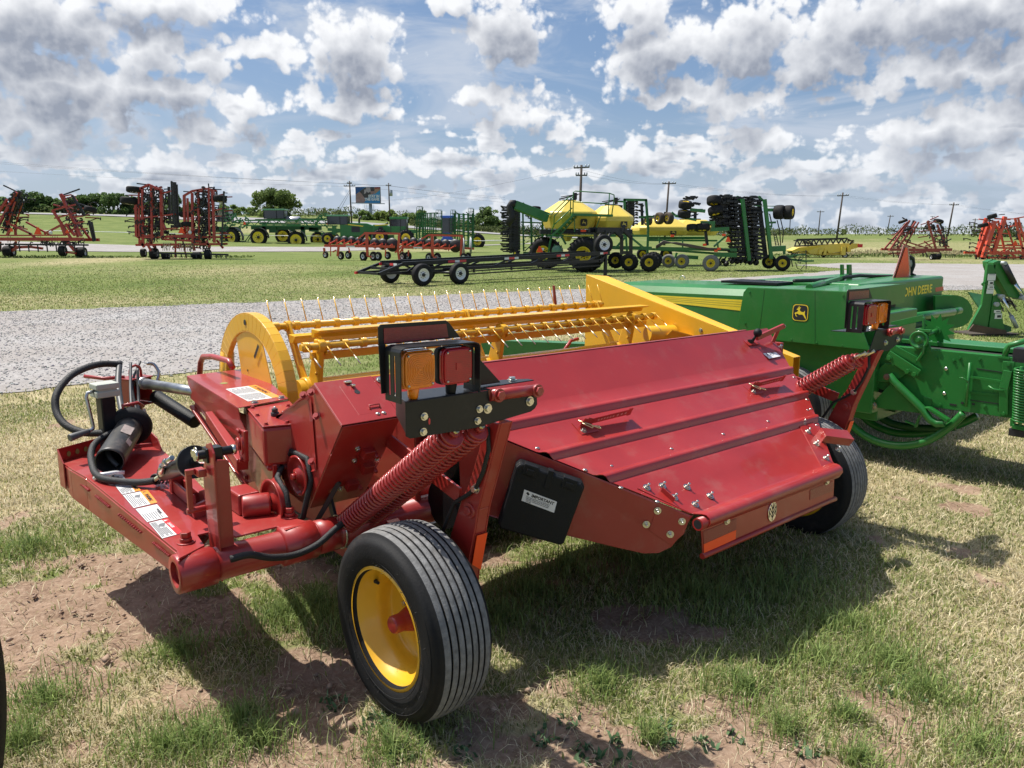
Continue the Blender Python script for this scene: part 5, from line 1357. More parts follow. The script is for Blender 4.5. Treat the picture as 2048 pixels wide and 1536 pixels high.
# feeder housing with the maker's lettering, auger and round end shield
V0 = .75
A, B_ = a6(1180, 262, v=V0), a6(1512, 240, v=V0)
m = MB(); m.box(((A.x + B_.x) / 2 - .35, V0 + .45, 1.02), (B_.x - A.x + .70, .90, .68)); fd = m.build('feeder_housing', GRN, baler, .025)
fd.modifiers['bevel'].segments = 3
la = a6(1262, 378, v=V0 - .002); lb_ = a6(1425, 352, v=V0 - .002); hgt = (a6(1330, 310, v=V0 - .002) - a6(1330, 368, v=V0 - .002)).length
Lm = plane_matrix(a6(1226, 383, v=V0 - .002), lb_ - la, (0, 0, 1)); wd = (lb_ - a6(1226, 383, v=V0 - .002)).length
t_ = text("JOHN DEERE", hgt * 1.32, Lm, DECY, fd, bold=.003); t_.scale.x *= wd / max(.01, t_.dimensions.x if t_.dimensions.x else wd)
_w = max(v.co.x for v in t_.data.vertices); t_.matrix_basis = Lm @ Matrix.Diagonal((wd / _w, 1, 1, 1))
m = MB(); m.quad(a6(1452, 322, v=V0 - .001), a6(1505, 312, v=V0 - .001), a6(1505, 340, v=V0 - .001), a6(1452, 350, v=V0 - .001), .002); m.build('red_reflector', REDC, fd)
ec = a6(1590, 478, v=V0 - .1); er = (a6(1590, 378, v=V0 - .1) - ec).length
arc = [a6(x, y, v=V0 - .1) for x, y in ((1560, 372), (1595, 372), (1640, 385), (1672, 408), (1693, 440), (1705, 480), (1697, 520), (1675, 556), (1640, 580), (1600, 592))]
m = MB(); m.prism(arc + [a6(1450, 600, v=V0 - .1), a6(1450, 376, v=V0 - .1)], (0, .02, 0))
for i in range(len(arc) - 1): m.quad(arc[i], arc[i] + Vector((0, .14, 0)), arc[i + 1] + Vector((0, .14, 0)), arc[i + 1], .006)
m.build('end_shield', GRN2, baler, .003)
m = MB(); m.tube(a6(1230, 530, v=.60), a6(1565, 484, v=.60), .040, n=18); m.tube(a6(1565, 484, v=.60), a6(1612, 474, v=.60), .036, n=18); m.build('cross_shaft', GRN, baler)
m = MB(); q = [a6(1505, 380, v=.62), a6(1575, 360, v=.62), a6(1575, 690, v=.62), a6(1400, 690, v=.62), a6(1400, 620, v=.62), a6(1280, 640, v=.62), a6(1280, 470, v=.62), a6(1500, 470, v=.62)]
m.prism([a6(1510, 430, v=.66), a6(1583, 432, v=.66), a6(1575, 690, v=.66), a6(1290, 690, v=.66), a6(1290, 600, v=.66), a6(1510, 560, v=.66)], (0, .02, 0)); m.build('feeder_side', GRN, baler, .003)
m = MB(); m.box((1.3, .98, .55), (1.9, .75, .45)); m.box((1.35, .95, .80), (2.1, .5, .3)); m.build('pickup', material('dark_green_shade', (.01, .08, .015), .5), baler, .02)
# slow-moving-vehicle triangle, lamp and hose on top
VS = .95
T3 = [a6(1238, 32, v=VS), a6(1268, 38, v=VS), a6(1285, 205, v=VS + .03), a6(1272, 330, v=VS), a6(1148, 312, v=VS)]
m = MB(); m.prism(T3, (0, .006, 0)); smv = m.build('slow_vehicle_sign', REDD, baler)
m = MB(); m.prism([a6(1249, 48, v=VS - .004), a6(1262, 55, v=VS - .004), a6(1273, 205, v=VS - .004), a6(1262, 322, v=VS - .004), a6(1162, 312, v=VS - .004)], (0, -.002, 0)); m.build('fluorescent_triangle', FLUO, smv)
m = MB(); m.bar(a6(1255, 330, v=VS + .02), a6(1255, 420, v=VS + .02), .04, .006); m.build('sign_bracket', GRN, smv)
m = MB(); m.path([a6(1275, 110, v=VS + .05), a6(1300, 125, v=VS + .05), a6(1305, 170, v=VS + .05), a6(1285, 225, v=VS + .05), a6(1310, 240, v=VS + .05)], .018, 8); m.path([a6(1155, 245, v=1.1), a6(1050, 245, v=1.1), a6(940, 240, v=1.1), a6(760, 262, v=1.1), a6(640, 272, v=1.1), a6(500, 275, v=1.1)], .016, 8); m.build('wiring_harness', HOSE, baler)
m = MB(); m.ball(a6(1278, 150, v=VS + .08), .07, 14, (1, .4, 1)); m.build('work_lamp', GREYM, baler)
m = MB()
for x0, x1 in ((822, 836), (866, 888)): m.prism([a6(x0, 165, v=1.15), a6(x1, 165, v=1.15), a6(x1 + 4, 292, v=1.15), a6(x0, 292, v=1.15)], (0, .02, 0))
m.bar(a6(600, 318, v=.95), a6(850, 240, v=1.15), .05, .03); m.tube(a6(600, 320, v=.95), a6(690, 292, v=1.0), .03, n=12); m.bar(a6(836, 285, v=1.1), a6(1170, 298, v=1.1), .03, .04); m.build('twine_lift_arm', GRN, baler, .002)
m = MB(); m.box((.30, 1.6, 1.345), (.35, .55, .02)); m.build('rubber_mat', PLAS, baler)
m = MB(); m.box((.9, 1.3, 1.33), (1.0, .9, .05)); m.build('twine_box_lid', GRN, baler, .01)
# measuring wheel (star) and its crank
sc_ = a6(1462, 610, u=.12); r1, r0 = .125, .078
m = MB(); star = []
for i in range(24):
    a = i * math.pi / 12 + .1; r = r1 if i % 2 == 0 else r0; star.append(sc_ + Vector((0, r * math.cos(a), r * math.sin(a))))
m.prism(star, (.005, 0, 0)); sw = m.build('star_wheel', GRN2, baler)
m = MB(); m.tube(sc_ + Vector((-.14, .02, -.02)), sc_, .018, n=14); m.tube(sc_ + Vector((-.01, 0, 0)), sc_ + Vector((.012, 0, 0)), .028, n=14); m.build('star_hub', GRN, sw)
pc = a7(760, 645, u=-.03)
m = MB(); m.lathe([(0, -.012), (.02, -.012), (.022, 0), (.045, .002), (.052, -.008), (.066, -.010), (.066, .010), (0, .012)], pc, (1, 0, 0), 28); pu = m.build('trip_pulley', GRN, baler)
MB().hexbolt(pc + Vector((-.014, 0, 0)), (-1, 0, 0), .014, .012).build('bolt', GRN, pu)
m = MB(); m.prism([a7(780, 560, u=-.005), a7(830, 560, u=-.005), a7(830, 650, u=-.005), a7(868, 745, u=-.005), a7(715, 735, u=-.005), a7(740, 640, u=-.005)], (.012, 0, 0)); m.bar(a7(540, 525, u=.02), a7(800, 465, u=.02), .014, .045); m.bar(a7(798, 462, u=-.01), a7(800, 575, u=-.01), .03, .014); m.box(a7(800, 570, u=-.02), (.03, .10, .02)); m.path([a7(770, 700, u=-.03), a7(800, 690, u=-.03), a7(790, 750, u=-.03), a7(745, 815, u=-.03)], .012, 6); m.bar(a7(540, 705, u=-.02), a7(745, 815, u=-.02), .010, .05); m.build('trip_linkage', GRN, baler, .002)
# side castings, crank arm and needle yoke
m = MB(); fan = [a7(410, 985, u=-.03), a7(430, 880, u=-.03), a7(480, 835, u=-.03), a7(540, 835, u=-.03), a7(690, 895, u=-.03), a7(600, 960, u=-.03), a7(510, 985, u=-.03)]
m.prism(fan, (.03, 0, 0)); m.bar(a7(505, 765, u=-.05), a7(755, 925, u=-.05), .012, .075); cst = m.build('side_casting', GRN, baler, .004)
for p in ((520, 790), (668, 898), (724, 922)): MB().hexbolt(a7(*p, u=-.058), (-1, 0, 0), .016, .012).build('bolt', GRN, cst)
m = MB(); m.prism([a7(400, 1140, u=-.04), a7(500, 1030, u=-.04), a7(560, 985, u=-.04), a7(840, 1230, u=-.04), a7(780, 1240, u=-.04), a7(420, 1195, u=-.04)], (.008, 0, 0)); m.build('yoke_web', GRN, baler, .002)
m = MB(); m.path([a7(515, 930, u=-.06), a7(560, 985, u=-.06), a7(680, 1100, u=-.06), a7(790, 1210, u=-.06), a7(850, 1290, u=-.06), a7(905, 1322, u=-.06), a7(965, 1318, u=-.06)], .030, 12); m.prism([a7(800, 1190, u=-.09), a7(840, 1195, u=-.09), a7(990, 1290, u=-.09), a7(985, 1318, u=-.09), a7(960, 1300, u=-.09)], (.06, 0, 0)); ya = m.build('yoke_arm', GRN, baler, .002)
m = MB(); m.ball(a7(500, 945, u=-.08), .026, 10); m.build('rusty_pivot', material('rusty_steel', (.12, .06, .035), .7), ya)
MB().hexbolt(a7(388, 1178, u=-.06), (-1, 0, 0), .022, .014).build('bolt', ZINC, ya)
m = MB(); m.bar(a7(365, 1080, u=-.03), a7(385, 1180, u=-.03), .03, .012); m.bar(a7(770, 1255, u=.0), a7(735, 1350, u=.0), .04, .012); m.bar(a7(735, 1335, u=0), a7(650, 1300, u=0), .03, .012); m.prism([a7(795, 1105, u=-.01), a7(858, 1120, u=-.01), a7(855, 1190, u=-.01), a7(800, 1190, u=-.01)], (.01, 0, 0)); m.build('yoke_bracket', GRN, baler, .002)
def smooth(pts, k=6):
    out = []
    for i in range(len(pts) - 1):
        p0, p1, p2, p3 = pts[max(i - 1, 0)], pts[i], pts[i + 1], pts[min(i + 2, len(pts) - 1)]
        for j in range(k):
            t = j / k; out.append(.5 * ((2 * p1) + (p2 - p0) * t + (2 * p0 - 5 * p1 + 4 * p2 - p3) * t * t + (3 * p1 - p0 - 3 * p2 + p3) * t ** 3))
    return out + [pts[-1]]
m = MB(); m.path(smooth([a7(x, y, u=.0) for x, y in ((190, 1310), (300, 1405), (430, 1470), (580, 1500), (740, 1488), (880, 1435), (1010, 1345), (1120, 1240))]), .030, 10); m.build('twine_needle', GRN, baler)
m = MB(); m.path(smooth([a7(x, y, u=.32) for x, y in ((260, 1210), (360, 1310), (500, 1380), (640, 1405), (800, 1400), (980, 1365), (1120, 1315), (1230, 1260))]), .030, 10); m.build('twine_needle', GRN, baler)
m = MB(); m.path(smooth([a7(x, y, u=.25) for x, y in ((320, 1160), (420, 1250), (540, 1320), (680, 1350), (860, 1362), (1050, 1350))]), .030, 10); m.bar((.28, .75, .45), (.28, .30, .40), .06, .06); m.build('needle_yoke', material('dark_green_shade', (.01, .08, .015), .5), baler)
m = MB(); m.tube(a7(0, 960, u=-.06), a7(330, 1150, u=-.02), .030, n=12); m.build('side_strut', GRN, baler)
wc = (-.13, 1.02, .355)
implement_wheel(baler, wc, (1, 0, 0), .352, .24, .20, YEL, GRN, ribs=5)
implement_wheel(baler, (2.45, .9, .33), (-1, 0, 0), .33, .22, .19, YEL, GRN, ribs=5)
m = MB(); m.tube((-.1, 1.02, .355), (2.4, .95, .34), .05, n=14); m.bar((.5, 2.0, .6), (-.7, 4.6, .55), .16, .16); m.build('axle_frame', GRN, baler)
m = MB(); m.box((.9, 1.2, .33), (.08, 1.2, .3)); m.build('underframe', GRN, baler)
# seams, fasteners and decals on the panels
m = MB()
for a, b in (((300, 335), (262, 640)), ((640, 345), (640, 700))): m.bar(a6(*a, u=U0 - .0005), a6(*b, u=U0 - .0005), .0025, .0012, up=(1, 0, 0))
m.build('panel_seam', material('seam_shadow_gap', (.006, .05, .010), .7), shl2)
for x, y in ((170, 560), (330, 640), (480, 672), (650, 692), (820, 712), (200, 350), (830, 372)): MB().hexbolt(a6(x, y, u=U0), (-1, 0, 0), .007, .004).build('bolt', GRN, shl2)
for x, y in ((900, 790), (1040, 810), (1290, 1180), (1400, 1190), (930, 1170), (1560, 870), (1560, 1200), (1090, 790), (1250, 800)): MB().hexbolt(a7(x, y, u=-.001), (-1, 0, 0), .009, .006).build('bolt', GRN, ch)
for x, y, w_, h_ in ((905, 985, .10, .06), (1330, 1235, .07, .03)):
    p = a7(x, y, u=-.0015); m = MB(); m.use(PAPER); m.box(p, (.0015, w_, h_)); m.use(ORD); m.box(p + Vector((-.001, 0, h_ * .34)), (.0012, w_ * .96, h_ * .26)); m.use(INKG)
    for k in range(3): m.box(p + Vector((-.001, 0, h_ * (.08 - .17 * k))), (.0012, w_ * .8, h_ * .05))
    if False: m.build('safety_decal', PAPER, ch)

# ================================================================== machines standing across the lane
class Spot:
    """a thing standing on the ground: local metres (x right, y away, z up) measured at its own distance"""
    def __init__(s, px, py, zx, zy, k, Y=None, z0=None):
        g = gnd(px, py); s.Y = Y or g.y; s.m = s.Y / FPX / math.cos(PITCH) ** 0 ; s.zx, s.zy, s.k = zx, zy, k
        x = (px - 1024) * s.Y / FPX * (math.cos(PITCH) + (CAM_H / s.Y) * math.sin(PITCH))
        s.z0 = float(terrain(np.array([x]), np.array([s.Y]))[0]) if z0 is None else z0
        s.loc = Vector((x, s.Y, s.z0)); s.px, s.py = px, py
    def root(s, name, label, cat, group=None): s.r = empty(name, s.loc, 0, label, cat, group); return s.r
    def p(s, x, y, d=0.0):
        """zoom-picture position at depth d behind the spot"""
        q = at(s.zx + x / s.k, s.zy + y / s.k, s.Y) - s.loc
        return Vector((q.x, d, q.z))
    def L(s, n): return n / s.k * s.Y / FPX


def simple_wheel(parent, c, r, w, axis=(0, 1, 0), rim=None, rr=.55, name='wheel', lugs=0, tyre=None, n=28):
    c = V3(c); d = Vector(axis).normalized()
    W_ = empty(name, (0, 0, 0)); W_.parent = parent
    m = MB(); h = w / 2
    m.lathe([(r * rr, -h * .9), (r * (rr + .12), -h), (r * .86, -h), (r * .96, -h * .8), (r, -h * .45), (r, h * .45), (r * .96, h * .8), (r * .86, h), (r * (rr + .12), h), (r * rr, h * .9)], c, d, n)
    if lugs:
        x, y, _ = frame_of(d)
        for i in range(lugs):
            a = 2 * math.pi * i / lugs
            for s_ in (-1, 1):
                b = a + (math.pi / lugs if s_ > 0 else 0)
                e = x * math.cos(b) + y * math.sin(b); e2 = x * math.cos(b + .22) + y * math.sin(b + .22)
                m.bar(c + e * r * .985 + d * (s_ * h * .9), c + e2 * r * 1.0 + d * (s_ * h * .02), r * .075, r * .10, up=e)
    m.build('tyre', tyre or RUB, W_)
    m = MB(); q = r * rr
    m.lathe([(q, -h * .88), (q * .93, -h * .90), (q * .86, -h * .55), (q * .62, -h * .35), (q * .35, -h * .45), (q * .30, -h * .62), (0, -h * .62)], c, d, n)
    m.lathe([(q, h * .88), (q * .9, h * .5), (0, h * .4)], c, d, n)
    m.build('rim', rim or WHITE, W_)
    m = MB(); m.lathe([(q * .30, -h * .60), (q * .26, -h * .95), (0, -h * .95)], c, d, 12); x, y, _ = frame_of(d)
    for i in range(8): a = i * math.pi / 4; e = c + (x * math.cos(a) + y * math.sin(a)) * q * .48 - d * h * .42; m.tube(e, e - d * h * .10, q * .07, n=6)
    m.build('hub', IRON, W_)
    return W_


def segs(S_, lines, d=0.0, m=None, jit=0.0, rnd=None):
    """bars through zoom-picture points: (x0, y0, x1, y1, width[, depth0, depth1])"""
    m = m or MB()
    for q in lines:
        x0, y0, x1, y1, w = q[:5]; d0 = q[5] if len(q) > 5 else d; d1 = q[6] if len(q) > 6 else d0
        ww = S_.L(w); m.bar(S_.p(x0, y0, d0), S_.p(x1, y1, d1), ww, ww)
    return m


def shank_row(S_, m, x0, y0, x1, y1, n, dx, dy, w, rnd, d0=0.0, d1=0.0, foot=True):
    """curved cultivator shanks growing sideways from a line"""
    for i in range(n):
        t = (i + .5) / n; x, y = x0 + (x1 - x0) * t, y0 + (y1 - y0) * t; d = d0 + (d1 - d0) * rnd.random()
        ax, ay = dx * rnd.uniform(.8, 1.15), dy * rnd.uniform(.8, 1.15)
        P0, P1, P2 = S_.p(x, y, d), S_.p(x + ax * .6, y + ay * .6 - abs(ax) * .12, d), S_.p(x + ax, y + ay, d)
        ww = S_.L(w); m.bar(P0, P1, ww, ww); m.bar(P1, P2, ww, ww)
        if foot: m.bar(S_.p(x + ax, y + ay - 1.6 * w, d), S_.p(x + ax, y + ay + 1.8 * w, d), ww * 1.2, ww * .7)


def smv(S_, x, y, sz, d, mat=FLUO, name='slow_vehicle_sign'):
    m = MB(); m.prism([S_.p(x - sz * .5, y + sz * .42, d), S_.p(x + sz * .5, y + sz * .42, d), S_.p(x + sz * .12, y - sz * .5, d), S_.p(x - sz * .12, y - sz * .5, d)], (0, .03, 0))
    return m.build(name, mat, S_.r)


rnd = random.Random(12)

# ---- folding cultivators
def cultivator(S_, red, black, wheels, shanks, harrow, smvs=(), depth=2.2, rim=WHITE, paint=None, zinc=(), clutter=()):
    paint = paint or ORED; r = S_.r
    for name, lines in red.items():
        m = MB()
        for q in lines:
            q = tuple(q[:4]) + (q[4] * .82,) + tuple(q[5:])
            segs(S_, [q], 0.0, m)
            if len(q) == 5 and rnd.random() < .6:
                x0, y0, x1, y1, w = q; d = depth * rnd.choice((.35, .7, 1.0))
                segs(S_, [(x0 + rnd.uniform(-22, 22), y0, x1 + rnd.uniform(-22, 22), y1 + rnd.uniform(0, 20), w * .9, d, d)], 0, m)
        m.build(name.rstrip('.'), paint, r)
    for k, q in enumerate(shanks):
        m = MB(); q = list(q[:8]); q[5] *= 1.25; shank_row(S_, m, *q, rnd, -.25, depth); m.build('shank_row', IRON, r)
    for q in harrow:
        x0, y0, x1, y1, w, n, tx, ty = q
        m = segs(S_, [(x0, y0, x1, y1, w)], -.15)
        for i in range(n):
            t = (i + .5) / n; x, y = x0 + (x1 - x0) * t, y0 + (y1 - y0) * t
            ww = S_.L(w * .55); m.bar(S_.p(x, y, -.15), S_.p(x + tx, y + ty, -.15), ww, ww)
        m.build('harrow', IRON, r)
    for x0, y0, x1, y1, n in clutter:
        m = MB()
        for i in range(n):
            t = rnd.random(); x = x0 + (x1 - x0) * t + rnd.uniform(-26, 26); y = y0 + (y1 - y0) * t + rnd.uniform(-20, 20); k = rnd.choice((-1, 1))
            ww = S_.L(rnd.uniform(5, 9)); d = rnd.uniform(-.3, depth * .6); P = [S_.p(x, y, d), S_.p(x + 14 * k, y - 8, d), S_.p(x + 24 * k, y + 6, d), S_.p(x + 16 * k, y + 26, d)]
            for a, b in zip(P[:-1], P[1:]): m.bar(a, b, ww, ww)
        m.build('spring_shanks', IRON, r)
    if black: segs(S_, black, .4).build('black_linkage', IRON, r)
    for x, y, rad, wid, axis in wheels: simple_wheel(r, S_.p(x, y, rnd.uniform(0, .6)) + Vector((0, 0, 0)), S_.L(rad), S_.L(wid), axis, rim, .5)
    for q in smvs: smv(S_, *q)
    if zinc:
        m = segs(S_, zinc, -.1); m.build('gas_spring', material('pale_spring_steel', (.5, .42, .28), .5, .3), r)


SW = material('dark_red_frame', (.30, .03, .02), .45)
S1 = Spot(90, 515.5, 0, 340, 4.267); S1.root('field_cultivator', 'orange-red field cultivator with splayed wings, nearest the road end of the yard', 'cultivator', 'folded red cultivators')
XA, YA = (1, .15, 0), (0, 1, 0)
cultivator(S1, {'main_frame': [(-220, 590, 710, 590, 34), (-200, 560, 560, 556, 14), (40, 440, 270, 548, 18), (520, 470, 380, 545, 18), (90, 500, 60, 560, 22), (250, 540, 330, 600, 18), (140, 660, 270, 655, 26), (100, 690, 160, 655, 24), (580, 620, 640, 690, 26), (560, 700, 650, 712, 18), (0, 610, 0, 690, 20)],
                'wing_frame': [(690, 560, 515, 205, 24), (610, 590, 450, 345, 22), (525, 470, 560, 560, 26), (560, 460, 640, 560, 24), (440, 345, 645, 295, 14), (465, 412, 650, 366, 14), (455, 295, 560, 320, 13), (520, 230, 610, 210, 12), (590, 400, 705, 395, 13), (500, 480, 720, 440, 14), (640, 510, 745, 500, 13), (520, 205, 560, 250, 20)],
                'wing_frame.': [(-60, 560, 140, 190, 24), (-120, 540, 60, 250, 20), (-20, 320, 60, 300, 14), (-20, 400, 90, 380, 14), (60, 470, 130, 270, 12), (80, 370, 130, 385, 12), (-30, 480, 60, 500, 13)]},
           [(515, 210, 655, 160, 10), (0, 128, 120, 185, 10), (0, 245, 60, 300, 12), (590, 215, 700, 390, 16), (610, 240, 690, 380, 10), (735, 430, 780, 610, 18), (760, 440, 790, 600, 10), (455, 345, 560, 320, 8), (150, 180, 20, 520, 24), (120, 200, 0, 480, 16), (650, 285, 720, 310, 10)],
           [(40, 696, 48, 80, XA), (530, 692, 44, 50, XA), (655, 706, 47, 76, XA), (755, 338, 50, 46, (.2, .2, 1)), (-150, 700, 46, 76, XA)],
           [(640, 540, 520, 230, 7, -75, 18, 7), (60, 470, 140, 200, 6, -60, 10, 7), (690, 500, 600, 260, 5, 60, -14, 7), (20, 520, 100, 230, 5, 70, -10, 7)],
           [(55, 634, 762, 640, 14, 9, 8, 62), (-260, 634, 40, 634, 14, 5, 8, 66)], [(343, 522, 66, -.3), (118, 512, 34, -.3), (592, 525, 34, -.3)], 2.4, clutter=[(640, 520, 530, 240, 50), (130, 200, 20, 500, 80), (100, 620, 700, 610, 40)], zinc=[(75, 560, 75, 620, 4), (95, 560, 95, 620, 4), (330, 560, 330, 615, 4), (350, 560, 350, 615, 4), (455, 560, 455, 620, 4), (475, 560, 475, 620, 4), (495, 560, 495, 620, 4)])
m = MB(); m.lathe([(0, 0), (S1.L(16), 0), (S1.L(16), .02), (0, .02)], S1.p(452, 535, -.3), (0, 1, 0), 18); m.build('speed_sign', PAPER, S1.r)

S2 = Spot(365, 518, 0, 340, 4.267); S2.root('field_cultivator', 'tall orange-red field cultivator folded upright, tyres sticking out of its top', 'cultivator', 'folded red cultivators')
yy = [335, 415, 490, 565]
cultivator(S2, {'main_frame': [(1160, 640, 1890, 632, 22), (1170, 575, 1885, 570, 16), (1420, 570, 1660, 555, 26), (1380, 590, 1720, 610, 20), (1200, 600, 1230, 660, 22), (1500, 600, 1495, 745, 14), (1640, 600, 1660, 690, 22), (1760, 600, 1790, 660, 22), (1250, 620, 1290, 690, 20), (1480, 660, 1620, 655, 16), (1560, 540, 1700, 500, 14)],
                'wing_frame': [(1165, 570, 1160, 290, 24), (1190, 640, 1185, 180, 16), (1222, 640, 1215, 150, 22), (1300, 600, 1290, 130, 20), (1385, 590, 1375, 160, 26), (1410, 500, 1380, 440, 24), (1185, 165, 1270, 125, 22), (1270, 125, 1355, 165, 22), (1100, 215, 1200, 215, 12), (1140, 330, 1240, 305, 14), (1145, 412, 1390, 390, 13), (1150, 488, 1260, 478, 12), (1160, 568, 1290, 556, 14), (1385, 390, 1500, 375, 13), (1385, 200, 1480, 175, 12), (1395, 510, 1505, 495, 12)],
                'wing_frame.': [(1580, 560, 1572, 215, 24), (1608, 600, 1600, 240, 18), (1645, 600, 1640, 195, 22), (1700, 590, 1690, 170, 20), (1790, 600, 1780, 150, 16), (1830, 620, 1815, 170, 24), (1570, 220, 1640, 180, 20), (1640, 180, 1760, 160, 20), (1760, 160, 1810, 170, 18), (1620, 350, 1720, 330, 13), (1830, 345, 1925, 325, 13), (1830, 225, 1910, 205, 12), (1835, 395, 1925, 390, 12), (1835, 540, 1935, 535, 12), (1600, 420, 1720, 400, 12), (1590, 500, 1710, 510, 12)]},
           [(1145, 112, 1280, 128, 10), (1420, 140, 1432, 430, 18), (1445, 95, 1460, 440, 16), (1470, 100, 1490, 470, 20), (1490, 120, 1505, 480, 10), (1040, 435, 1200, 452, 8), (1080, 478, 1180, 490, 8), (1060, 522, 1180, 540, 8), (1110, 562, 1180, 568, 7), (1048, 212, 1110, 216, 8), (1545, 180, 1640, 186, 8), (1760, 160, 1872, 165, 8), (1760, 112, 1765, 160, 8), (1400, 440, 1520, 460, 26), (1440, 480, 1560, 480, 22)],
           [(1200, 708, 36, 40, XA), (1290, 714, 46, 64, XA), (1392, 735, 30, 60, XA), (1660, 735, 34, 70, XA), (1772, 722, 42, 50, XA), (1137, 168, 64, 46, (.05, .1, 1)), (1100, 265, 74, 56, (.1, .1, 1)), (1568, 380, 56, 40, (0, .1, 1)), (1592, 465, 56, 40, (0, .1, 1)), (1870, 245, 56, 50, (0, .1, 1)), (1350, 455, 40, 30, (0, .1, 1))],
           [(1258, 590, 1250, 150, 15, 26, 6, 8), (1330, 590, 1318, 140, 17, 40, 6, 9), (1240, 600, 1238, 150, 13, -40, 6, 8), (1365, 580, 1352, 165, 13, -40, 8, 8), (1690, 590, 1680, 190, 15, 40, 6, 8), (1750, 590, 1735, 130, 16, 40, 6, 9), (1775, 590, 1765, 170, 13, -36, 6, 8), (1720, 590, 1712, 180, 13, -36, 8, 8), (1165, 560, 1160, 300, 5, -85, 6, 6), (1840, 600, 1830, 220, 7, 26, 6, 6)],
           [(1320, 708, 1955, 722, 14, 15, 3, 32), (1472, 95, 1500, 480, 10, 12, 28, 2), (1918, 182, 1898, 650, 12, 17, 30, 2)], [(1563, 517, 56, -.3)], 2.2,
           clutter=[(1255, 590, 1255, 150, 110), (1330, 590, 1325, 150, 110), (1200, 600, 1190, 180, 40), (1695, 600, 1690, 190, 110), (1760, 600, 1745, 150, 110), (1400, 560, 1700, 600, 30), (1300, 650, 1800, 660, 30)],
           zinc=[(1400 + 14 * i, 620, 1395 + 14 * i, 690, 4) for i in range(5)] + [(1540 + 16 * i, 625, 1540 + 16 * i, 690, 4) for i in range(8)] + [(1860 + 14 * i, 350, 1875 + 12 * i, 390, 4) for i in range(5)] + [(1870 + 12 * i, 220, 1880 + 10 * i, 300, 4) for i in range(4)])
m = MB(); m.lathe([(0, 0), (S2.L(15), 0), (S2.L(15), .02), (0, .02)], S2.p(1635, 533, -.3), (0, 1, 0), 18); m.build('speed_sign', PAPER, S2.r)

S3 = Spot(1850, 519.5, 1560, 380, 4.197); S3.root('field_cultivator', 'faded old red cultivator with wings tipped inward, behind the orange safety triangle', 'cultivator', 'folded red cultivators')
cultivator(S3, {'main_frame': [(915, 500, 1440, 500, 26), (960, 480, 1400, 478, 10), (1050, 430, 1240, 490, 12), (1220, 470, 1400, 400, 10), (1100, 530, 1220, 520, 16), (980, 540, 1130, 520, 14)],
                'wing_frame': [(925, 500, 1090, 255, 16), (985, 500, 1140, 265, 16), (1050, 470, 1165, 270, 12), (1010, 380, 1110, 330, 10), (980, 430, 1080, 420, 10), (1060, 300, 1140, 320, 10)],
                'wing_frame.': [(1310, 500, 1240, 260, 16), (1395, 490, 1320, 290, 16), (1350, 430, 1420, 480, 12), (1240, 290, 1310, 260, 10), (1260, 250, 1330, 220, 9), (1280, 400, 1350, 380, 10), (1290, 350, 1370, 330, 10)]},
           [(1050, 230, 1095, 258, 8), (925, 408, 985, 425, 8), (965, 335, 1010, 355, 8), (1360, 260, 1400, 350, 12), (1375, 290, 1390, 345, 8), (1400, 370, 1415, 480, 12), (1425, 370, 1430, 470, 8), (1380, 360, 1430, 340, 8), (1410, 440, 1465, 410, 8), (1150, 255, 1110, 360, 16)],
           [(1288, 562, 26, 40, XA), (1353, 562, 26, 40, XA), (1045, 262, 36, 22, (-.4, .1, 1)), (1348, 262, 40, 24, (.3, .1, 1)), (1280, 318, 36, 26, (.15, .1, 1)), (1065, 330, 34, 20, (-.3, .1, 1))],
           [(960, 520, 1430, 520, 6, 10, 40, 7), (1000, 470, 1120, 290, 5, 40, 14, 6), (1330, 470, 1290, 290, 5, 45, 10, 6)], [(1370, 545, 1460, 545, 6, 5, 4, 24)], (), 2.0, paint=OLDR, clutter=[(1000, 480, 1150, 280, 26), (1380, 470, 1290, 280, 26)])

S4 = Spot(2020, 519, 1880, 400, 5.12); S4.root('field_cultivator', 'bright orange-red cultivator at the far end, wing lined with small sweeps', 'cultivator', 'folded red cultivators')
cultivator(S4, {'main_frame': [(430, 545, 1100, 540, 30), (580, 490, 1000, 495, 22), (640, 465, 850, 468, 20), (500, 590, 1000, 585, 20), (560, 520, 700, 560, 18), (800, 520, 900, 600, 20), (620, 560, 760, 480, 14)],
                'wing_frame': [(440, 590, 560, 215, 44), (540, 560, 665, 170, 40), (560, 190, 720, 200, 16), (540, 230, 600, 300, 18), (590, 300, 690, 290, 14), (570, 380, 630, 400, 14), (520, 440, 590, 420, 22), (490, 500, 560, 500, 22)],
                'wing_frame.': [(860, 560, 770, 190, 22), (900, 540, 800, 185, 18), (760, 190, 880, 170, 14), (720, 270, 800, 255, 16), (800, 340, 880, 330, 14), (820, 430, 900, 420, 14)]},
           [(400, 560, 405, 610, 14), (640, 150, 700, 145, 8), (465, 560, 490, 600, 30)],
           [(535, 168, 44, 42, (-.3, .1, 1)), (470, 258, 44, 40, (-.2, .1, 1)), (830, 250, 40, 40, (.1, .1, 1)), (445, 605, 22, 36, XA), (880, 610, 30, 40, XA), (700, 612, 26, 36, XA)],
           [(430, 560, 560, 220, 8, -70, -10, 8), (560, 540, 660, 180, 8, 55, 6, 8), (800, 480, 770, 230, 5, 50, 10, 8), (520, 600, 900, 600, 6, 6, 34, 8), (480, 500, 600, 200, 6, -50, -16, 8)], [], [(745, 440, 50, -.3)], 2.0, paint=ORED2, clutter=[(480, 560, 600, 220, 30), (860, 500, 780, 220, 16), (520, 580, 900, 590, 24)])

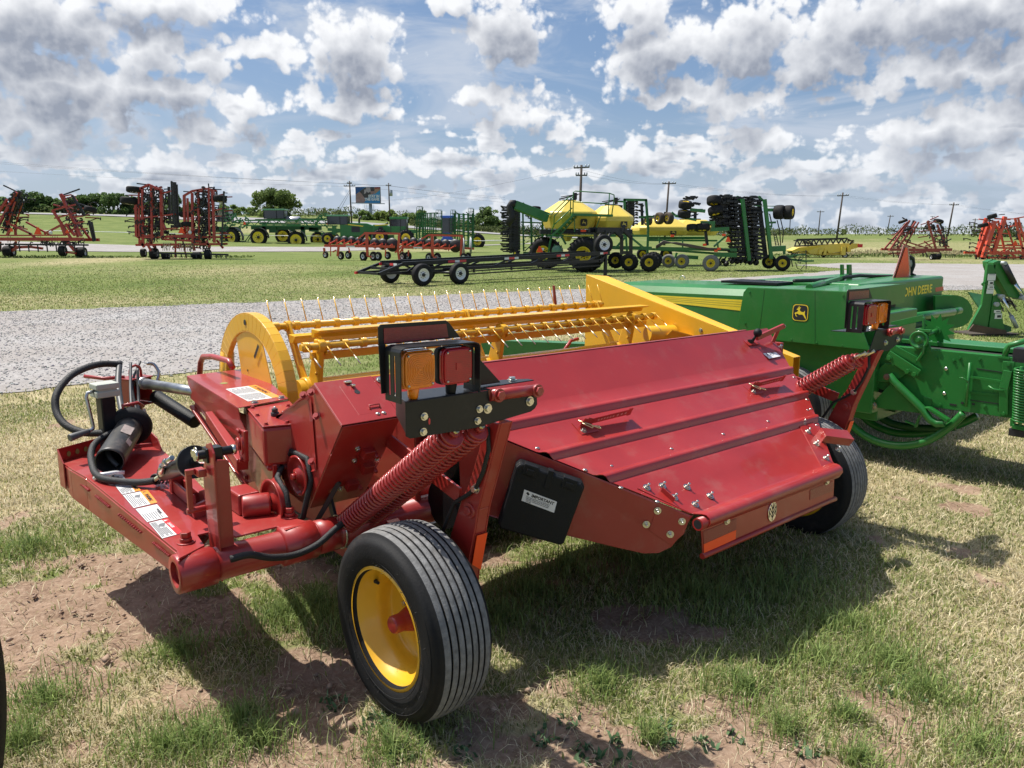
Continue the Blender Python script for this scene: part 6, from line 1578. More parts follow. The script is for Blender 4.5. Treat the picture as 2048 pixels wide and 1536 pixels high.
# ---- tractors, sprayers
def cab(r, S_, x0, y0, x1, y1, d0, d1, roof, post=IRON):
    a, b = S_.p(x0, y0, 0), S_.p(x1, y1, 0); cx = (a.x + b.x) / 2; w = b.x - a.x; h = a.z - b.z
    m = MB(); m.box((cx, (d0 + d1) / 2, b.z + h * .45), (w * .92, d1 - d0, h * .88)); g = m.build('cab_glass', GLASS, r, .03)
    m = MB(); m.box((cx, (d0 + d1) / 2, a.z - h * .06), (w * 1.04, d1 - d0 + .15, h * .15)); m.build('cab_roof', roof, g, .05)
    m = MB()
    for x in (a.x + w * .04, cx + w * .12, b.x - w * .04):
        for d in (d0 - .01, d1 + .01): m.bar((x, d, b.z), (x, d, a.z - h * .1), .09, .09)
    m.build('cab_post', post, g)


def tractor(S_, cabbox, roof, hood, stripe, exhaust, wheels, hoodmat=GRN, depth=1.5):
    r = S_.r; cab(r, S_, *cabbox, 0, depth, roof)
    x0, y0, x1, y1 = hood
    a, b = S_.p(x0, y0), S_.p(x1, y1); m = MB()
    m.prism([(a.x, .1, a.z), (a.x + (b.x - a.x) * .75, .1, a.z - .06 * (a.z - b.z)), (b.x, .1, a.z - .28 * (a.z - b.z)), (b.x, .1, b.z), (a.x, .1, b.z)], (0, 1.1, 0)); h = m.build('hood', hoodmat, r, .08)
    if stripe:
        m = MB(); m.bar(S_.p(stripe[0], stripe[1], .09), S_.p(stripe[2], stripe[3], .09), .02, .12, up=(0, 0, 1)); m.build('hood_stripe', DECY, h)
        m = MB(); m.box((a.x + (b.x - a.x) * .45, .09, (a.z + b.z) / 2), (abs(b.x - a.x) * .24, .03, (a.z - b.z) * .4)); m.build('grille', IRON, h)
    if exhaust:
        m = MB(); m.path([S_.p(exhaust[0], exhaust[1], .5), S_.p(exhaust[0], exhaust[1] - 50, .5), S_.p(exhaust[0] + 22, exhaust[1] - 75, .5)], S_.L(11), 8); m.build('exhaust_pipe', IRON, r)
    for x, y, rad, wid, d in wheels: simple_wheel(r, S_.p(x, y, d), S_.L(rad), S_.L(wid), (0, 1, 0), DECY, .55, lugs=18)
    m = MB(); lo = min(S_.p(x, y).z for x, y, *_ in wheels); m.box(((a.x + b.x) / 2, depth / 2, lo + .1), (abs(b.x - a.x) * 1.3, .7, .5)); m.build('chassis', hoodmat, r)


S5 = Spot(590, 495.8, 420, 340, 5.39); S5.root('crop_sprayer', 'green self-propelled crop sprayer with yellow rims and silver tank, in front of the round tree', 'sprayer', 'green crop sprayers')
r = S5.r; cab(r, S5, 560, 420, 800, 525, .3, 2.0, material('pale_green_roof', (.10, .30, .14), .3, 0, .3))
for x, y, rad, d in ((525, 725, 86, 0), (715, 712, 82, 3.0), (937, 755, 88, -.3), (1110, 750, 80, 2.7)): simple_wheel(r, S5.p(x, y, d), S5.L(rad), .5, (0, 1, 0), DECY, .68, lugs=22)
for x, y, rad, d in ((530, 725, 100, 0), (720, 712, 96, 3.0), (945, 755, 103, -.3), (1118, 750, 95, 2.7)):
    m = MB(); arc = circ(S5.p(x, y, d), S5.L(rad), 12, (1, 0, 0), (0, 0, 1), -.1, 2.0)
    for a, b in zip(arc[:-1], arc[1:]): m.quad(a + Vector((0, -.3, 0)), b + Vector((0, -.3, 0)), b + Vector((0, .35, 0)), a + Vector((0, .35, 0)), .04)
    m.build('fender', IRON, r)
m = MB(); a, b = S5.p(790, 520, 1.2), S5.p(950, 520, 1.2); m.lathe([(0, 0), (.45, .02), (.62, .2), (.62, (b.x - a.x) - .2), (.45, (b.x - a.x) - .02), (0, b.x - a.x)], a + Vector((0, 0, -.35)), (1, 0, 0), 24); m.build('spray_tank', material('silver_tank', (.62, .60, .60), .25, .6), r)
m = segs(S5, [(400, 545, 1260, 540, 14), (390, 600, 1390, 604, 12), (940, 560, 990, 520, 12), (990, 520, 1075, 600, 12), (560, 585, 1000, 590, 10)], -.9); m = segs(S5, [(400, 530, 1200, 520, 12), (440, 570, 1250, 575, 10)], 3.2, m)
for i in range(16): m = segs(S5, [(400 + i * 52, 545 if i % 2 else 600, 452 + i * 52, 600 if i % 2 else 545, 6)], -.9, m)
for i in range(14): m = segs(S5, [(420 + i * 55, 530 if i % 2 else 570, 475 + i * 55, 570 if i % 2 else 530, 6)], 3.2, m)
m.build('spray_boom', GRN, r)
m = MB(); rr_ = random.Random(3)
for i in range(46): x, y = rr_.uniform(1105, 1285), rr_.uniform(462, 600); segs(S5, [(x, y, x + rr_.uniform(-30, 30), y + rr_.uniform(-30, 30), 12, rr_.uniform(-.8, 1.5))], 0, m)
m.build('boom_rack', GRN, r)
m = segs(S5, [(420, 620, 1180, 625, 40), (620, 640, 700, 640, 70), (430, 660, 350, 770, 8), (450, 650, 380, 770, 8), (1050, 640, 1150, 650, 40), (560, 560, 560, 690, 40), (980, 600, 980, 720, 40), (800, 600, 900, 670, 30)], 1.0); m.build('chassis', material('dark_green_frame', (.010, .09, .018), .5), r)
smv(S5, 400, 575, 34, -1.0); smv(S5, 1291, 575, 34, -1.0)
S6 = Spot(468, 492.5, 420, 340, 5.39, Y=103); S6.root('crop_sprayer', 'green crop sprayer half hidden behind the upright folded cultivator', 'sprayer', 'green crop sprayers')
for x, y, d in ((245, 725, 0), (100, 725, 2.8)): simple_wheel(S6.r, S6.p(x, y, d), S6.L(92), .6, (.5, 1, 0), DECY, .6, lugs=20)
m = MB()
for i in range(70): x, y = rr_.uniform(150, 405), rr_.uniform(455, 620); segs(S6, [(x, y, x + rr_.uniform(-40, 40), y + rr_.uniform(-26, 26), 13, rr_.uniform(-.8, 1.5))], 0, m)
m.build('spray_boom', GRN, S6.r)
m = MB(); m.box(S6.p(130, 640, 1.5), (3.2, 2.2, .7)); m.build('chassis', material('dark_green_frame', (.010, .09, .018), .5), S6.r); cab(S6.r, S6, 40, 420, 190, 560, .6, 2.4, GRN)
m = MB(); arc = circ(S6.p(250, 725, 0), S6.L(105), 12, (1, 0, 0), (0, 0, 1), -.3, 1.9)
for a, b in zip(arc[:-1], arc[1:]): m.quad(a + Vector((0, -.4, 0)), b + Vector((0, -.4, 0)), b + Vector((0, .4, 0)), a + Vector((0, .4, 0)), .05)
m.build('fender', IRON, S6.r)

S7 = Spot(690, 490, 420, 340, 5.39, Y=100); S7.root('tractor', 'green windrower tractor with a long hood and yellow stripe, beside the crop sprayer', 'tractor', 'parked tractors')
tractor(S7, (1255, 485, 1490, 590), material('pale_green_roof', (.10, .30, .14), .3, 0, .3), (1395, 565, 1780, 715), (1400, 578, 1650, 606), (1600, 575), [(1272, 740, 62, 60, -.1), (1700, 745, 62, 60, 0), (1290, 735, 62, 60, 2.0)])
segs(S7, [(1190, 690, 1420, 660, 20), (1260, 640, 1400, 650, 30), (1330, 600, 1330, 700, 40)], .5).build('rear_frame', GRN, S7.r)
S8 = Spot(800, 488, 640, 400, 5.689, Y=98); S8.root('tractor', 'green articulated tractor with tall black cab windows, behind the orange disc plows', 'tractor', 'parked tractors')
tractor(S8, (795, 195, 992, 372), GRN, (600, 278, 800, 370), (620, 290, 780, 278), (742, 330), [(690, 420, 82, 80, -.3), (985, 430, 88, 80, -.3), (950, 420, 84, 80, 2.0)])
m = MB(); m.prism([S8.p(960, 350, -.4), S8.p(1010, 335, -.4), S8.p(1110, 340, -.4), S8.p(1110, 380, -.4), S8.p(960, 380, -.4)], (0, .8, 0)); m.build('fender', GRN, S8.r, .05)
m = MB(); m.box(S8.p(885, 340, -.02), (S8.L(180), .06, S8.L(80))); m.build('cab_door_panel', GRN, S8.r)
S9 = Spot(905, 488, 640, 400, 5.689, Y=99); S9.root('tractor', 'blue-roofed tractor standing behind the green upright cultivator', 'tractor', 'parked tractors')
tractor(S9, (1375, 180, 1530, 375), BLUE, (1390, 350, 1500, 450), None, None, [(1790, 470, 84, 80, 0), (1250, 470, 84, 80, 0), (1450, 470, 60, 60, 2)], BLUE)

S10 = Spot(900, 504, 640, 400, 5.689, Y=76); S10.root('field_cultivator', 'dark green field cultivator folded upright with cage rollers, behind the disc plows', 'cultivator')
r = S10.r
for k, (xa, xb) in enumerate(((1085, 1325), (1500, 1760))):
    m = MB()
    for i in range(5):
        x = xa + (xb - xa) * (i + .5) / 5; segs(S10, [(x, 150, x + rnd.uniform(-20, 20), 560, 16, 0), (x, 150, x, 560, 12, 1.6)], 0, m)
    for i in range(8): y = 150 + i * 52; segs(S10, [(xa, y, xb, y + rnd.uniform(-20, 20), 11, rnd.uniform(0, 1.6))], 0, m)
    m.build('wing_frame', GRN, r)
    m = MB()
    for i in range(46): x, y = rnd.uniform(xa - 10, xb + 10), rnd.uniform(120, 560); segs(S10, [(x, y, x + rnd.uniform(-36, 36), y + rnd.uniform(-14, 30), 8, rnd.uniform(-.3, 1.8))], 0, m)
    m.build('shank_row', IRON, r)
for x0, x1, y0, y1 in ((1110, 1175, 75, 440), (1325, 1390, 115, 420), (1490, 1545, 115, 420), (1690, 1750, 95, 430)):
    m = MB()
    for t in (0, .33, .66, 1): segs(S10, [(x0 + (x1 - x0) * t, y0 + 15 * abs(t - .5), x0 + (x1 - x0) * t - 40 * (y1 > 430), y1, 5 if t not in (1,) else 13, -.5 + .4 * math.sin(t * 3))], 0, m)
    for i in range(9): y = y0 + (y1 - y0) * i / 8; segs(S10, [(x0 - 5 * i * (y1 > 430), y, x1 - 5 * i * (y1 > 430), y, 5, -.4)], 0, m)
    m.build('cage_roller', material('dark_green_frame', (.010, .09, .018), .5), r)
m = MB(); segs(S10, [(1090, 520, 1760, 520, 26, .5), (1100, 600, 1720, 605, 8, -.3), (1100, 655, 1720, 655, 8, -.3), (1180, 380, 1620, 400, 22, .8)], 0, m)
for i in range(22): x = 1100 + i * 29; segs(S10, [(x, 600, x + 15, 655, 6, -.3)], 0, m)
m.build('main_frame', GRN, r)
for x in (1200, 1640): simple_wheel(r, S10.p(x, 640, .8), S10.L(34), .35, (1, .2, 0), WHITE)

# ---- the two orange disc plows
def disc_plow(S_, bar, posts, discs, wheels, legs, edge=()):
    r = S_.r
    segs(S_, bar, 0).build('main_beam', ORED2, r); segs(S_, posts, .1).build('lift_frame', ORED2, r); segs(S_, legs, -.1).build('wheel_leg', ORED2, r)
    for x, y, rad in discs:
        m = MB(); R_ = S_.L(rad); m.lathe([(0, -.10), (R_ * .3, -.09), (R_ * .7, -.04), (R_, .03), (R_, .045), (R_ * .7, -.02), (0, -.08)], S_.p(x, y, .55), (.25, 1, 0), 28); d_ = m.build('plow_disc', IRON, r)
        m = MB(); m.bar(S_.p(x - 75, y + 45, .1), S_.p(x, y, .42), .07, .07); m.tube(S_.p(x, y, .30), S_.p(x, y, .5), S_.L(13), n=12); m.bar(S_.p(x - 70, y + 60, 0), S_.p(x - 60, y - 15, .05), .06, .06); m.build('disc_arm', ORED2, d_)
    for x, y, rad in edge:
        m = MB(); R_ = S_.L(rad); m.lathe([(0, -.04), (R_, -.02), (R_, .02), (0, .04)], S_.p(x, y, .2), (1, .18, 0), 28); m.build('coulter_disc', GREYM, r)
    for x, y, rad in wheels: simple_wheel(r, S_.p(x, y, rnd.uniform(-.2, .5)), S_.L(rad), S_.L(rad) * .6, (.75, 1, 0), WHITE, .5)


S11 = Spot(742, 521.5, 640, 400, 5.689); S11.root('disc_plow', 'orange disc plow with eight black discs on caster wheels, its beam nearest the crop sprayer', 'disc plow', 'orange disc plows')
disc_plow(S11, [(50, 520, 850, 532, 26), (310, 510, 420, 528, 18)], [(530, 370, 532, 560, 30), (500, 376, 905, 384, 22), (900, 380, 885, 580, 24), (430, 440, 505, 380, 16), (880, 560, 900, 680, 22), (850, 600, 920, 540, 18)],
          [(172, 456, 46), (255, 456, 46), (338, 462, 48), (418, 472, 48), (505, 480, 50), (605, 492, 56), (695, 502, 62), (808, 512, 78)],
          [(70, 622, 40), (222, 636, 46), (322, 626, 46), (490, 642, 54), (596, 642, 54), (765, 632, 44), (930, 645, 50), (660, 640, 50)],
          [(50, 545, 60, 615, 22), (215, 530, 205, 640, 24), (540, 540, 545, 640, 26), (545, 640, 590, 645, 18), (750, 570, 745, 640, 14), (125, 530, 125, 640, 10), (150, 590, 190, 570, 16), (330, 540, 345, 620, 12)])
S12 = Spot(868, 521, 640, 400, 5.689); S12.root('disc_plow', 'orange disc plow with two upright coulter discs at its end, nearest the black trailer', 'disc plow', 'orange disc plows')
disc_plow(S12, [(925, 535, 1470, 552, 26), (1640, 548, 1755, 555, 22)], [(1275, 390, 1278, 600, 30), (1230, 398, 1622, 408, 22), (1615, 405, 1600, 640, 26), (1150, 445, 1235, 395, 16), (940, 470, 940, 600, 14), (905, 600, 960, 520, 18)],
          [(965, 478, 50), (1052, 478, 50), (1142, 484, 50), (1235, 492, 52), (1330, 502, 56), (1420, 510, 60), (1533, 522, 76)],
          [(1000, 640, 50), (1240, 655, 52), (1335, 652, 50), (1640, 650, 46), (1685, 640, 40)],
          [(1275, 560, 1290, 640, 26), (1290, 650, 1330, 655, 18), (1010, 570, 1010, 640, 18), (1640, 570, 1640, 640, 18)], [(1627, 535, 108), (1712, 520, 98)])
for S_, x, y in ((S11, 300, 528), (S12, 1065, 542)):
    m = MB(); m.bar(S_.p(x, y, -.12), S_.p(x + 100, y + 2, -.12), .01, .10, up=(0, 0, 1)); m.build('white_decal', PAPER, S_.r)

# ---- black flatbed trailer with gooseneck
TR0 = gnd(872, 570.5); TA = math.atan2(.64, .77)
trailer = empty('gooseneck_trailer', TR0, TA, 'long black gooseneck trailer frame with white-rimmed dual wheels on the mown grass', 'trailer')
def rail(m, x0, z0, x1, z1, w, y): m.bar((x0, y, z0), (x1, y, z1), w, w * 1.1)
LT = 9.1; WT = 2.05
m = MB()
for y in (0.30, WT - .30):
    rail(m, -1.16, .76, LT, .98, .13, y); rail(m, .55, .52, LT - .35, .66, .10, y); rail(m, .55, .30, LT - .5, .46, .045, y)
    for x in (1.9, 3.7, 5.4, 7.0): m.bar((x, y, .34 + .018 * x), (x, y, .56 + .015 * x), .06, .06)
    for x in (1.2, 2.9, 4.7, 6.4, 7.9): m.bar((x, y, .56 + .015 * x), (x + .75, y, .80 + .018 * x), .06, .06)
    m.bar((-1.16, y, .75), (-2.1, y, .45), .09, .09); m.bar((-2.1, y, .44), (-1.2, y, .47), .07, .07); m.bar((-1.2, y, .46), (.6, y, .50), .09, .09); m.bar((-.95, y, .50), (-.5, y, .76), .06, .06); m.bar((-.4, y, .76), (.1, y, .52), .06, .06)
for x in (-1.15, -.3, .5, 1.2, 2.9, 4.7, 6.4, 7.9, LT): m.bar((x, .3, .745 + .019 * x), (x, WT - .3, .745 + .019 * x), .08, .08)
for x in (-2.1, -1.6): m.bar((x, .3, .45 if x < -2 else .60), (x, WT - .3, .45 if x < -2 else .60), .08, .08)
m.build('trailer_frame', BLK, trailer)
for x in (-.55, 1.02):
    for y, s_ in ((-.05, 1), (WT + .05, -1)): simple_wheel(trailer, (x - .05, y, .385), .385, .25, (0, s_, 0), WHITE, .58)
    m = MB(); m.tube((x - .05, 0, .385), (x - .05, WT, .385), .05, n=10); m.build('axle', BLK, trailer)
m = MB()
for x0, x1, c in ((.70, 1.0, REDC), (1.0, 1.2, PAPER), (1.2, 1.5, REDC), (3.3, 3.52, PAPER), (3.52, 3.8, REDC), (3.8, 4.0, PAPER), (6.0, 6.25, REDC), (6.25, 6.45, PAPER), (6.45, 6.7, REDC), (8.5, 8.68, PAPER), (8.68, 8.95, REDC)):
    z = .75 + (x0 + 1.16) * .22 / (LT + 1.16); z1 = .75 + (x1 + 1.16) * .22 / (LT + 1.16)
    m.use(c); m.prism([(x0, .232, z - .03), (x1, .232, z1 - .03), (x1, .232, z1 + .05), (x0, .232, z + .05)], (0, -.004, 0))
m.build('reflective_tape', REDC, trailer)
m = MB(); m.use(REDC); m.box((-1.21, .95, .73), (.01, .22, .08)); m.use(PAPER); m.box((-1.21, .70, .73), (.01, .22, .08)); m.build('reflective_tape', REDC, trailer)
for p in ((-2.16, WT - .3, .44), (-1.22, WT - .36, .72)): m = MB(); m.box(p, (.10, .10, .09)); m.build('tail_lamp', REDC, trailer)
m = MB(); m.bar((LT - .25, .25, .0), (LT - .25, .25, .95), .11, .11); m.box((LT - .25, .25, .025), (.5, .35, .04)); m.bar((LT - .25, .25, .9), (LT - .6, .25, .62), .08, .08); m.build('landing_leg', BLK, trailer)
# gooseneck
m = MB(); G0 = LT + .15
for y in (.75, 1.30):
    m.bar((G0 + .05, y, .9), (G0 + .05, y, 1.92), .10, .16); m.bar((G0 - .35, y, 1.95), (G0 + 1.25, y, 1.95), .10, .20); m.bar((G0 + 1.2, y, 1.97), (G0 + 1.75, y, 1.62), .10, .18); m.bar((G0 + 1.72, y, 1.7), (G0 + 1.75, y, .85), .09, .14)
    m.bar((G0 + .08, y, 1.45), (G0 + .5, y, 1.88), .08, .08)
m.bar((G0 + 1.0, .7, 1.95), (G0 + 1.0, 1.35, 1.95), .12, .16); m.bar((G0, .7, 1.9), (G0, 1.35, 1.9), .12, .16); m.bar((G0 + 1.75, .7, .95), (G0 + 1.75, 1.35, .95), .10, .14)
m.build('gooseneck', BLK, trailer)
sw_ = simple_wheel(trailer, (G0 - .28, .50, 1.33), .42, .25, (.35, 1, 0), WHITE, .58, name='spare_wheel')

# ---- air seeder carts and folded air drills
def tank(parent, c, bot, mid, top, zs, yaw, badge=True, sx=1.0):
    """faceted seed tank: footprints (half x, half y) at three heights"""
    M_ = Matrix.Rotation(yaw, 3, 'Z'); c = V3(c); rings = []
    for (hx, hy, k), z in zip((bot, mid, mid, top), zs):
        ring = [(hx, -hy * k), (hx, hy * k), (hx * k, hy), (-hx * k, hy), (-hx, hy * k), (-hx, -hy * k), (-hx * k, -hy), (hx * k, -hy)]
        rings.append([c + M_ @ Vector((x, y, z)) for x, y in ring])
    m = MB(); vs = [p for rg in rings for p in rg]
    m.add(vs, [(i * 8 + k, i * 8 + (k + 1) % 8, (i + 1) * 8 + (k + 1) % 8, (i + 1) * 8 + k) for i in range(3) for k in range(8)] + [tuple(24 + k for k in range(8)), tuple(reversed(range(8)))])
    t = m.build('seed_tank', FYEL, parent, .06)
    m = MB(); zt = zs[-1]; m.tube(c + Vector((0, 0, zt)), c + Vector((0, 0, zt + .07)), top[0] * .75, n=18); l_ = m.build('tank_lid', IRON, t)
    m = MB(); m.bar(c + Vector((-.5, -.1, zt + .08)), c + Vector((.4, -.1, zt + .30)), .06, .06); m.bar(c + Vector((.3, .1, zt + .08)), c + Vector((.3, .1, zt + .4)), .16, .10); m.bar(c + Vector((-.4, .1, zt + .2)), c + Vector((.5, .1, zt + .34)), .04, .04); m.build('lid_latch', IRON, l_)
    return t, M_


def badge(parent, o, x, y, s_):
    M_ = plane_matrix(o, x, y)
    def q(a, b, h): return M_ @ Vector((a * s_, b * s_, h))
    m = MB(); m.prism([q(a, b, 0) for a, b in rsq(1.0, .42, 20)], (M_ @ Vector((0, 0, .008))) - (M_ @ Vector((0, 0, 0)))); b_ = m.build('deer_badge', INK, parent)
    m = MB(); m.prism([q(a * .82, b * .82, .009) for a, b in DEER], (M_ @ Vector((0, 0, .006))) - (M_ @ Vector((0, 0, 0)))); m.build('deer_mark', FYEL, b_)


S13 = Spot(1180, 543.5, 980, 320, 5.689); S13.root('air_seeder_cart', 'yellow twin-tank air seeder cart with green ladder and walkway, next to the black gooseneck', 'seeder cart', 'air seeder carts')
r = S13.r; Y13 = R(14)
t1, M1 = tank(r, S13.p(925, 700, 1.6) * Vector((1, 1, 0)) if False else Vector((S13.p(925, 700).x, 1.5, 0)), (1.08, .95, .6), (1.22, 1.15, .62), (.45, .5, .5), (S13.p(0, 782).z, S13.p(0, 640).z, S13.p(0, 590).z, S13.p(0, 452).z), Y13)
t2, M2 = tank(r, Vector((S13.p(1420, 700).x, 1.9, 0)), (.88, .95, .6), (.98, 1.15, .62), (.36, .5, .5), (S13.p(0, 782).z, S13.p(0, 690).z, S13.p(0, 640).z, S13.p(0, 505).z), Y13)
def tface(c, hx, hy, yaw, ox, z, s_, par): 
    M_ = Matrix.Rotation(yaw, 3, 'Z'); badge(par, V3(c) + M_ @ Vector((ox, -hy - .012, z)), M_ @ Vector((1, 0, 0)), Vector((0, 0, 1)), s_)
tface((S13.p(925, 700).x, 1.5, 0), 1.22, 1.12, Y13, .38, S13.p(0, 710).z, .17, t1); tface((S13.p(1420, 700).x, 1.9, 0), 1, 1.12, Y13, .30, S13.p(0, 725).z, .17, t2)
m = MB(); m.box((S13.p(1130, 0).x, 1.6, S13.p(0, 815).z), (S13.L(1050), 1.7, S13.L(50))); m.build('scale_deck', IRON, r)
m = MB()
for x in (900, 1330): a = S13.p(x, 860, 1.5); m.lathe([(.55, .45), (.50, .40), (.18, -.25), (.12, -.28)], a, (0, 0, 1), 4, smooth=False)
m.build('hopper', FYEL, r)
m = segs(S13, [(660, 862, 1820, 862, 26, .4), (660, 862, 1820, 862, 26, 2.6), (1420, 1000, 1880, 1010, 40, 1.0), (1180, 900, 1440, 1010, 22, .3), (1560, 870, 1440, 1000, 22, .3), (1600, 870, 1760, 1000, 22, .3), (700, 870, 660, 1080, 20, .2), (820, 870, 870, 960, 22, .4), (740, 960, 700, 1080, 14, .2), (560, 1100, 900, 1110, 26, 1.4), (480, 1080, 660, 1150, 16, .6), (960, 640, 960, 820, 10, -.1), (1255, 640, 1180, 840, 10, -.1)]); m.build('cart_frame', GRN, r)
m = MB(); segs(S13, [(840, 860, 1240, 860, 14, -.05), (1430, 868, 1500, 868, 14, -.05)], 0, m); m.build('yellow_stripe', DECY, r)
for x, y, rx, w, d in ((1085, 1075, 188, 150, -.2), (660, 1070, 180, 150, 2.4)): simple_wheel(r, S13.p(x, y, d) , S13.L(rx), S13.L(w) * 1.5, (.42, 1, 0), DECY, .48, lugs=20)
for x, y, rr2, d in ((1575, 1160, 94, -.3), (1790, 1160, 100, -.6), (1470, 1150, 90, 1.2), (1900, 1150, 96, 1.0)): simple_wheel(r, S13.p(x, y, d), S13.L(rr2), S13.L(120), (.3, 1, 0), DECY, .46, lugs=16)
m = segs(S13, [(700, 860, 945, 625, 22, -.5), (760, 900, 990, 640, 14, .2)])
for i in range(7): t = i / 6; m.bar(S13.p(720 + 225 * t, 845 - 215 * t, -.5), S13.p(760 + 225 * t, 860 - 215 * t, .2), .05, .16)
m.build('stair', GRN, r)
m = MB(); a, b = S13.p(925, 610, -.5), S13.p(1385, 622, -.5); m.prism([a, b, b + Vector((0, .9, 0)), a + Vector((0, .9, 0))], (0, 0, -.10)); m.build('walkway', GRN, r)
m = MB()
def tubes(lines, rad, m): 
    for pl in lines: m.path([S13.p(*q) for q in pl], rad, 6)
tubes([[(935, 610, -.5), (938, 375, -.5), (960, 360, -.5), (1345, 385, -.5), (1405, 400, -.2), (1410, 440, -.1), (1380, 640, -.1)], [(1345, 385, -.5), (1330, 630, -.5)], [(940, 480, -.5), (1340, 505, -.5)], [(650, 625, -.5), (690, 620, -.5), (890, 425, -.5), (910, 440, -.5), (905, 620, -.5)], [(720, 760, -.5), (725, 640, -.5), (930, 430, -.5)], [(690, 830, -.5), (720, 740, -.5), (925, 550, -.5)]], .028, m); m.build('hand_rail', GRN, r)
m = MB(); m.bar(S13.p(270, 510, -.3), S13.p(650, 655, .4), .36, .40, w2=.45, h2=.45); m.build('auger_tube', GRN, r, .03); m = MB(); m.path([S13.p(290, 500, -.4), S13.p(245, 495, -.4), S13.p(225, 530, -.4), S13.p(240, 600, -.4), S13.p(255, 650, -.4), S13.p(195, 740, -.4)], .17, 10); m.path([S13.p(360, 500, -.2), S13.p(375, 490, -.2), S13.p(420, 530, -.2)], .04, 6); m.build('auger_spout', HOSE, r)
m = MB(); m.lathe([(0, 0), (S13.L(50), .0), (S13.L(58), .1), (S13.L(55), .35), (0, .4)], S13.p(745, 1030, -.3), (.5, 1, 0), 22); m.build('fan_housing', material('grey_green_fan', (.10, .22, .13), .4), r)
m = MB(); m.box(S13.p(1060, 805, -.1), (.25, .05, .10)); m.build('amber_reflector', FLUO, r)
smv(S13, 560, 1015, 74, -.6); m = MB(); m.lathe([(0, 0), (S13.L(16), 0), (S13.L(16), .02), (0, .02)], S13.p(595, 1013, -.6), (.4, 1, 0), 16); m.build('speed_sign', PAPER, r)


def opener(m, S_, x, y, ln, d, rnd, up=0.0, disc=True, k=1.0):
    """one seed opener: parallel arm, boot and closing wheel"""
    w = S_.L(13); a = S_.p(x, y, d); b = S_.p(x + ln * .55, y + rnd.uniform(-5, 5) + up, d); c = S_.p(x + ln, y + rnd.uniform(-8, 8) + up, d)
    m.bar(a, b, w * 1.6, w * 1.3); m.bar(b, c, w, w); m.box(b, (w * 2.4, .25, w * 2.0)); m.box(S_.p(x + ln * .25, y + 7, d), (w * 3, .2, w))
    if disc: m.lathe([(0, -.03), (S_.L(20), 0), (0, .03)], c, (.4, .6, 1.0), 12); m.lathe([(0, -.03), (S_.L(16), 0), (0, .03)], S_.p(x + ln * .7, y + 12 + up, d + .2), (.4, 1, .5), 12)
    m.box(S_.p(x + ln * .4, y - 6, d + .15), (w * 4, .3, w * 1.4)); m.bar(S_.p(x + ln * .1, y + 16, d), S_.p(x + ln * .5, y - 8, d), w, w)


S14 = Spot(1045, 545, 980, 320, 5.689, Y=40.5); S14.root('air_drill', 'folded air drill wing with a column of black seed openers, under the green auger spout', 'seed drill', 'folded air drills')
r = S14.r
for k in range(18):
    y = 535 + k * 29.5
    for d in (0, .5): m = MB(); opener(m, S14, 345, y + d * 20, -205 + rnd.uniform(-12, 8), d + rnd.uniform(-.1, .1), rnd, disc=k % 2 == 0); m.build('seed_opener', IRON, r)
m = segs(S14, [(325, 590, 325, 1020, 34, .2), (375, 590, 385, 1040, 20, .5), (470, 620, 480, 1060, 24, .8), (610, 680, 600, 1060, 24, 1.2), (350, 705, 620, 715, 16, .6), (370, 870, 620, 862, 14, .6), (380, 1060, 640, 1070, 26, .6), (480, 870, 610, 720, 10, .7), (350, 720, 460, 870, 8, .4), (510, 870, 560, 1000, 12, .6), (400, 1040, 560, 880, 12, .6), (620, 740, 690, 740, 12, .9)]); m.build('wing_frame', GRN, r)
m = MB()
for i in range(26): x, y = rnd.uniform(370, 600), rnd.uniform(610, 1060); segs(S14, [(x, y, x + rnd.uniform(-40, 40), y + rnd.uniform(-40, 40), 8, rnd.uniform(0, 1.5))], 0, m)
for x, y in ((430, 630), (460, 655), (440, 790), (560, 790)): segs(S14, [(x - 30, y, x + 20, y + 15, 13, .4)], 0, m)
m.build('hydraulic_lines', IRON, r)
simple_wheel(r, S14.p(530, 550, .6), S14.L(52), S14.L(48), (.1, .1, 1), DECY); simple_wheel(r, S14.p(300, 1075, -.2), S14.L(52), S14.L(40), (1, .5, 0), DECY); simple_wheel(r, S14.p(215, 1150, .2), S14.L(35), S14.L(40), (1, .4, 0), DECY)
S15 = Spot(1270, 545, 980, 320, 5.689, Y=42); S15.root('air_drill', 'folded air drill wing standing in a tall green square frame behind the seeder cart', 'seed drill', 'folded air drills')
r = S15.r
m = segs(S15, [(1530, 445, 1535, 780, 26, 0), (1775, 450, 1800, 790, 26, 0), (1520, 452, 1785, 456, 26, 0), (1440, 465, 1530, 470, 18, .5), (1700, 650, 1790, 650, 26, .2), (1800, 790, 1790, 1060, 24, 0), (1790, 640, 1880, 645, 20, .2), (1540, 780, 1560, 1060, 22, 0)]); m.build('wing_frame', GRN, r)
for k in range(9):
    m = MB(); opener(m, S15, 1570, 470 + k * 32, 110, .3, rnd); m.build('seed_opener', IRON, r); m = MB(); opener(m, S15, 1560, 480 + k * 32, 90, .8, rnd); m.build('seed_opener', IRON, r)
m = segs(S15, [(1735, 490, 1745, 740, 28, .3), (1700, 500, 1760, 520, 20, .3), (1700, 570, 1760, 590, 20, .3), (1440, 520, 1530, 530, 40, .8)]); m.build('lift_cylinder', IRON, r)
for x, d in ((1835, 1.0), (1920, -.2), (2015, -.4)): simple_wheel(r, S15.p(x, 665 if d < 0 else 690, d), S15.L(66 if d < 0 else 52), S15.L(62), (1, .5, .0), DECY, .45, tyre=material('muddy_tyre', (.075, .055, .040), .8))

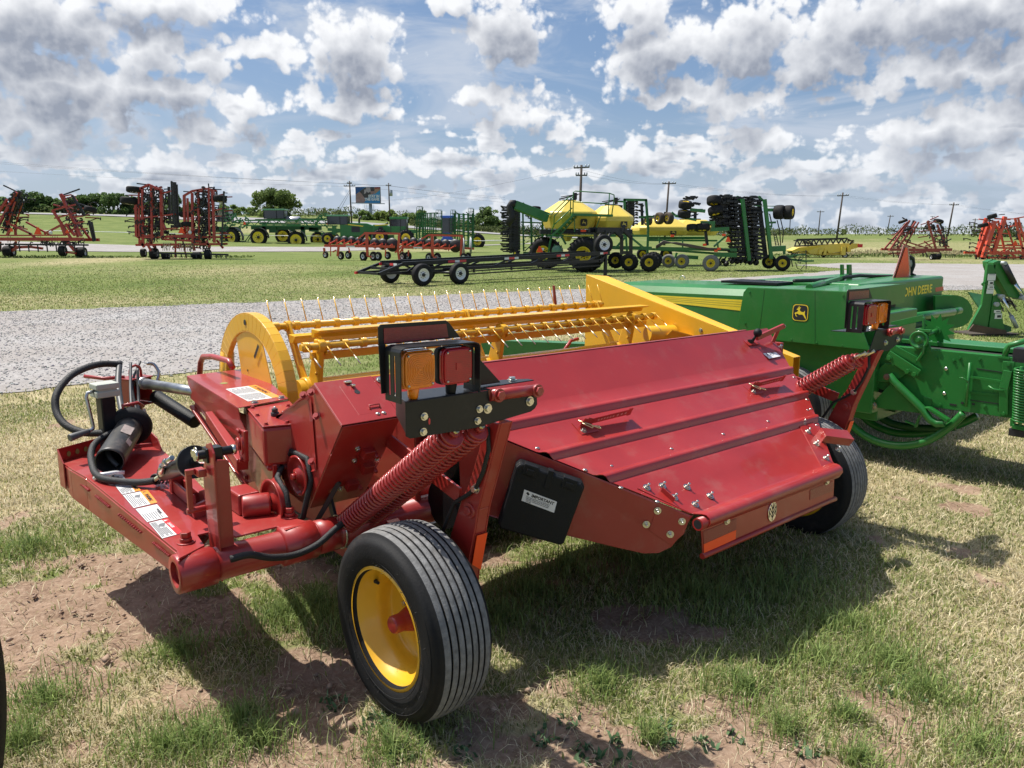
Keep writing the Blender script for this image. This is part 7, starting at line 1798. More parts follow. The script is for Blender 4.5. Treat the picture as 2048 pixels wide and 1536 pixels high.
S16 = Spot(1345, 543, 1280, 340, 5.689, Y=43); S16.root('air_seeder_cart', 'yellow air seeder cart mostly hidden behind the folded drill with the black openers', 'seeder cart', 'air seeder carts')
r = S16.r
t1, M1 = tank(r, Vector((S16.p(310, 0).x, 1.5, 0)), (1.3, .95, .6), (1.46, 1.15, .7), (.8, .6, .6), (S16.p(0, 748).z, S16.p(0, 690).z, S16.p(0, 650).z, S16.p(0, 552).z), R(8))
t2, M2 = tank(r, Vector((S16.p(700, 0).x, 2.2, 0)), (1.3, .95, .6), (1.5, 1.15, .7), (.8, .6, .6), (S16.p(0, 748).z, S16.p(0, 690).z, S16.p(0, 640).z, S16.p(0, 560).z), R(8))
tface((S16.p(310, 0).x, 1.5, 0), 1.4, 1.12, R(8), .40, S16.p(0, 706).z, .17, t1)
m = segs(S16, [(120, 775, 800, 775, 30, 1.0), (100, 800, 900, 805, 20, .4), (1360, 570, 1400, 570, 20, 2.0)]); m.build('cart_frame', GRN, r)
for x in (330, 60): simple_wheel(r, S16.p(x, 960, .8), S16.L(70), S16.L(90), (.2, 1, 0), DECY, .5)
S17 = Spot(1450, 541.5, 1280, 340, 5.689); S17.root('air_drill', 'large green air drill folded upright, two masts full of black openers, paired tyres aloft', 'seed drill', 'folded air drills')
r = S17.r
m = segs(S17, [(1150, 330, 1228, 1030, 36, -.2), (1402, 335, 1478, 1010, 36, -.2), (1110, 310, 1165, 330, 40, .2), (1360, 300, 1410, 345, 26, .2), (1380, 330, 1440, 700, 20, .4), (1155, 520, 1190, 520, 24, 0)]); m.build('mast', GRN, r)
m = segs(S17, [(180, 890, 1100, 910, 34, 0), (120, 900, 1000, 960, 24, .8), (830, 960, 1080, 965, 50, -.2), (840, 870, 980, 750, 20, 0), (880, 820, 890, 900, 16, 0), (1480, 900, 1650, 890, 60, 0), (1640, 870, 1640, 960, 24, 0), (520, 990, 680, 1000, 40, .4), (230, 770, 240, 890, 14, .3), (500, 790, 500, 890, 14, .3), (420, 940, 400, 1000, 20, 0), (280, 1000, 480, 1040, 24, .6)]); m.build('tool_bar', GRN, r)
m = segs(S17, [(570, 450, 740, 470, 34, 0), (640, 570, 400, 520, 26, 0), (690, 598, 850, 600, 36, 0), (830, 600, 830, 680, 34, 0), (800, 680, 1010, 668, 40, 0), (1420, 455, 1530, 455, 34, 0), (1300, 408, 1540, 412, 8, 0), (1450, 600, 1560, 595, 22, .2), (1520, 590, 1500, 680, 14, .2), (1460, 640, 1520, 640, 18, .2), (370, 480, 430, 530, 20, .2)]); m.build('wing_arm', GRN, r)
for k in range(17):
    y = 285 + k * 43
    for x, ln in ((1190, -165), (1395, -185), (1150, -120), (1345, -120)):
        m = MB(); opener(m, S17, x + k * 2.5, y + (20 if x > 1300 else 30), ln, rnd.uniform(.0, .3), rnd); m.build('seed_opener', IRON, r); m = MB(); opener(m, S17, x + k * 2.5 - 20, y + 40, ln * .8, rnd.uniform(.6, 1.1), rnd); m.build('seed_opener', IRON, r)
for k in range(26):
    m = MB(); x, y = (700, 300) if k < 3 else (900, 300)
    yy_ = (y + k * 78) if k < 3 else (290 + (k - 3) * 16); opener(m, S17, x + 160 * (k >= 3) + rnd.uniform(-40, 60), yy_, -130, rnd.uniform(0, .8), rnd); m.build('seed_opener', IRON, r); m = MB(); opener(m, S17, x + 100 * (k >= 3) + rnd.uniform(-40, 40), yy_ + 14, -120, rnd.uniform(.4, 1.2), rnd); m.build('seed_opener', IRON, r)
m = MB()
for k in range(9): x = 890 + k * 55; m.lathe([(0, -.04), (S17.L(rnd.uniform(24, 42)), 0), (0, .05)], S17.p(x, 1040 + rnd.uniform(-20, 30), rnd.uniform(-.2, .6)), (.5, 1, 0), 16); segs(S17, [(x + 60, 960, x, 1050, 16, .1), (x + 40, 980, x - 20, 1085, 8, .1)], 0, m)
m.build('opener_gang', IRON, r)
m = segs(S17, [(1165, 400, 1215, 980, 46, .3), (1378, 330, 1460, 1000, 40, .4), (1010, 430, 880, 540, 80, .9), (780, 700, 800, 860, 30, .6), (1080, 600, 1000, 640, 40, .5), (960, 540, 1100, 560, 60, .8), (900, 600, 1080, 620, 50, .8), (1100, 900, 1440, 1010, 40, .8)]); m.build('opener_rail', IRON, r)
for x, y, rad, wid, ax in ((515, 395, 74, 80, (.05, -.25, 1)), (503, 500, 72, 80, (.05, -.2, 1)), (842, 350, 80, 84, (.05, .3, 1)), (858, 465, 82, 84, (-.15, .3, 1)), (590, 655, 60, 66, (0, .2, 1)), (708, 655, 84, 72, (0, .2, 1)), (1585, 480, 78, 104, (1, -.7, 0)), (1690, 482, 78, 104, (1, -.7, 0))):
    simple_wheel(r, S17.p(x, y, .0), S17.L(rad), S17.L(wid), ax, DECY, .5)
for x, y, rad, d in ((348, 1038, 76, .5), (482, 1040, 80, .1), (778, 1056, 92, -.5), (1590, 1056, 86, -.4), (1530, 1050, 80, .8)): simple_wheel(r, S17.p(x, y, d), S17.L(rad), S17.L(rad) * 1.1, (.35, 1, 0), DECY, .52, tyre=TREAD if x < 1000 else RUB)
m = MB()
for k in range(5): m.path([S17.p(175, 890 - k * 6, -.2), S17.p(260, 835 - k * 7, -.2), S17.p(400, 825 + k * 4, -.2), S17.p(560, 850 + k * 6, -.2), S17.p(760, 890 + k * 4, -.2), S17.p(880, 895, -.2), S17.p(1010, 918, -.2)], .035, 6)
m.build('seed_hose', material('brown_hose', (.10, .075, .06), .6), r)
m = MB(); segs(S17, [(1545, 720, 1580, 860, 8, 0), (1520, 720, 1545, 860, 8, 0)], 0, m)
for k in range(7): segs(S17, [(1522 + 4 * k, 725 + 21 * k, 1548 + 4 * k, 725 + 21 * k, 6, 0)], 0, m)
m.build('ladder', IRON, r)
m = MB(); m.path([S17.p(1470, 640, .2), S17.p(1470, 495, .2), S17.p(1490, 500, .2), S17.p(1510, 590, .2)], .03, 6); m.path([S17.p(1560, 570, 0), S17.p(1590, 700, 0), S17.p(1600, 860, 0)], .025, 6); m.path([S17.p(1600, 560, 0), S17.p(1632, 700, 0), S17.p(1620, 830, 0)], .025, 6); m.path([S17.p(1710, 555, 0), S17.p(1703, 700, 0)], .02, 6); m.build('support_cable', IRON, r)
m = segs(S17, [(1650, 1010, 1900, 1040, 22, 0), (1650, 985, 1740, 985, 30, 0), (1880, 1035, 1975, 1035, 18, 0), (1740, 970, 1880, 960, 16, 0)]); m.build('hitch', GRN, r)
m = MB()
for i in range(26): x, y = rnd.uniform(1680, 1890), rnd.uniform(940, 1060); segs(S17, [(x, y, x + rnd.uniform(-40, 40), y + rnd.uniform(-30, 30), 8, rnd.uniform(-.2, .3))], 0, m)
m.path([S17.p(1770, 1050, 0), S17.p(1790, 1120, 0), S17.p(1830, 1130, 0), S17.p(1870, 1080, 0)], .02, 6); segs(S17, [(1888, 910, 1890, 1125, 8, 0), (1720, 1010, 1735, 1100, 10, 0)], 0, m)
m.build('hitch_hoses', IRON, r)
smv(S17, 978, 792, 62, -.4); 
for x, y in ((935, 740), (717, 850), (846, 918), (355, 748), (880, 895)): m = MB(); m.box(S17.p(x, y, -.3), (.16, .06, .11)); m.build('amber_reflector', FLUO, r)

# ---- yellow grain header on its own wheels
S18 = Spot(1650, 515.5, 1560, 380, 4.197); S18.root('grain_header', 'yellow combine header with a black zigzag reel, parked by the tall grass', 'combine header')
r = S18.r
m = MB(); m.prism([S18.p(90, 508, -.3), S18.p(150, 482, -.3), S18.p(380, 462, 0), S18.p(560, 446, 0), S18.p(665, 450, 0), S18.p(650, 486, 0), S18.p(590, 500, 0), S18.p(560, 480, 0), S18.p(500, 520, 0), S18.p(410, 530, 0), S18.p(390, 498, 0), S18.p(330, 540, 0), S18.p(250, 535, 0), S18.p(230, 512, 0), S18.p(110, 520, -.3)], (0, 1.4, 0)); m.build('header_pan', FYEL, r)
m = segs(S18, [(340, 500, 330, 540, 26, 0), (385, 490, 370, 545, 20, 0), (530, 475, 525, 545, 34, 0), (580, 470, 575, 520, 26, 0), (120, 520, 330, 540, 16, .4), (330, 540, 560, 535, 18, .3), (420, 500, 520, 490, 20, .3)]); m.build('header_back', FYEL, r)
m = segs(S18, [(150, 415, 575, 405, 10, .2), (130, 472, 580, 455, 12, .2), (150, 415, 130, 475, 9, .2)] + [(150 + i * 47, 416 - i * 1.2, 172 + i * 47, 462 - i * 1.8, 9, .2) for i in range(9)] + [(172 + i * 47, 462 - i * 1.8, 197 + i * 47, 415 - i * 1.2, 9, .2) for i in range(9)] + [(150, 425, 580, 412, 8, .9), (570, 405, 640, 440, 10, .4), (220, 440, 300, 450, 14, .6)]); m.build('pickup_reel', IRON, r)
m = MB()
for i in range(26): x = rnd.uniform(200, 300) if i % 2 else rnd.uniform(580, 640); y = rnd.uniform(420, 462); segs(S18, [(x, y, x + rnd.uniform(-20, 20), y + rnd.uniform(-16, 16), 8, rnd.uniform(0, .8))], 0, m)
m.build('reel_fingers', IRON, r)
segs(S18, [(110, 520, 600, 515, 22, 1.0), (100, 510, 110, 540, 10, .2), (560, 480, 620, 510, 18, .8)]).build('lower_frame', IRON, r)
for x, y, d in ((545, 550, 0), (410, 545, 1.0), (150, 540, .6)): simple_wheel(r, S18.p(x, y, d), S18.L(23), S18.L(24), (.3, 1, 0), WHITE)
m = MB(); m.box(S18.p(672, 468, 0), (.35, .1, .25)); m.build('red_reflector', REDC, r)

# ---- green wood splitter style attachment standing by the lane
S19 = Spot(1985, 672, 1880, 400, 5.12); S19.root('loader_attachment', 'green tree-shear loader attachment with soil-stained spade blades, beside the baler', 'loader attachment')
r = S19.r
m = MB(); m.use(GRN)
m.prism([S19.p(490, 658, 0), S19.p(572, 662, 0), S19.p(530, 1030, 0), S19.p(480, 1355, 0), S19.p(400, 1330, 0), S19.p(290, 1330, 0), S19.p(430, 1075, 0)], (0, .06, 0)); m.build('front_mast', GRN, r, .004)
m = MB(); m.prism([S19.p(572, 662, .02), S19.p(590, 660, .35), S19.p(545, 1030, .35), S19.p(500, 1355, .35), S19.p(482, 1355, .02), S19.p(532, 1030, .02)], (.02, 0, 0)); m.build('mast_side', GRN, r)
m = MB(); m.prism([S19.p(540, 980, -.02), S19.p(600, 965, -.02), S19.p(640, 1250, -.02), S19.p(665, 1365, -.02), S19.p(490, 1358, -.02)], (0, .04, 0)); m.build('spade_blade', GRN, r, .003)
m = MB(); m.prism([S19.p(275, 1340, -.05), S19.p(330, 1270, -.05), S19.p(490, 1300, -.05), S19.p(660, 1330, -.05), S19.p(668, 1370, -.05), S19.p(470, 1368, -.05)], (0, .03, 0)); m.build('soiled_edge', SOIL_STAIN, r)
m = MB(); m.prism([S19.p(600, 980, .9), S19.p(800, 1020, .9), S19.p(760, 1270, .5), S19.p(670, 1270, .5)], (0, .05, 0)); m.prism([S19.p(655, 1270, 0), S19.p(735, 1300, 0), S19.p(725, 1345, 0), S19.p(665, 1360, 0)], (0, .3, 0)); m.build('rear_blade', material('worn_green_paint', (.03, .13, .05), .6, 0, 0, .3, 6), r)
for dx, d in ((0, 0), (120, .5)):
    m = MB(); q = lambda x, y, dd=0: S19.p(x + dx, y, d + dd)
    m.prism([q(545, 640), q(600, 618), q(645, 625), q(690, 690), q(880, 980), q(800, 1010), q(700, 990), q(572, 760), q(548, 690)], (0, .16, 0)); m.build('lift_arm', GRN, r, .01)
    m = MB(); m.tube(q(640, 650, -.05), q(740, 850, -.05), .048, n=16); m.build('hydraulic_cylinder', IRON, r)
    m = MB(); m.tube(q(740, 850, -.05), q(825, 980, -.05), .026, n=14); m.build('cylinder_rod', CHROME, r)
    m = MB(); m.tube(q(635, 645, -.1), q(635, 645, .2), .032, n=14); m.tube(q(830, 1000, -.1), q(830, 1000, .2), .042, n=14); m.build('pivot_pin', GREYM, r)
m = MB(); m.tube(S19.p(605, 990, -.1), S19.p(690, 1180, -.1), .022, n=12); m.build('cylinder_rod', CHROME, r); m = MB(); m.tube(S19.p(690, 1180, -.1), S19.p(750, 1300, -.1), .034, n=12); m.build('hydraulic_cylinder', GREYM, r)
m = MB(); m.tube(S19.p(602, 985, -.12), S19.p(602, 985, .05), .040, n=16); m.tube(S19.p(560, 1065, -.08), S19.p(560, 1065, .02), .040, n=16); m.build('pivot_pin', GREYM, r)
m = MB(); m.path([S19.p(470, 850, 0), S19.p(440, 845, 0), S19.p(430, 860, 0), S19.p(440, 875, 0)], .016, 6); m.build('hook', GRN, r)
m = MB()
for i in range(12): x, y = rnd.uniform(640, 800), rnd.uniform(1000, 1060); m.path([S19.p(x, y, .3), S19.p(x + 60, y + rnd.uniform(-10, 30), .3), S19.p(x + 110, y + rnd.uniform(0, 110), .3)], .014, 5)
m.build('hose_bundle', material('dusty_hose', (.20, .18, .16), .7), r)
m = MB()
for i in range(14): x, y = rnd.uniform(560, 680), rnd.uniform(500, 620); segs(S19, [(x, y, x + rnd.uniform(-20, 20), y + rnd.uniform(-30, 30), 5, .3)], 0, m)
m.build('hose_fitting', IRON, r)
for i, (x0, y0, x1, y1) in enumerate(((484, 757, 556, 822), (488, 826, 535, 868), (478, 872, 540, 906), (470, 908, 535, 958), (545, 1125, 610, 1155), (555, 1160, 620, 1215))):
    m = MB(); m.use(PAPER); a, b = S19.p(x0, y0, -.025), S19.p(x1, y1, -.025); m.box(((a.x + b.x) / 2, -.027, (a.z + b.z) / 2), (b.x - a.x, .004, a.z - b.z)); m.use(INK); k_ = (.25, .45)[i % 2]
    m.box(((a.x + b.x) / 2 + .1 * (b.x - a.x), -.030, (a.z + b.z) / 2 - .05 * (a.z - b.z)), ((b.x - a.x) * .55, .003, (a.z - b.z) * k_)) if i in (1, 2, 4, 5) else m.box(((a.x + b.x) / 2, -.030, a.z - .12 * (a.z - b.z)), ((b.x - a.x) * .8, .003, (a.z - b.z) * .06))
    m.build('safety_decal', PAPER, r)
m = MB(); m.box(S19.p(560, 1392, .3), (.9, .6, .06), .2); m.build('base_timber', material('old_timber', (.06, .045, .035), .9), r)

# ---- tyre of the next implement, cut by the picture's edge
tq = empty('implement_wheel', (-1.66, 1.95, 0), 0, 'black tyre standing in dry grass at the very edge, only its rim of rubber showing', 'wheel')
simple_wheel(tq, (0, 0, .40), .40, .24, (.93, .36, 0), YEL, .55, n=56)

# ---- utility poles, wires, billboard, white pipe fence
def pole(px, ptop, pbase, Y, arms, r0, label, lean=0.0, extra=None):
    x = (px - 1024) * Y / FPX * math.cos(PITCH) * 1.0
    topp = at(px, ptop, Y); zb = float(terrain(np.array([topp.x]), np.array([Y]))[0])
    o = empty('utility_pole', (topp.x, Y, zb), 0, label, 'utility pole', 'utility poles')
    h = topp.z - zb; m = MB(); m.tube((lean * h, 0, -.3), (0, 0, h), r0 * .85, r0 * .6, n=8); m.build('pole', WOODP, o)
    for dy_, half, sk in arms:
        z = h - dy_ * Y / FPX; hw = half * Y / FPX
        m = MB(); m.bar((-hw, -.15, z + sk * hw), (hw, -.15, z - sk * hw), r0 * .7, r0 * .7); m.build('crossarm', material('grey_wood', (.13, .12, .115), .9), o)
        m = MB()
        for t in (-.95, -.55, .55, .95): m.tube((hw * t, -.15, z - sk * hw * t), (hw * t, -.15, z - sk * hw * t + r0 * 1.4), r0 * .34, n=6)
        m.build('insulator', GREYM, o)
    if extra: extra(o, h, Y)
    return Vector((topp.x, Y, zb + h))
def trans(o, h, Y): 
    m = MB(); m.tube((.45, -.1, h - 2.4), (.45, -.1, h - 1.3), .28, n=12); m.build('transformer', GREYM, o)
def guy(o, h, Y):
    m = MB(); m.tube((0, 0, h - 1.6), (-4.5, 0, .2), .03, n=4); m.tube((0, 0, h - 2.0), (-3.7, 0, .2), .03, n=4); m.build('guy_wire', IRON, o)
P_ = [pole(699, 362, 440, 150, [(4.5, 4.5, 0), (9.5, 11, 0)], .20, 'tall utility pole with two crossarms standing against the billboard edge', .012, guy),
      pole(777, 366, 440, 150, [(5, 5, 0)], .18, 'utility pole with a grey transformer, just beyond the billboard', .01, trans),
      pole(1163, 330, 470, 78, [(5, 15, -.05), (19.5, 11, 0)], .19, 'dark utility pole with double crossarm rising behind the yellow seed tank', -.02),
      pole(1338, 363, 470, 110, [(4, 13, 0)], .20, 'dark utility pole between the seeder cart and the folded drill', -.04),
      pole(1641, 421, 470, 260, [(2.5, 7, 0)], .24, 'small distant utility pole, thin and grey, left of a dark leaning one'.replace('left of', 'near'), -.02),
      pole(1686, 385, 468, 150, [(6, 11, -.05)], .24, 'dark leaning utility pole rising above the grain header', -.06),
      pole(1781, 430, 470, 250, [(2.5, 6, 0)], .22, 'distant thin utility pole leaning beyond the faded cultivator', -.10),
      pole(1908, 405, 468, 165, [(4.5, 9, 0)], .23, 'dark utility pole leaning between the faded and the bright red cultivators', -.09),
      pole(1951, 437, 470, 260, [(2.5, 5.5, 0)], .22, 'distant thin utility pole against the haze near the last cultivator', -.05),
      pole(1865, 432, 470, 330, [(1.5, 4, 0)], .22, 'faint far utility pole seen through the faded cultivator wings', 0)]
def wire(pts, r_, label, sag=.03):
    m = MB(); out = []
    for a, b in zip(pts[:-1], pts[1:]):
        L_ = (b - a).length
        for i in range(10):
            t = i / 10; p = a.lerp(b, t); p.z -= 4 * sag * L_ * .25 * t * (1 - t) * 2; out.append(p)
    out.append(pts[-1]); m.path(out, r_ * .62, 4)
    tag(m.build('power_line', IRON), label, 'power line', 'overhead power lines')
def off(p, dx, dz): return p + Vector((dx, 0, dz))
wire([at(-300, 298, 150), off(P_[0], -.4, -.5), off(P_[1], -.3, -.5), at(1010, 395, 150)], .022, 'uppermost overhead wire from the left sky to the billboard poles', .012)
wire([at(-300, 303, 150), off(P_[0], .4, -.5), off(P_[1], .3, -.5), at(1010, 399, 150)], .022, 'overhead wire just below the topmost one, passing the billboard poles', .012)
wire([at(-300, 322, 150), off(P_[0], -1.0, -1.0), off(P_[1], -.2, -1.2), at(1010, 405, 150)], .020, 'lower overhead wire strung to the wide crossarm by the billboard', .012)
wire([at(760, 402, 120), off(P_[2], -.7, -.25), off(P_[3], -.8, -.3), off(P_[5], -1.0, -.6), off(P_[7], -.9, -.5), at(2300, 440, 200)], .014, 'long overhead wire linking the dark poles above the yellow seed tanks', .02)
wire([off(P_[2], .7, -1.0), off(P_[3], .9, -.3), off(P_[5], 1.0, -.6), off(P_[7], .9, -.5), at(2300, 446, 200)], .014, 'second overhead wire linking the dark poles, from the lower crossarm', .02)

BY_ = 185.0
bo = at(740, 372, BY_); zb = float(terrain(np.array([bo.x]), np.array([BY_]))[0])
bb = empty('billboard', (bo.x, BY_, zb), 0, 'roadside billboard reading STAY IN THE GAME on a grey post', 'billboard')
def bp_(x, y): q = at(660 + x / 14.63, 350 + y / 14.63, BY_); return Vector((q.x - bo.x, 0, q.z - zb))
a, b = bp_(738, 345), bp_(1480, 820)
m = MB(); m.box(((a.x + b.x) / 2, .35, (a.z + b.z) / 2), (b.x - a.x, .6, a.z - b.z)); m.build('panel_box', IRON, bb)
def bpoly(pts, mat, h, name, par=bb): m = MB(); m.prism([bp_(x, y) + Vector((0, .04 - h, 0)) for x, y in pts], (0, -.01, 0)); return m.build(name, mat, par)
ad = bpoly([(742, 352), (1462, 352), (1462, 818), (752, 818)], material('ad_blue', (.05, .30, .55), .5), 0, 'advert_sheet')
bpoly([(745, 356), (1000, 360), (760, 560), (745, 560)], material('ad_navy', (.02, .09, .28), .5), .02, 'advert_patch', ad)
bpoly([(760, 560), (860, 490), (1000, 560), (1010, 690), (1040, 740), (1000, 812), (756, 812)], material('ad_skin', (.36, .22, .19), .6, var=.3, vscale=.9), .03, 'advert_patch', ad)
bpoly([(860, 480), (1010, 370), (1090, 356), (1320, 360), (1300, 480), (1170, 590), (1120, 660), (1020, 680), (930, 560)], material('ad_dark', (.07, .06, .06), .6, var=.4, vscale=1.5), .035, 'advert_patch', ad)
bpoly([(1050, 356), (1180, 362), (1190, 480), (1120, 520), (1060, 480)], material('ad_pale', (.45, .38, .38), .6), .045, 'advert_patch', ad)
bpoly([(1000, 430), (1050, 420), (1060, 520), (1000, 560)], material('ad_pale', (.45, .38, .38), .6), .045, 'advert_patch', ad)
bpoly([(1180, 480), (1300, 470), (1280, 560), (1200, 570)], material('ad_skin', (.36, .22, .19), .6), .045, 'advert_patch', ad)
bpoly([(1300, 360), (1460, 356), (1460, 440), (1300, 560)], material('ad_tan', (.42, .24, .15), .6, var=.2, vscale=1), .04, 'advert_patch', ad)
bpoly([(1320, 362), (1460, 358), (1460, 395), (1310, 408)], material('ad_rust', (.35, .06, .04), .6), .05, 'advert_patch', ad)
for body, x0, x1, y in (("STAY IN", 1125, 1448, 655), ("THE GAME", 1022, 1448, 748)):
    p0, p1 = bp_(x0, y), bp_(x1, y); M_ = plane_matrix(p0 + Vector((0, -.06, 0)), (1, 0, 0), (0, 0, 1)); sz = (bp_(0, 585).z - bp_(0, 658).z) * 1.45
    t_ = text(body, sz, M_, PAPER, ad, bold=.055); w_ = max(v.co.x for v in t_.data.vertices); t_.matrix_basis = M_ @ Matrix.Diagonal(((p1.x - p0.x) / w_, 1, 1, 1))
m = MB(); m.bar(bp_(650, 820) + Vector((0, -.4, 0)), bp_(1610, 842) + Vector((0, -.4, 0)), .5, .18); m.build('catwalk', GREYM, bb)
pb = bp_(1175, 860); m = MB(); m.tube((pb.x, .3, -.5), (pb.x, .3, pb.z + .3), .36, n=16); m.build('post', GREYM, bb)
m = MB()
for x in (1010, 1055, 1230, 1280): m.bar(bp_(x, 860), bp_(x, 975), .06, .06)
m.bar(bp_(1010, 975), bp_(1140, 975), .06, .06); m.bar(bp_(1200, 970), bp_(1280, 975), .06, .06); m.build('hanging_ladder', GREYM, bb)

def pipe_fence(pts, label):
    o = empty('pipe_fence', pts[0], 0, label, 'fence'); m = MB(); k = 0
    P3 = [V3(p) - V3(pts[0]) for p in pts]
    for a, b in zip(P3[:-1], P3[1:]): m.tube(a + Vector((0, 0, .85)), b + Vector((0, 0, .85)), .05, n=6)
    m.build('rail', WHITE, o)
    for a, b in zip(P3[:-1], P3[1:]):
        n = max(1, int((b - a).length / 6))
        for i in range(n): m = MB(); p = a.lerp(b, i / n); m.tube(p + Vector((0, 0, -.1)), p + Vector((0, 0, .85)), .05, n=6); m.build('fence_post', WHITE, o)
def tz(x, y): return Vector((x, y, float(terrain(np.array([x]), np.array([y]))[0])))
pipe_fence([tz(-62, 103), tz(-34, 103), tz(-22, 104)], 'white pipe rail fence along the lane behind the orange-red cultivators')
pipe_fence([tz(-8.5, 96), tz(0.2, 95)], 'short white pipe rail fence behind the dark green cultivator')

# ---- trees, brush and roadside growth
def leaf_cloud(name, blobs, n, size, c0, c1, parent=None, seed=1, gap=.0, squash=.8):
    """crown of many small leaf clumps spread through overlapping lobes"""
    g = np.random.default_rng(seed); vs = []; cs = []
    tot = sum(b[3] ** 2 for b in blobs)
    for (x, y, z, r_) in blobs:
        k = max(6, int(n * r_ ** 2 / tot))
        d = g.normal(size=(k, 3)); d /= np.linalg.norm(d, axis=1)[:, None]
        rad = r_ * (g.uniform(.25, 1.0, k) ** .45)[:, None] * (1 + g.normal(0, .09, (k, 1)))
        vs.append(np.array([x, y, z]) + d * rad * np.array([1, 1, squash]))
        cs.append(np.full(k, g.uniform(0, 1)))
    P = np.concatenate(vs); t = np.concatenate(cs); k = len(P)
    a = g.normal(size=(k, 3)); a /= np.linalg.norm(a, axis=1)[:, None]; b = np.cross(a, g.normal(size=(k, 3))); b /= np.linalg.norm(b, axis=1)[:, None]
    s_ = size * g.uniform(.5, 1.4, (k, 1)); v = np.empty((k, 4, 3))
    v[:, 0] = P - a * s_; v[:, 1] = P + b * s_ * .55; v[:, 2] = P + a * s_; v[:, 3] = P - b * s_ * .55
    f = np.arange(k * 4).reshape(k, 4)
    w = np.clip(t * .5 + g.uniform(0, .6, k), 0, 1)[:, None]; col = 1.3 * (np.array(c0) * (1 - w) + np.array(c1) * w) * (1 + g.normal(0, .12, (k, 1)))
    o = tri_mesh(name, v.reshape(-1, 3), f, LEAF, np.repeat(col, 4, 0))
    if parent is not None: o.parent = parent
    return o


BARK = material('tree_bark', (.075, .055, .042), .9, var=.3, vscale=4)
def tree(px, pbase, ptop, half, Y, label, n=2600, c0=(.030, .055, .014), c1=(.085, .125, .035), seed=1, name='tree', trunk=.05, group=None, size=.30):
    top = at(px, ptop, Y); bot = at(px, pbase, Y); x = top.x
    zb = float(terrain(np.array([x]), np.array([Y]))[0]); zb = min(zb, bot.z + .3)
    H_ = top.z - zb; W_ = half * Y / FPX
    o = empty(name, (x, Y, zb), 0, label, 'tree' if name == 'tree' else 'bush', group)
    g = random.Random(seed); bl = []
    zc = H_ * (.46 + trunk * .25); hz = H_ - zc
    for i in range(44 if name == 'tree' and n > 1800 else 26):
        a = g.uniform(0, 6.28); q = g.uniform(.1, .92); e = g.uniform(-.9, .68)
        k = math.sqrt(max(.2, 1 - max(0, e) ** 2)) * (1 if e > -.5 else .85)
        r_ = g.uniform(.24, .40) * min(W_, hz * 1.1)
        bl.append((math.cos(a) * W_ * q * k, math.sin(a) * W_ * q * k, zc + e * hz, r_))
    crown = leaf_cloud('crown', bl, int(n * 1.7), size * g.uniform(.9, 1.1), c0, c1, o, seed)
    m = MB(); m.tube((0, 0, -.2), (W_ * .05, 0, zc), max(.08, H_ * .035), max(.05, H_ * .015), n=8)
    for b in bl[:6]: m.tube((W_ * .02, 0, zc * .55), (b[0] * .8, b[1] * .8, b[2]), H_ * .014, H_ * .005, n=6)
    m.build('trunk', BARK, o)
    return o


BUSH = [(20, 432, 384, 42), (62, 432, 378, 30), (95, 433, 392, 24), (128, 433, 402, 26), (160, 434, 388, 28), (195, 434, 379, 36), (232, 434, 384, 34), (262, 434, 390, 26), (300, 434, 396, 22), (345, 436, 388, 26), (-30, 432, 380, 40), (385, 436, 398, 22)]
names = ['dark green bush at the very edge behind the splayed cultivator', 'tallest dark bush, above the gap in the splayed cultivator', 'narrow dark bush behind the leaning cultivator wing', 'low dark bush right behind the cultivator wing with the tilted tyre', 'rounded dark bush between the two orange-red cultivators', 'broad tall dark bush between the two orange-red cultivators', 'wide dark bush beside the upright cultivator tyres', 'dark bush touching the upright folded cultivator', 'dark bush seen through the upright cultivator, below its top', 'dark bush in the gap of the upright cultivator wings', 'bush outside the edge', 'bush peeping out behind the right wing of the upright cultivator'.replace('right wing', 'second wing')]
for i, (px, b_, t_, hw) in enumerate(BUSH):
    if i == 10: continue
    tree(px, b_, t_, hw, 172 + (i % 3) * 4, names[i], 1500, (0.031, 0.061, 0.020), (0.114, 0.175, 0.056), 30 + i, 'bush', .0, 'dark bushes along the highway', .34)
tree(549, 432, 373, 47, 172, 'big round oak-like tree with dense crown behind the crop sprayer', 5200, (0.048, 0.082, 0.024), (0.175, 0.228, 0.070), 7, size=.34, trunk=.0)
tree(462, 436, 405, 30, 180, 'low light green tree beside the big round one', 1500, (0.085, 0.136, 0.034), (0.210, 0.280, 0.088), 71, group='small trees along the highway')
tree(500, 436, 412, 26, 182, 'small light green tree touching the big round crown', 1300, (0.085, 0.136, 0.034), (0.210, 0.280, 0.088), 72, group='small trees along the highway')
tree(645, 440, 414, 22, 190, 'sparse thin tree above the green windrower cab', 500, (0.102, 0.119, 0.068), (0.228, 0.263, 0.140), 73, group='small trees along the highway', size=.26)
tree(682, 440, 420, 12, 190, 'tiny sparse tree between the windrower and the first pole', 400, (0.102, 0.136, 0.068), (0.228, 0.280, 0.140), 74, group='small trees along the highway', size=.26)
tree(733, 448, 420, 26, 176, 'rounded tree behind the billboard post', 1500, (0.060, 0.102, 0.031), (0.175, 0.245, 0.079), 75, group='small trees along the highway')
tree(775, 450, 419, 28, 176, 'yellowish green tree under the transformer pole', 1700, (0.102, 0.153, 0.034), (0.245, 0.298, 0.088), 76, group='small trees along the highway')
tree(812, 452, 424, 20, 176, 'small dark tree behind the black cab windows', 1100, (0.060, 0.102, 0.031), (0.175, 0.245, 0.079), 77, group='small trees along the highway')
tree(840, 454, 418, 16, 178, 'slim tree beside the green cage roller', 900, (0.060, 0.102, 0.031), (0.175, 0.245, 0.079), 78, group='small trees along the highway')
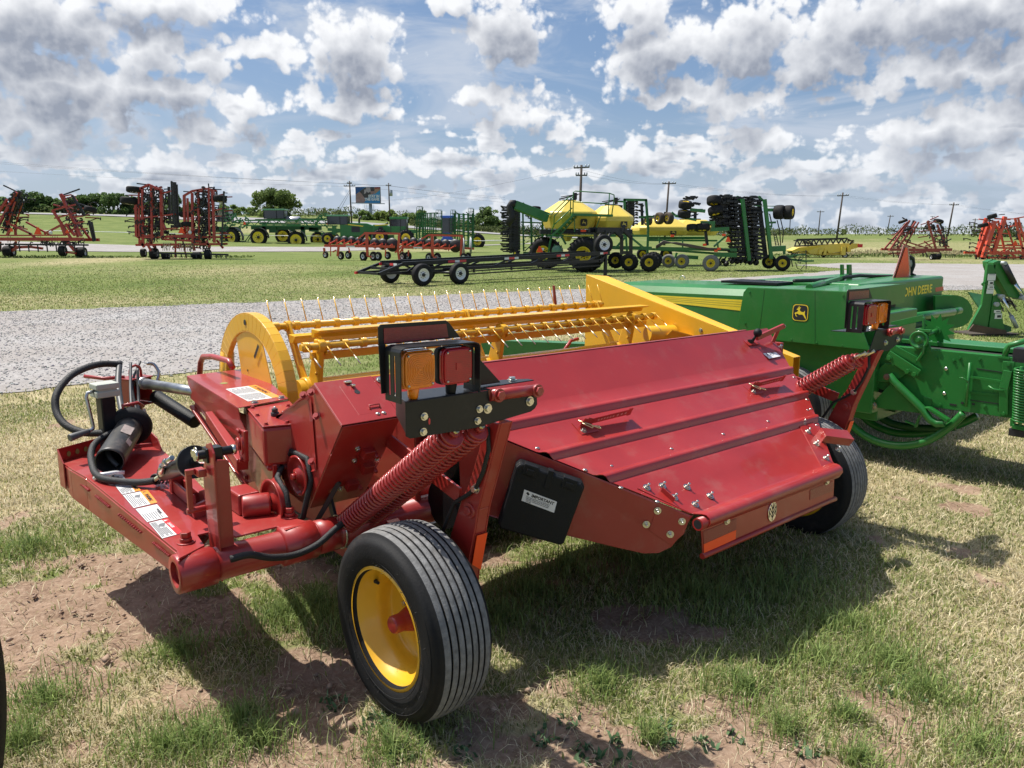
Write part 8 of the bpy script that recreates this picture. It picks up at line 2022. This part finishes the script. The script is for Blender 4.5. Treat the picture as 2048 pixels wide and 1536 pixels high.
tree(975, 455, 412, 22, 178, 'rounded dark tree standing alone beside the black seed openers', 1900, (0.048, 0.085, 0.025), (0.149, 0.210, 0.070), 79, trunk=.3)
tree(955, 460, 432, 24, 180, 'low dark tree left of centre under the lone rounded tree'.replace('left of centre ', ''), 1000, (0.048, 0.085, 0.025), (0.149, 0.210, 0.070), 80, group='small trees along the highway')
tree(1003, 458, 440, 20, 185, 'low bush by the foot of the lone rounded tree', 900, (0.060, 0.102, 0.031), (0.175, 0.245, 0.079), 81, 'bush')
tree(1688, 468, 458, 5, 230, 'small round dark tree on the rise by the leaning pole', 500, (0.051, 0.085, 0.031), (0.140, 0.193, 0.070), 82)


def brush(name, spots, n, size, c0, c1, seed, h=1.2):
    """rank growth that reads as one mass"""
    g = np.random.default_rng(seed); P = []
    for (x0, y0, x1, y1, wd, hh) in spots:
        k = int(n / len(spots)); t = g.uniform(0, 1, k); x = x0 + (x1 - x0) * t; y = y0 + (y1 - y0) * t + g.uniform(-wd, wd, k)
        top = hh * (.35 + .9 * fbm(x + 500, y + 500, .16, 3, seed)) ** 1.3
        P.append(np.stack([x, y, terrain(x, y) + top * g.uniform(0, 1, k) ** .8], -1))
    P = np.concatenate(P); k = len(P)
    a = g.normal(size=(k, 3)); a[:, 2] = np.abs(a[:, 2]) * 1.6; a /= np.linalg.norm(a, axis=1)[:, None]; b = np.cross(a, g.normal(size=(k, 3))); b /= np.linalg.norm(b, axis=1)[:, None]
    s_ = size * g.uniform(.5, 1.5, (k, 1)); v = np.empty((k, 4, 3)); v[:, 0] = P - a * s_; v[:, 1] = P + b * s_ * .4; v[:, 2] = P + a * s_; v[:, 3] = P - b * s_ * .4
    w = g.uniform(0, 1, (k, 1)); col = (np.array(c0) * (1 - w) + np.array(c1) * w) * (1 + g.normal(0, .12, (k, 1)))
    tag(tri_mesh(name, v.reshape(-1, 3), np.arange(k * 4).reshape(k, 4), LEAF, np.repeat(col, 4, 0)), kind='stuff')


brush('roadside_brush', [(-130, 172, 40, 182, 3, 1.3), (-60, 186, 30, 190, 3, 2.2), (-22, 170, 14, 172, 2, 1.6)], 16000, .24, (.045, .07, .02), (.15, .18, .07), 3)
brush('ridge_brush', [(30, 196, 150, 172, 7, 2.6), (20, 204, 70, 194, 5, 2.2), (90, 152, 140, 147, 3, 1.6)], 19000, .26, (.045, .075, .02), (.16, .19, .075), 4)
brush('tall_dry_grass', [(24, 66, 46, 64, 3, .4), (30, 72, 60, 68, 2, .4)], 5000, .11, (.22, .20, .10), (.45, .38, .24), 5)
brush('weedy_verge', [(20, 62, 45, 60, 1.5, .25), (-50, 59, -20, 60, 1.0, .22)], 3600, .10, (.07, .12, .03), (.20, .25, .08), 6)

# ------------------------------------------------------------------ grass (nobody could count it)
def blades(name, x, y, L, W, lean, col, kind='stuff', z0=None, curl=.5, ang=None):
    n = len(x); ang = rng.uniform(0, 2 * np.pi, n) if ang is None else ang
    z = ground_z(x, y) if z0 is None else z0
    dx, dy = np.cos(ang), np.sin(ang)
    rot = ang + rng.normal(0, .5, n) + np.pi / 2
    wx, wy = np.cos(rot) * W / 2, np.sin(rot) * W / 2
    h1 = L * .55 * np.cos(lean * .6); r1 = L * .55 * np.sin(lean * .6)
    l2 = np.clip(lean + curl * rng.uniform(.2, 1.0, n), 0, 1.9)
    h2 = h1 + L * .45 * np.cos(l2); r2 = r1 + L * .45 * np.sin(l2)
    h2 = np.maximum(h2, .004)
    v = np.empty((n, 5, 3))
    v[:, 0] = np.stack([x - wx, y - wy, z - .004], -1); v[:, 1] = np.stack([x + wx, y + wy, z - .004], -1)
    v[:, 2] = np.stack([x + dx * r1 + wx * .8, y + dy * r1 + wy * .8, z + h1], -1); v[:, 3] = np.stack([x + dx * r1 - wx * .8, y + dy * r1 - wy * .8, z + h1], -1)
    v[:, 4] = np.stack([x + dx * r2, y + dy * r2, z + h2], -1)
    f = np.array([(0, 1, 2), (0, 2, 3), (3, 2, 4)])[None] + np.arange(n)[:, None, None] * 5
    c = np.repeat(col, 5, 0)
    return tag(tri_mesh(name, v.reshape(-1, 3), f.reshape(-1, 3), BLADE, c), kind=kind)


def scatter(n, d0, d1, power=1.0):
    """points in the wedge the camera looks over, and a margin"""
    u = rng.uniform(0, 1, n)
    d = (d0 ** (2 - power) + u * (d1 ** (2 - power) - d0 ** (2 - power))) ** (1 / (2 - power)) if power != 2 else d0 * (d1 / d0) ** u
    q = rng.uniform(-.86, .86, n)
    a = np.arctan(q)
    return d * np.sin(a) , d * np.cos(a)


def mixcol(n, a, b, jit=.18):
    t = rng.uniform(0, 1, (n, 1)); return (np.array(a) * (1 - t) + np.array(b) * t) * (1 + rng.normal(0, jit, (n, 1)))


def lane_j(x, y): return in_lane(x + rng.normal(0, .13, len(x)), y + rng.normal(0, .13, len(x)))


def build_grass():
    tm = lambda x, y: np.max([np.exp(-((x - p.x) ** 2 + (y - p.y) ** 2) / r ** 2) for p, r in TUFTW], 0)
    # short mown green
    x, y = scatter(330000, 1.15, 9.5, 1.75)
    keep = (rng.uniform(0, 1, len(x)) < (1 - dirt_mask(x, y)) ** 1.6 * .95 + .02) & ~lane_j(x, y)
    x, y = x[keep], y[keep]; s = straw_mask(x, y); green = rng.uniform(0, 1, len(x)) > s * .92 + .05
    xs, ys = x[green], y[green]; n = len(xs); d = np.hypot(xs, ys)
    patch = fbm(xs, ys, 1.3, 3, 91)[:, None]
    c = mixcol(n, (.16, .215, .05), (.34, .37, .12)) * (1 - patch * .0) ; c = c * (.75 + patch * .6)
    blades('grass', xs, ys, rng.uniform(.014, .040, n) * (1 + tm(xs, ys) * 1.2), (.0022 + .0007 * d) * rng.uniform(.7, 1.4, n), rng.uniform(.1, 1.0, n), c)
    xs, ys = x[~green], y[~green]; n = len(xs); d = np.hypot(xs, ys)
    blades('dry_grass', xs, ys, rng.uniform(.02, .06, n), (.0018 + .0006 * d) * rng.uniform(.7, 1.3, n), rng.uniform(.7, 1.5, n), mixcol(n, (.36, .29, .15), (.66, .58, .38)))
    # thatch: cut straw lying flat, also over the bare soil
    x, y = scatter(150000, 1.15, 9.5, 1.8)
    k = rng.uniform(0, 1, len(x)) < .12 + .55 * straw_mask(x, y) * (1 - dirt_mask(x, y) * .85)
    x, y = x[k & ~in_lane(x, y)], y[k & ~in_lane(x, y)]; n = len(x); d = np.hypot(x, y)
    blades('cut_straw', x, y, rng.uniform(.02, .09, n), (.0014 + .0005 * d) * rng.uniform(.7, 1.4, n), rng.uniform(1.35, 1.56, n), mixcol(n, (.40, .33, .19), (.70, .62, .43)), curl=.08)
    # longer tufts of uncut grass
    X, Y = [], []
    for p, r in TUFTW:
        k = int(520 * min(1.0, r / .2) ** 1.5) + 90
        a = rng.uniform(0, 6.28, k); q = np.abs(rng.normal(0, .62, k)) * r
        X.append(p.x + np.cos(a) * q * 1.15); Y.append(p.y + np.sin(a) * q)
    x, y = np.concatenate(X), np.concatenate(Y); n = len(x); d = np.hypot(x, y)
    blades('grass_tuft', x, y, rng.uniform(.045, .13, n), (.0022 + .0005 * d) * rng.uniform(.7, 1.3, n), rng.uniform(.1, .9, n), mixcol(n, (.13, .21, .05), (.32, .39, .13)), curl=.9)
    # the middle distance, to the far side of the lanes
    x, y = scatter(260000, 8.5, 60, 1.5)
    k = ~lane_j(x, y); x, y = x[k], y[k]
    b = np.clip(.20 + (fbm(x, y, .07, 4, 77) - .5) * 1.3, 0, 1); near_s = straw_mask(x, y)
    s = np.where(np.hypot(x, y) < 14, near_s, b)
    fade = rng.uniform(0, 1, len(x)) < 1 - .9 * sstep(np.hypot(x, y), 22, 58); x, y, s = x[fade], y[fade], s[fade]
    k = rng.uniform(0, 1, len(x)) > s * .8; n = len(x); d = np.hypot(x, y)
    c = np.where(k[:, None], mixcol(n, (.14, .20, .045), (.30, .35, .10)), mixcol(n, (.34, .30, .15), (.55, .48, .28)))
    blades('meadow_grass', x, y, rng.uniform(.02, .05, n), .0011 * d ** .9 * rng.uniform(.7, 1.4, n), rng.uniform(.1, 1.0, n), c, z0=np.zeros(n) + .0)
    # low broad-leaved weeds
    xs, ys, ls, ws, an = [], [], [], [], []
    for px, py, k, r in [(1090, 1470, 26, .05), (1170, 1500, 30, .06), (1140, 1440, 16, .04), (1320, 1450, 14, .04), (1330, 1480, 20, .05), (1410, 1490, 14, .04), (1800, 1380, 40, .08), (1840, 1400, 20, .05),
                         (1700, 1420, 14, .04), (1230, 1480, 12, .03), (1620, 1500, 24, .06), (1240, 1530, 14, .04), (1470, 1470, 12, .04), (660, 1400, 30, .06), (760, 1440, 60, .07), (810, 1500, 30, .06), (1720, 1350, 14, .04), (930, 1500, 24, .06)]:
        p = gnd(px, py)
        a = rng.uniform(0, 6.28, k); q = r * np.sqrt(rng.uniform(0, 1, k))
        xs.append(p.x + np.cos(a) * q); ys.append(p.y + np.sin(a) * q)
    x, y = np.concatenate(xs), np.concatenate(ys); n = len(x)
    blades('low_weed', x, y, rng.uniform(.02, .045, n), rng.uniform(.010, .02, n), rng.uniform(.7, 1.3, n), mixcol(n, (.07, .15, .06), (.16, .25, .12)), curl=.3)
    stones('soil_clod', 2400, (-2.6, 3.4, 1.4, 4.6), SOILM, .008, .002, lambda a, b: dirt_mask(a, b) > rng.uniform(.2, 1, len(a)))['kind'] = 'stuff'


SOILM = material('soil_clod', (.33, .23, .165), .95, var=.25, vscale=20)
build_grass()
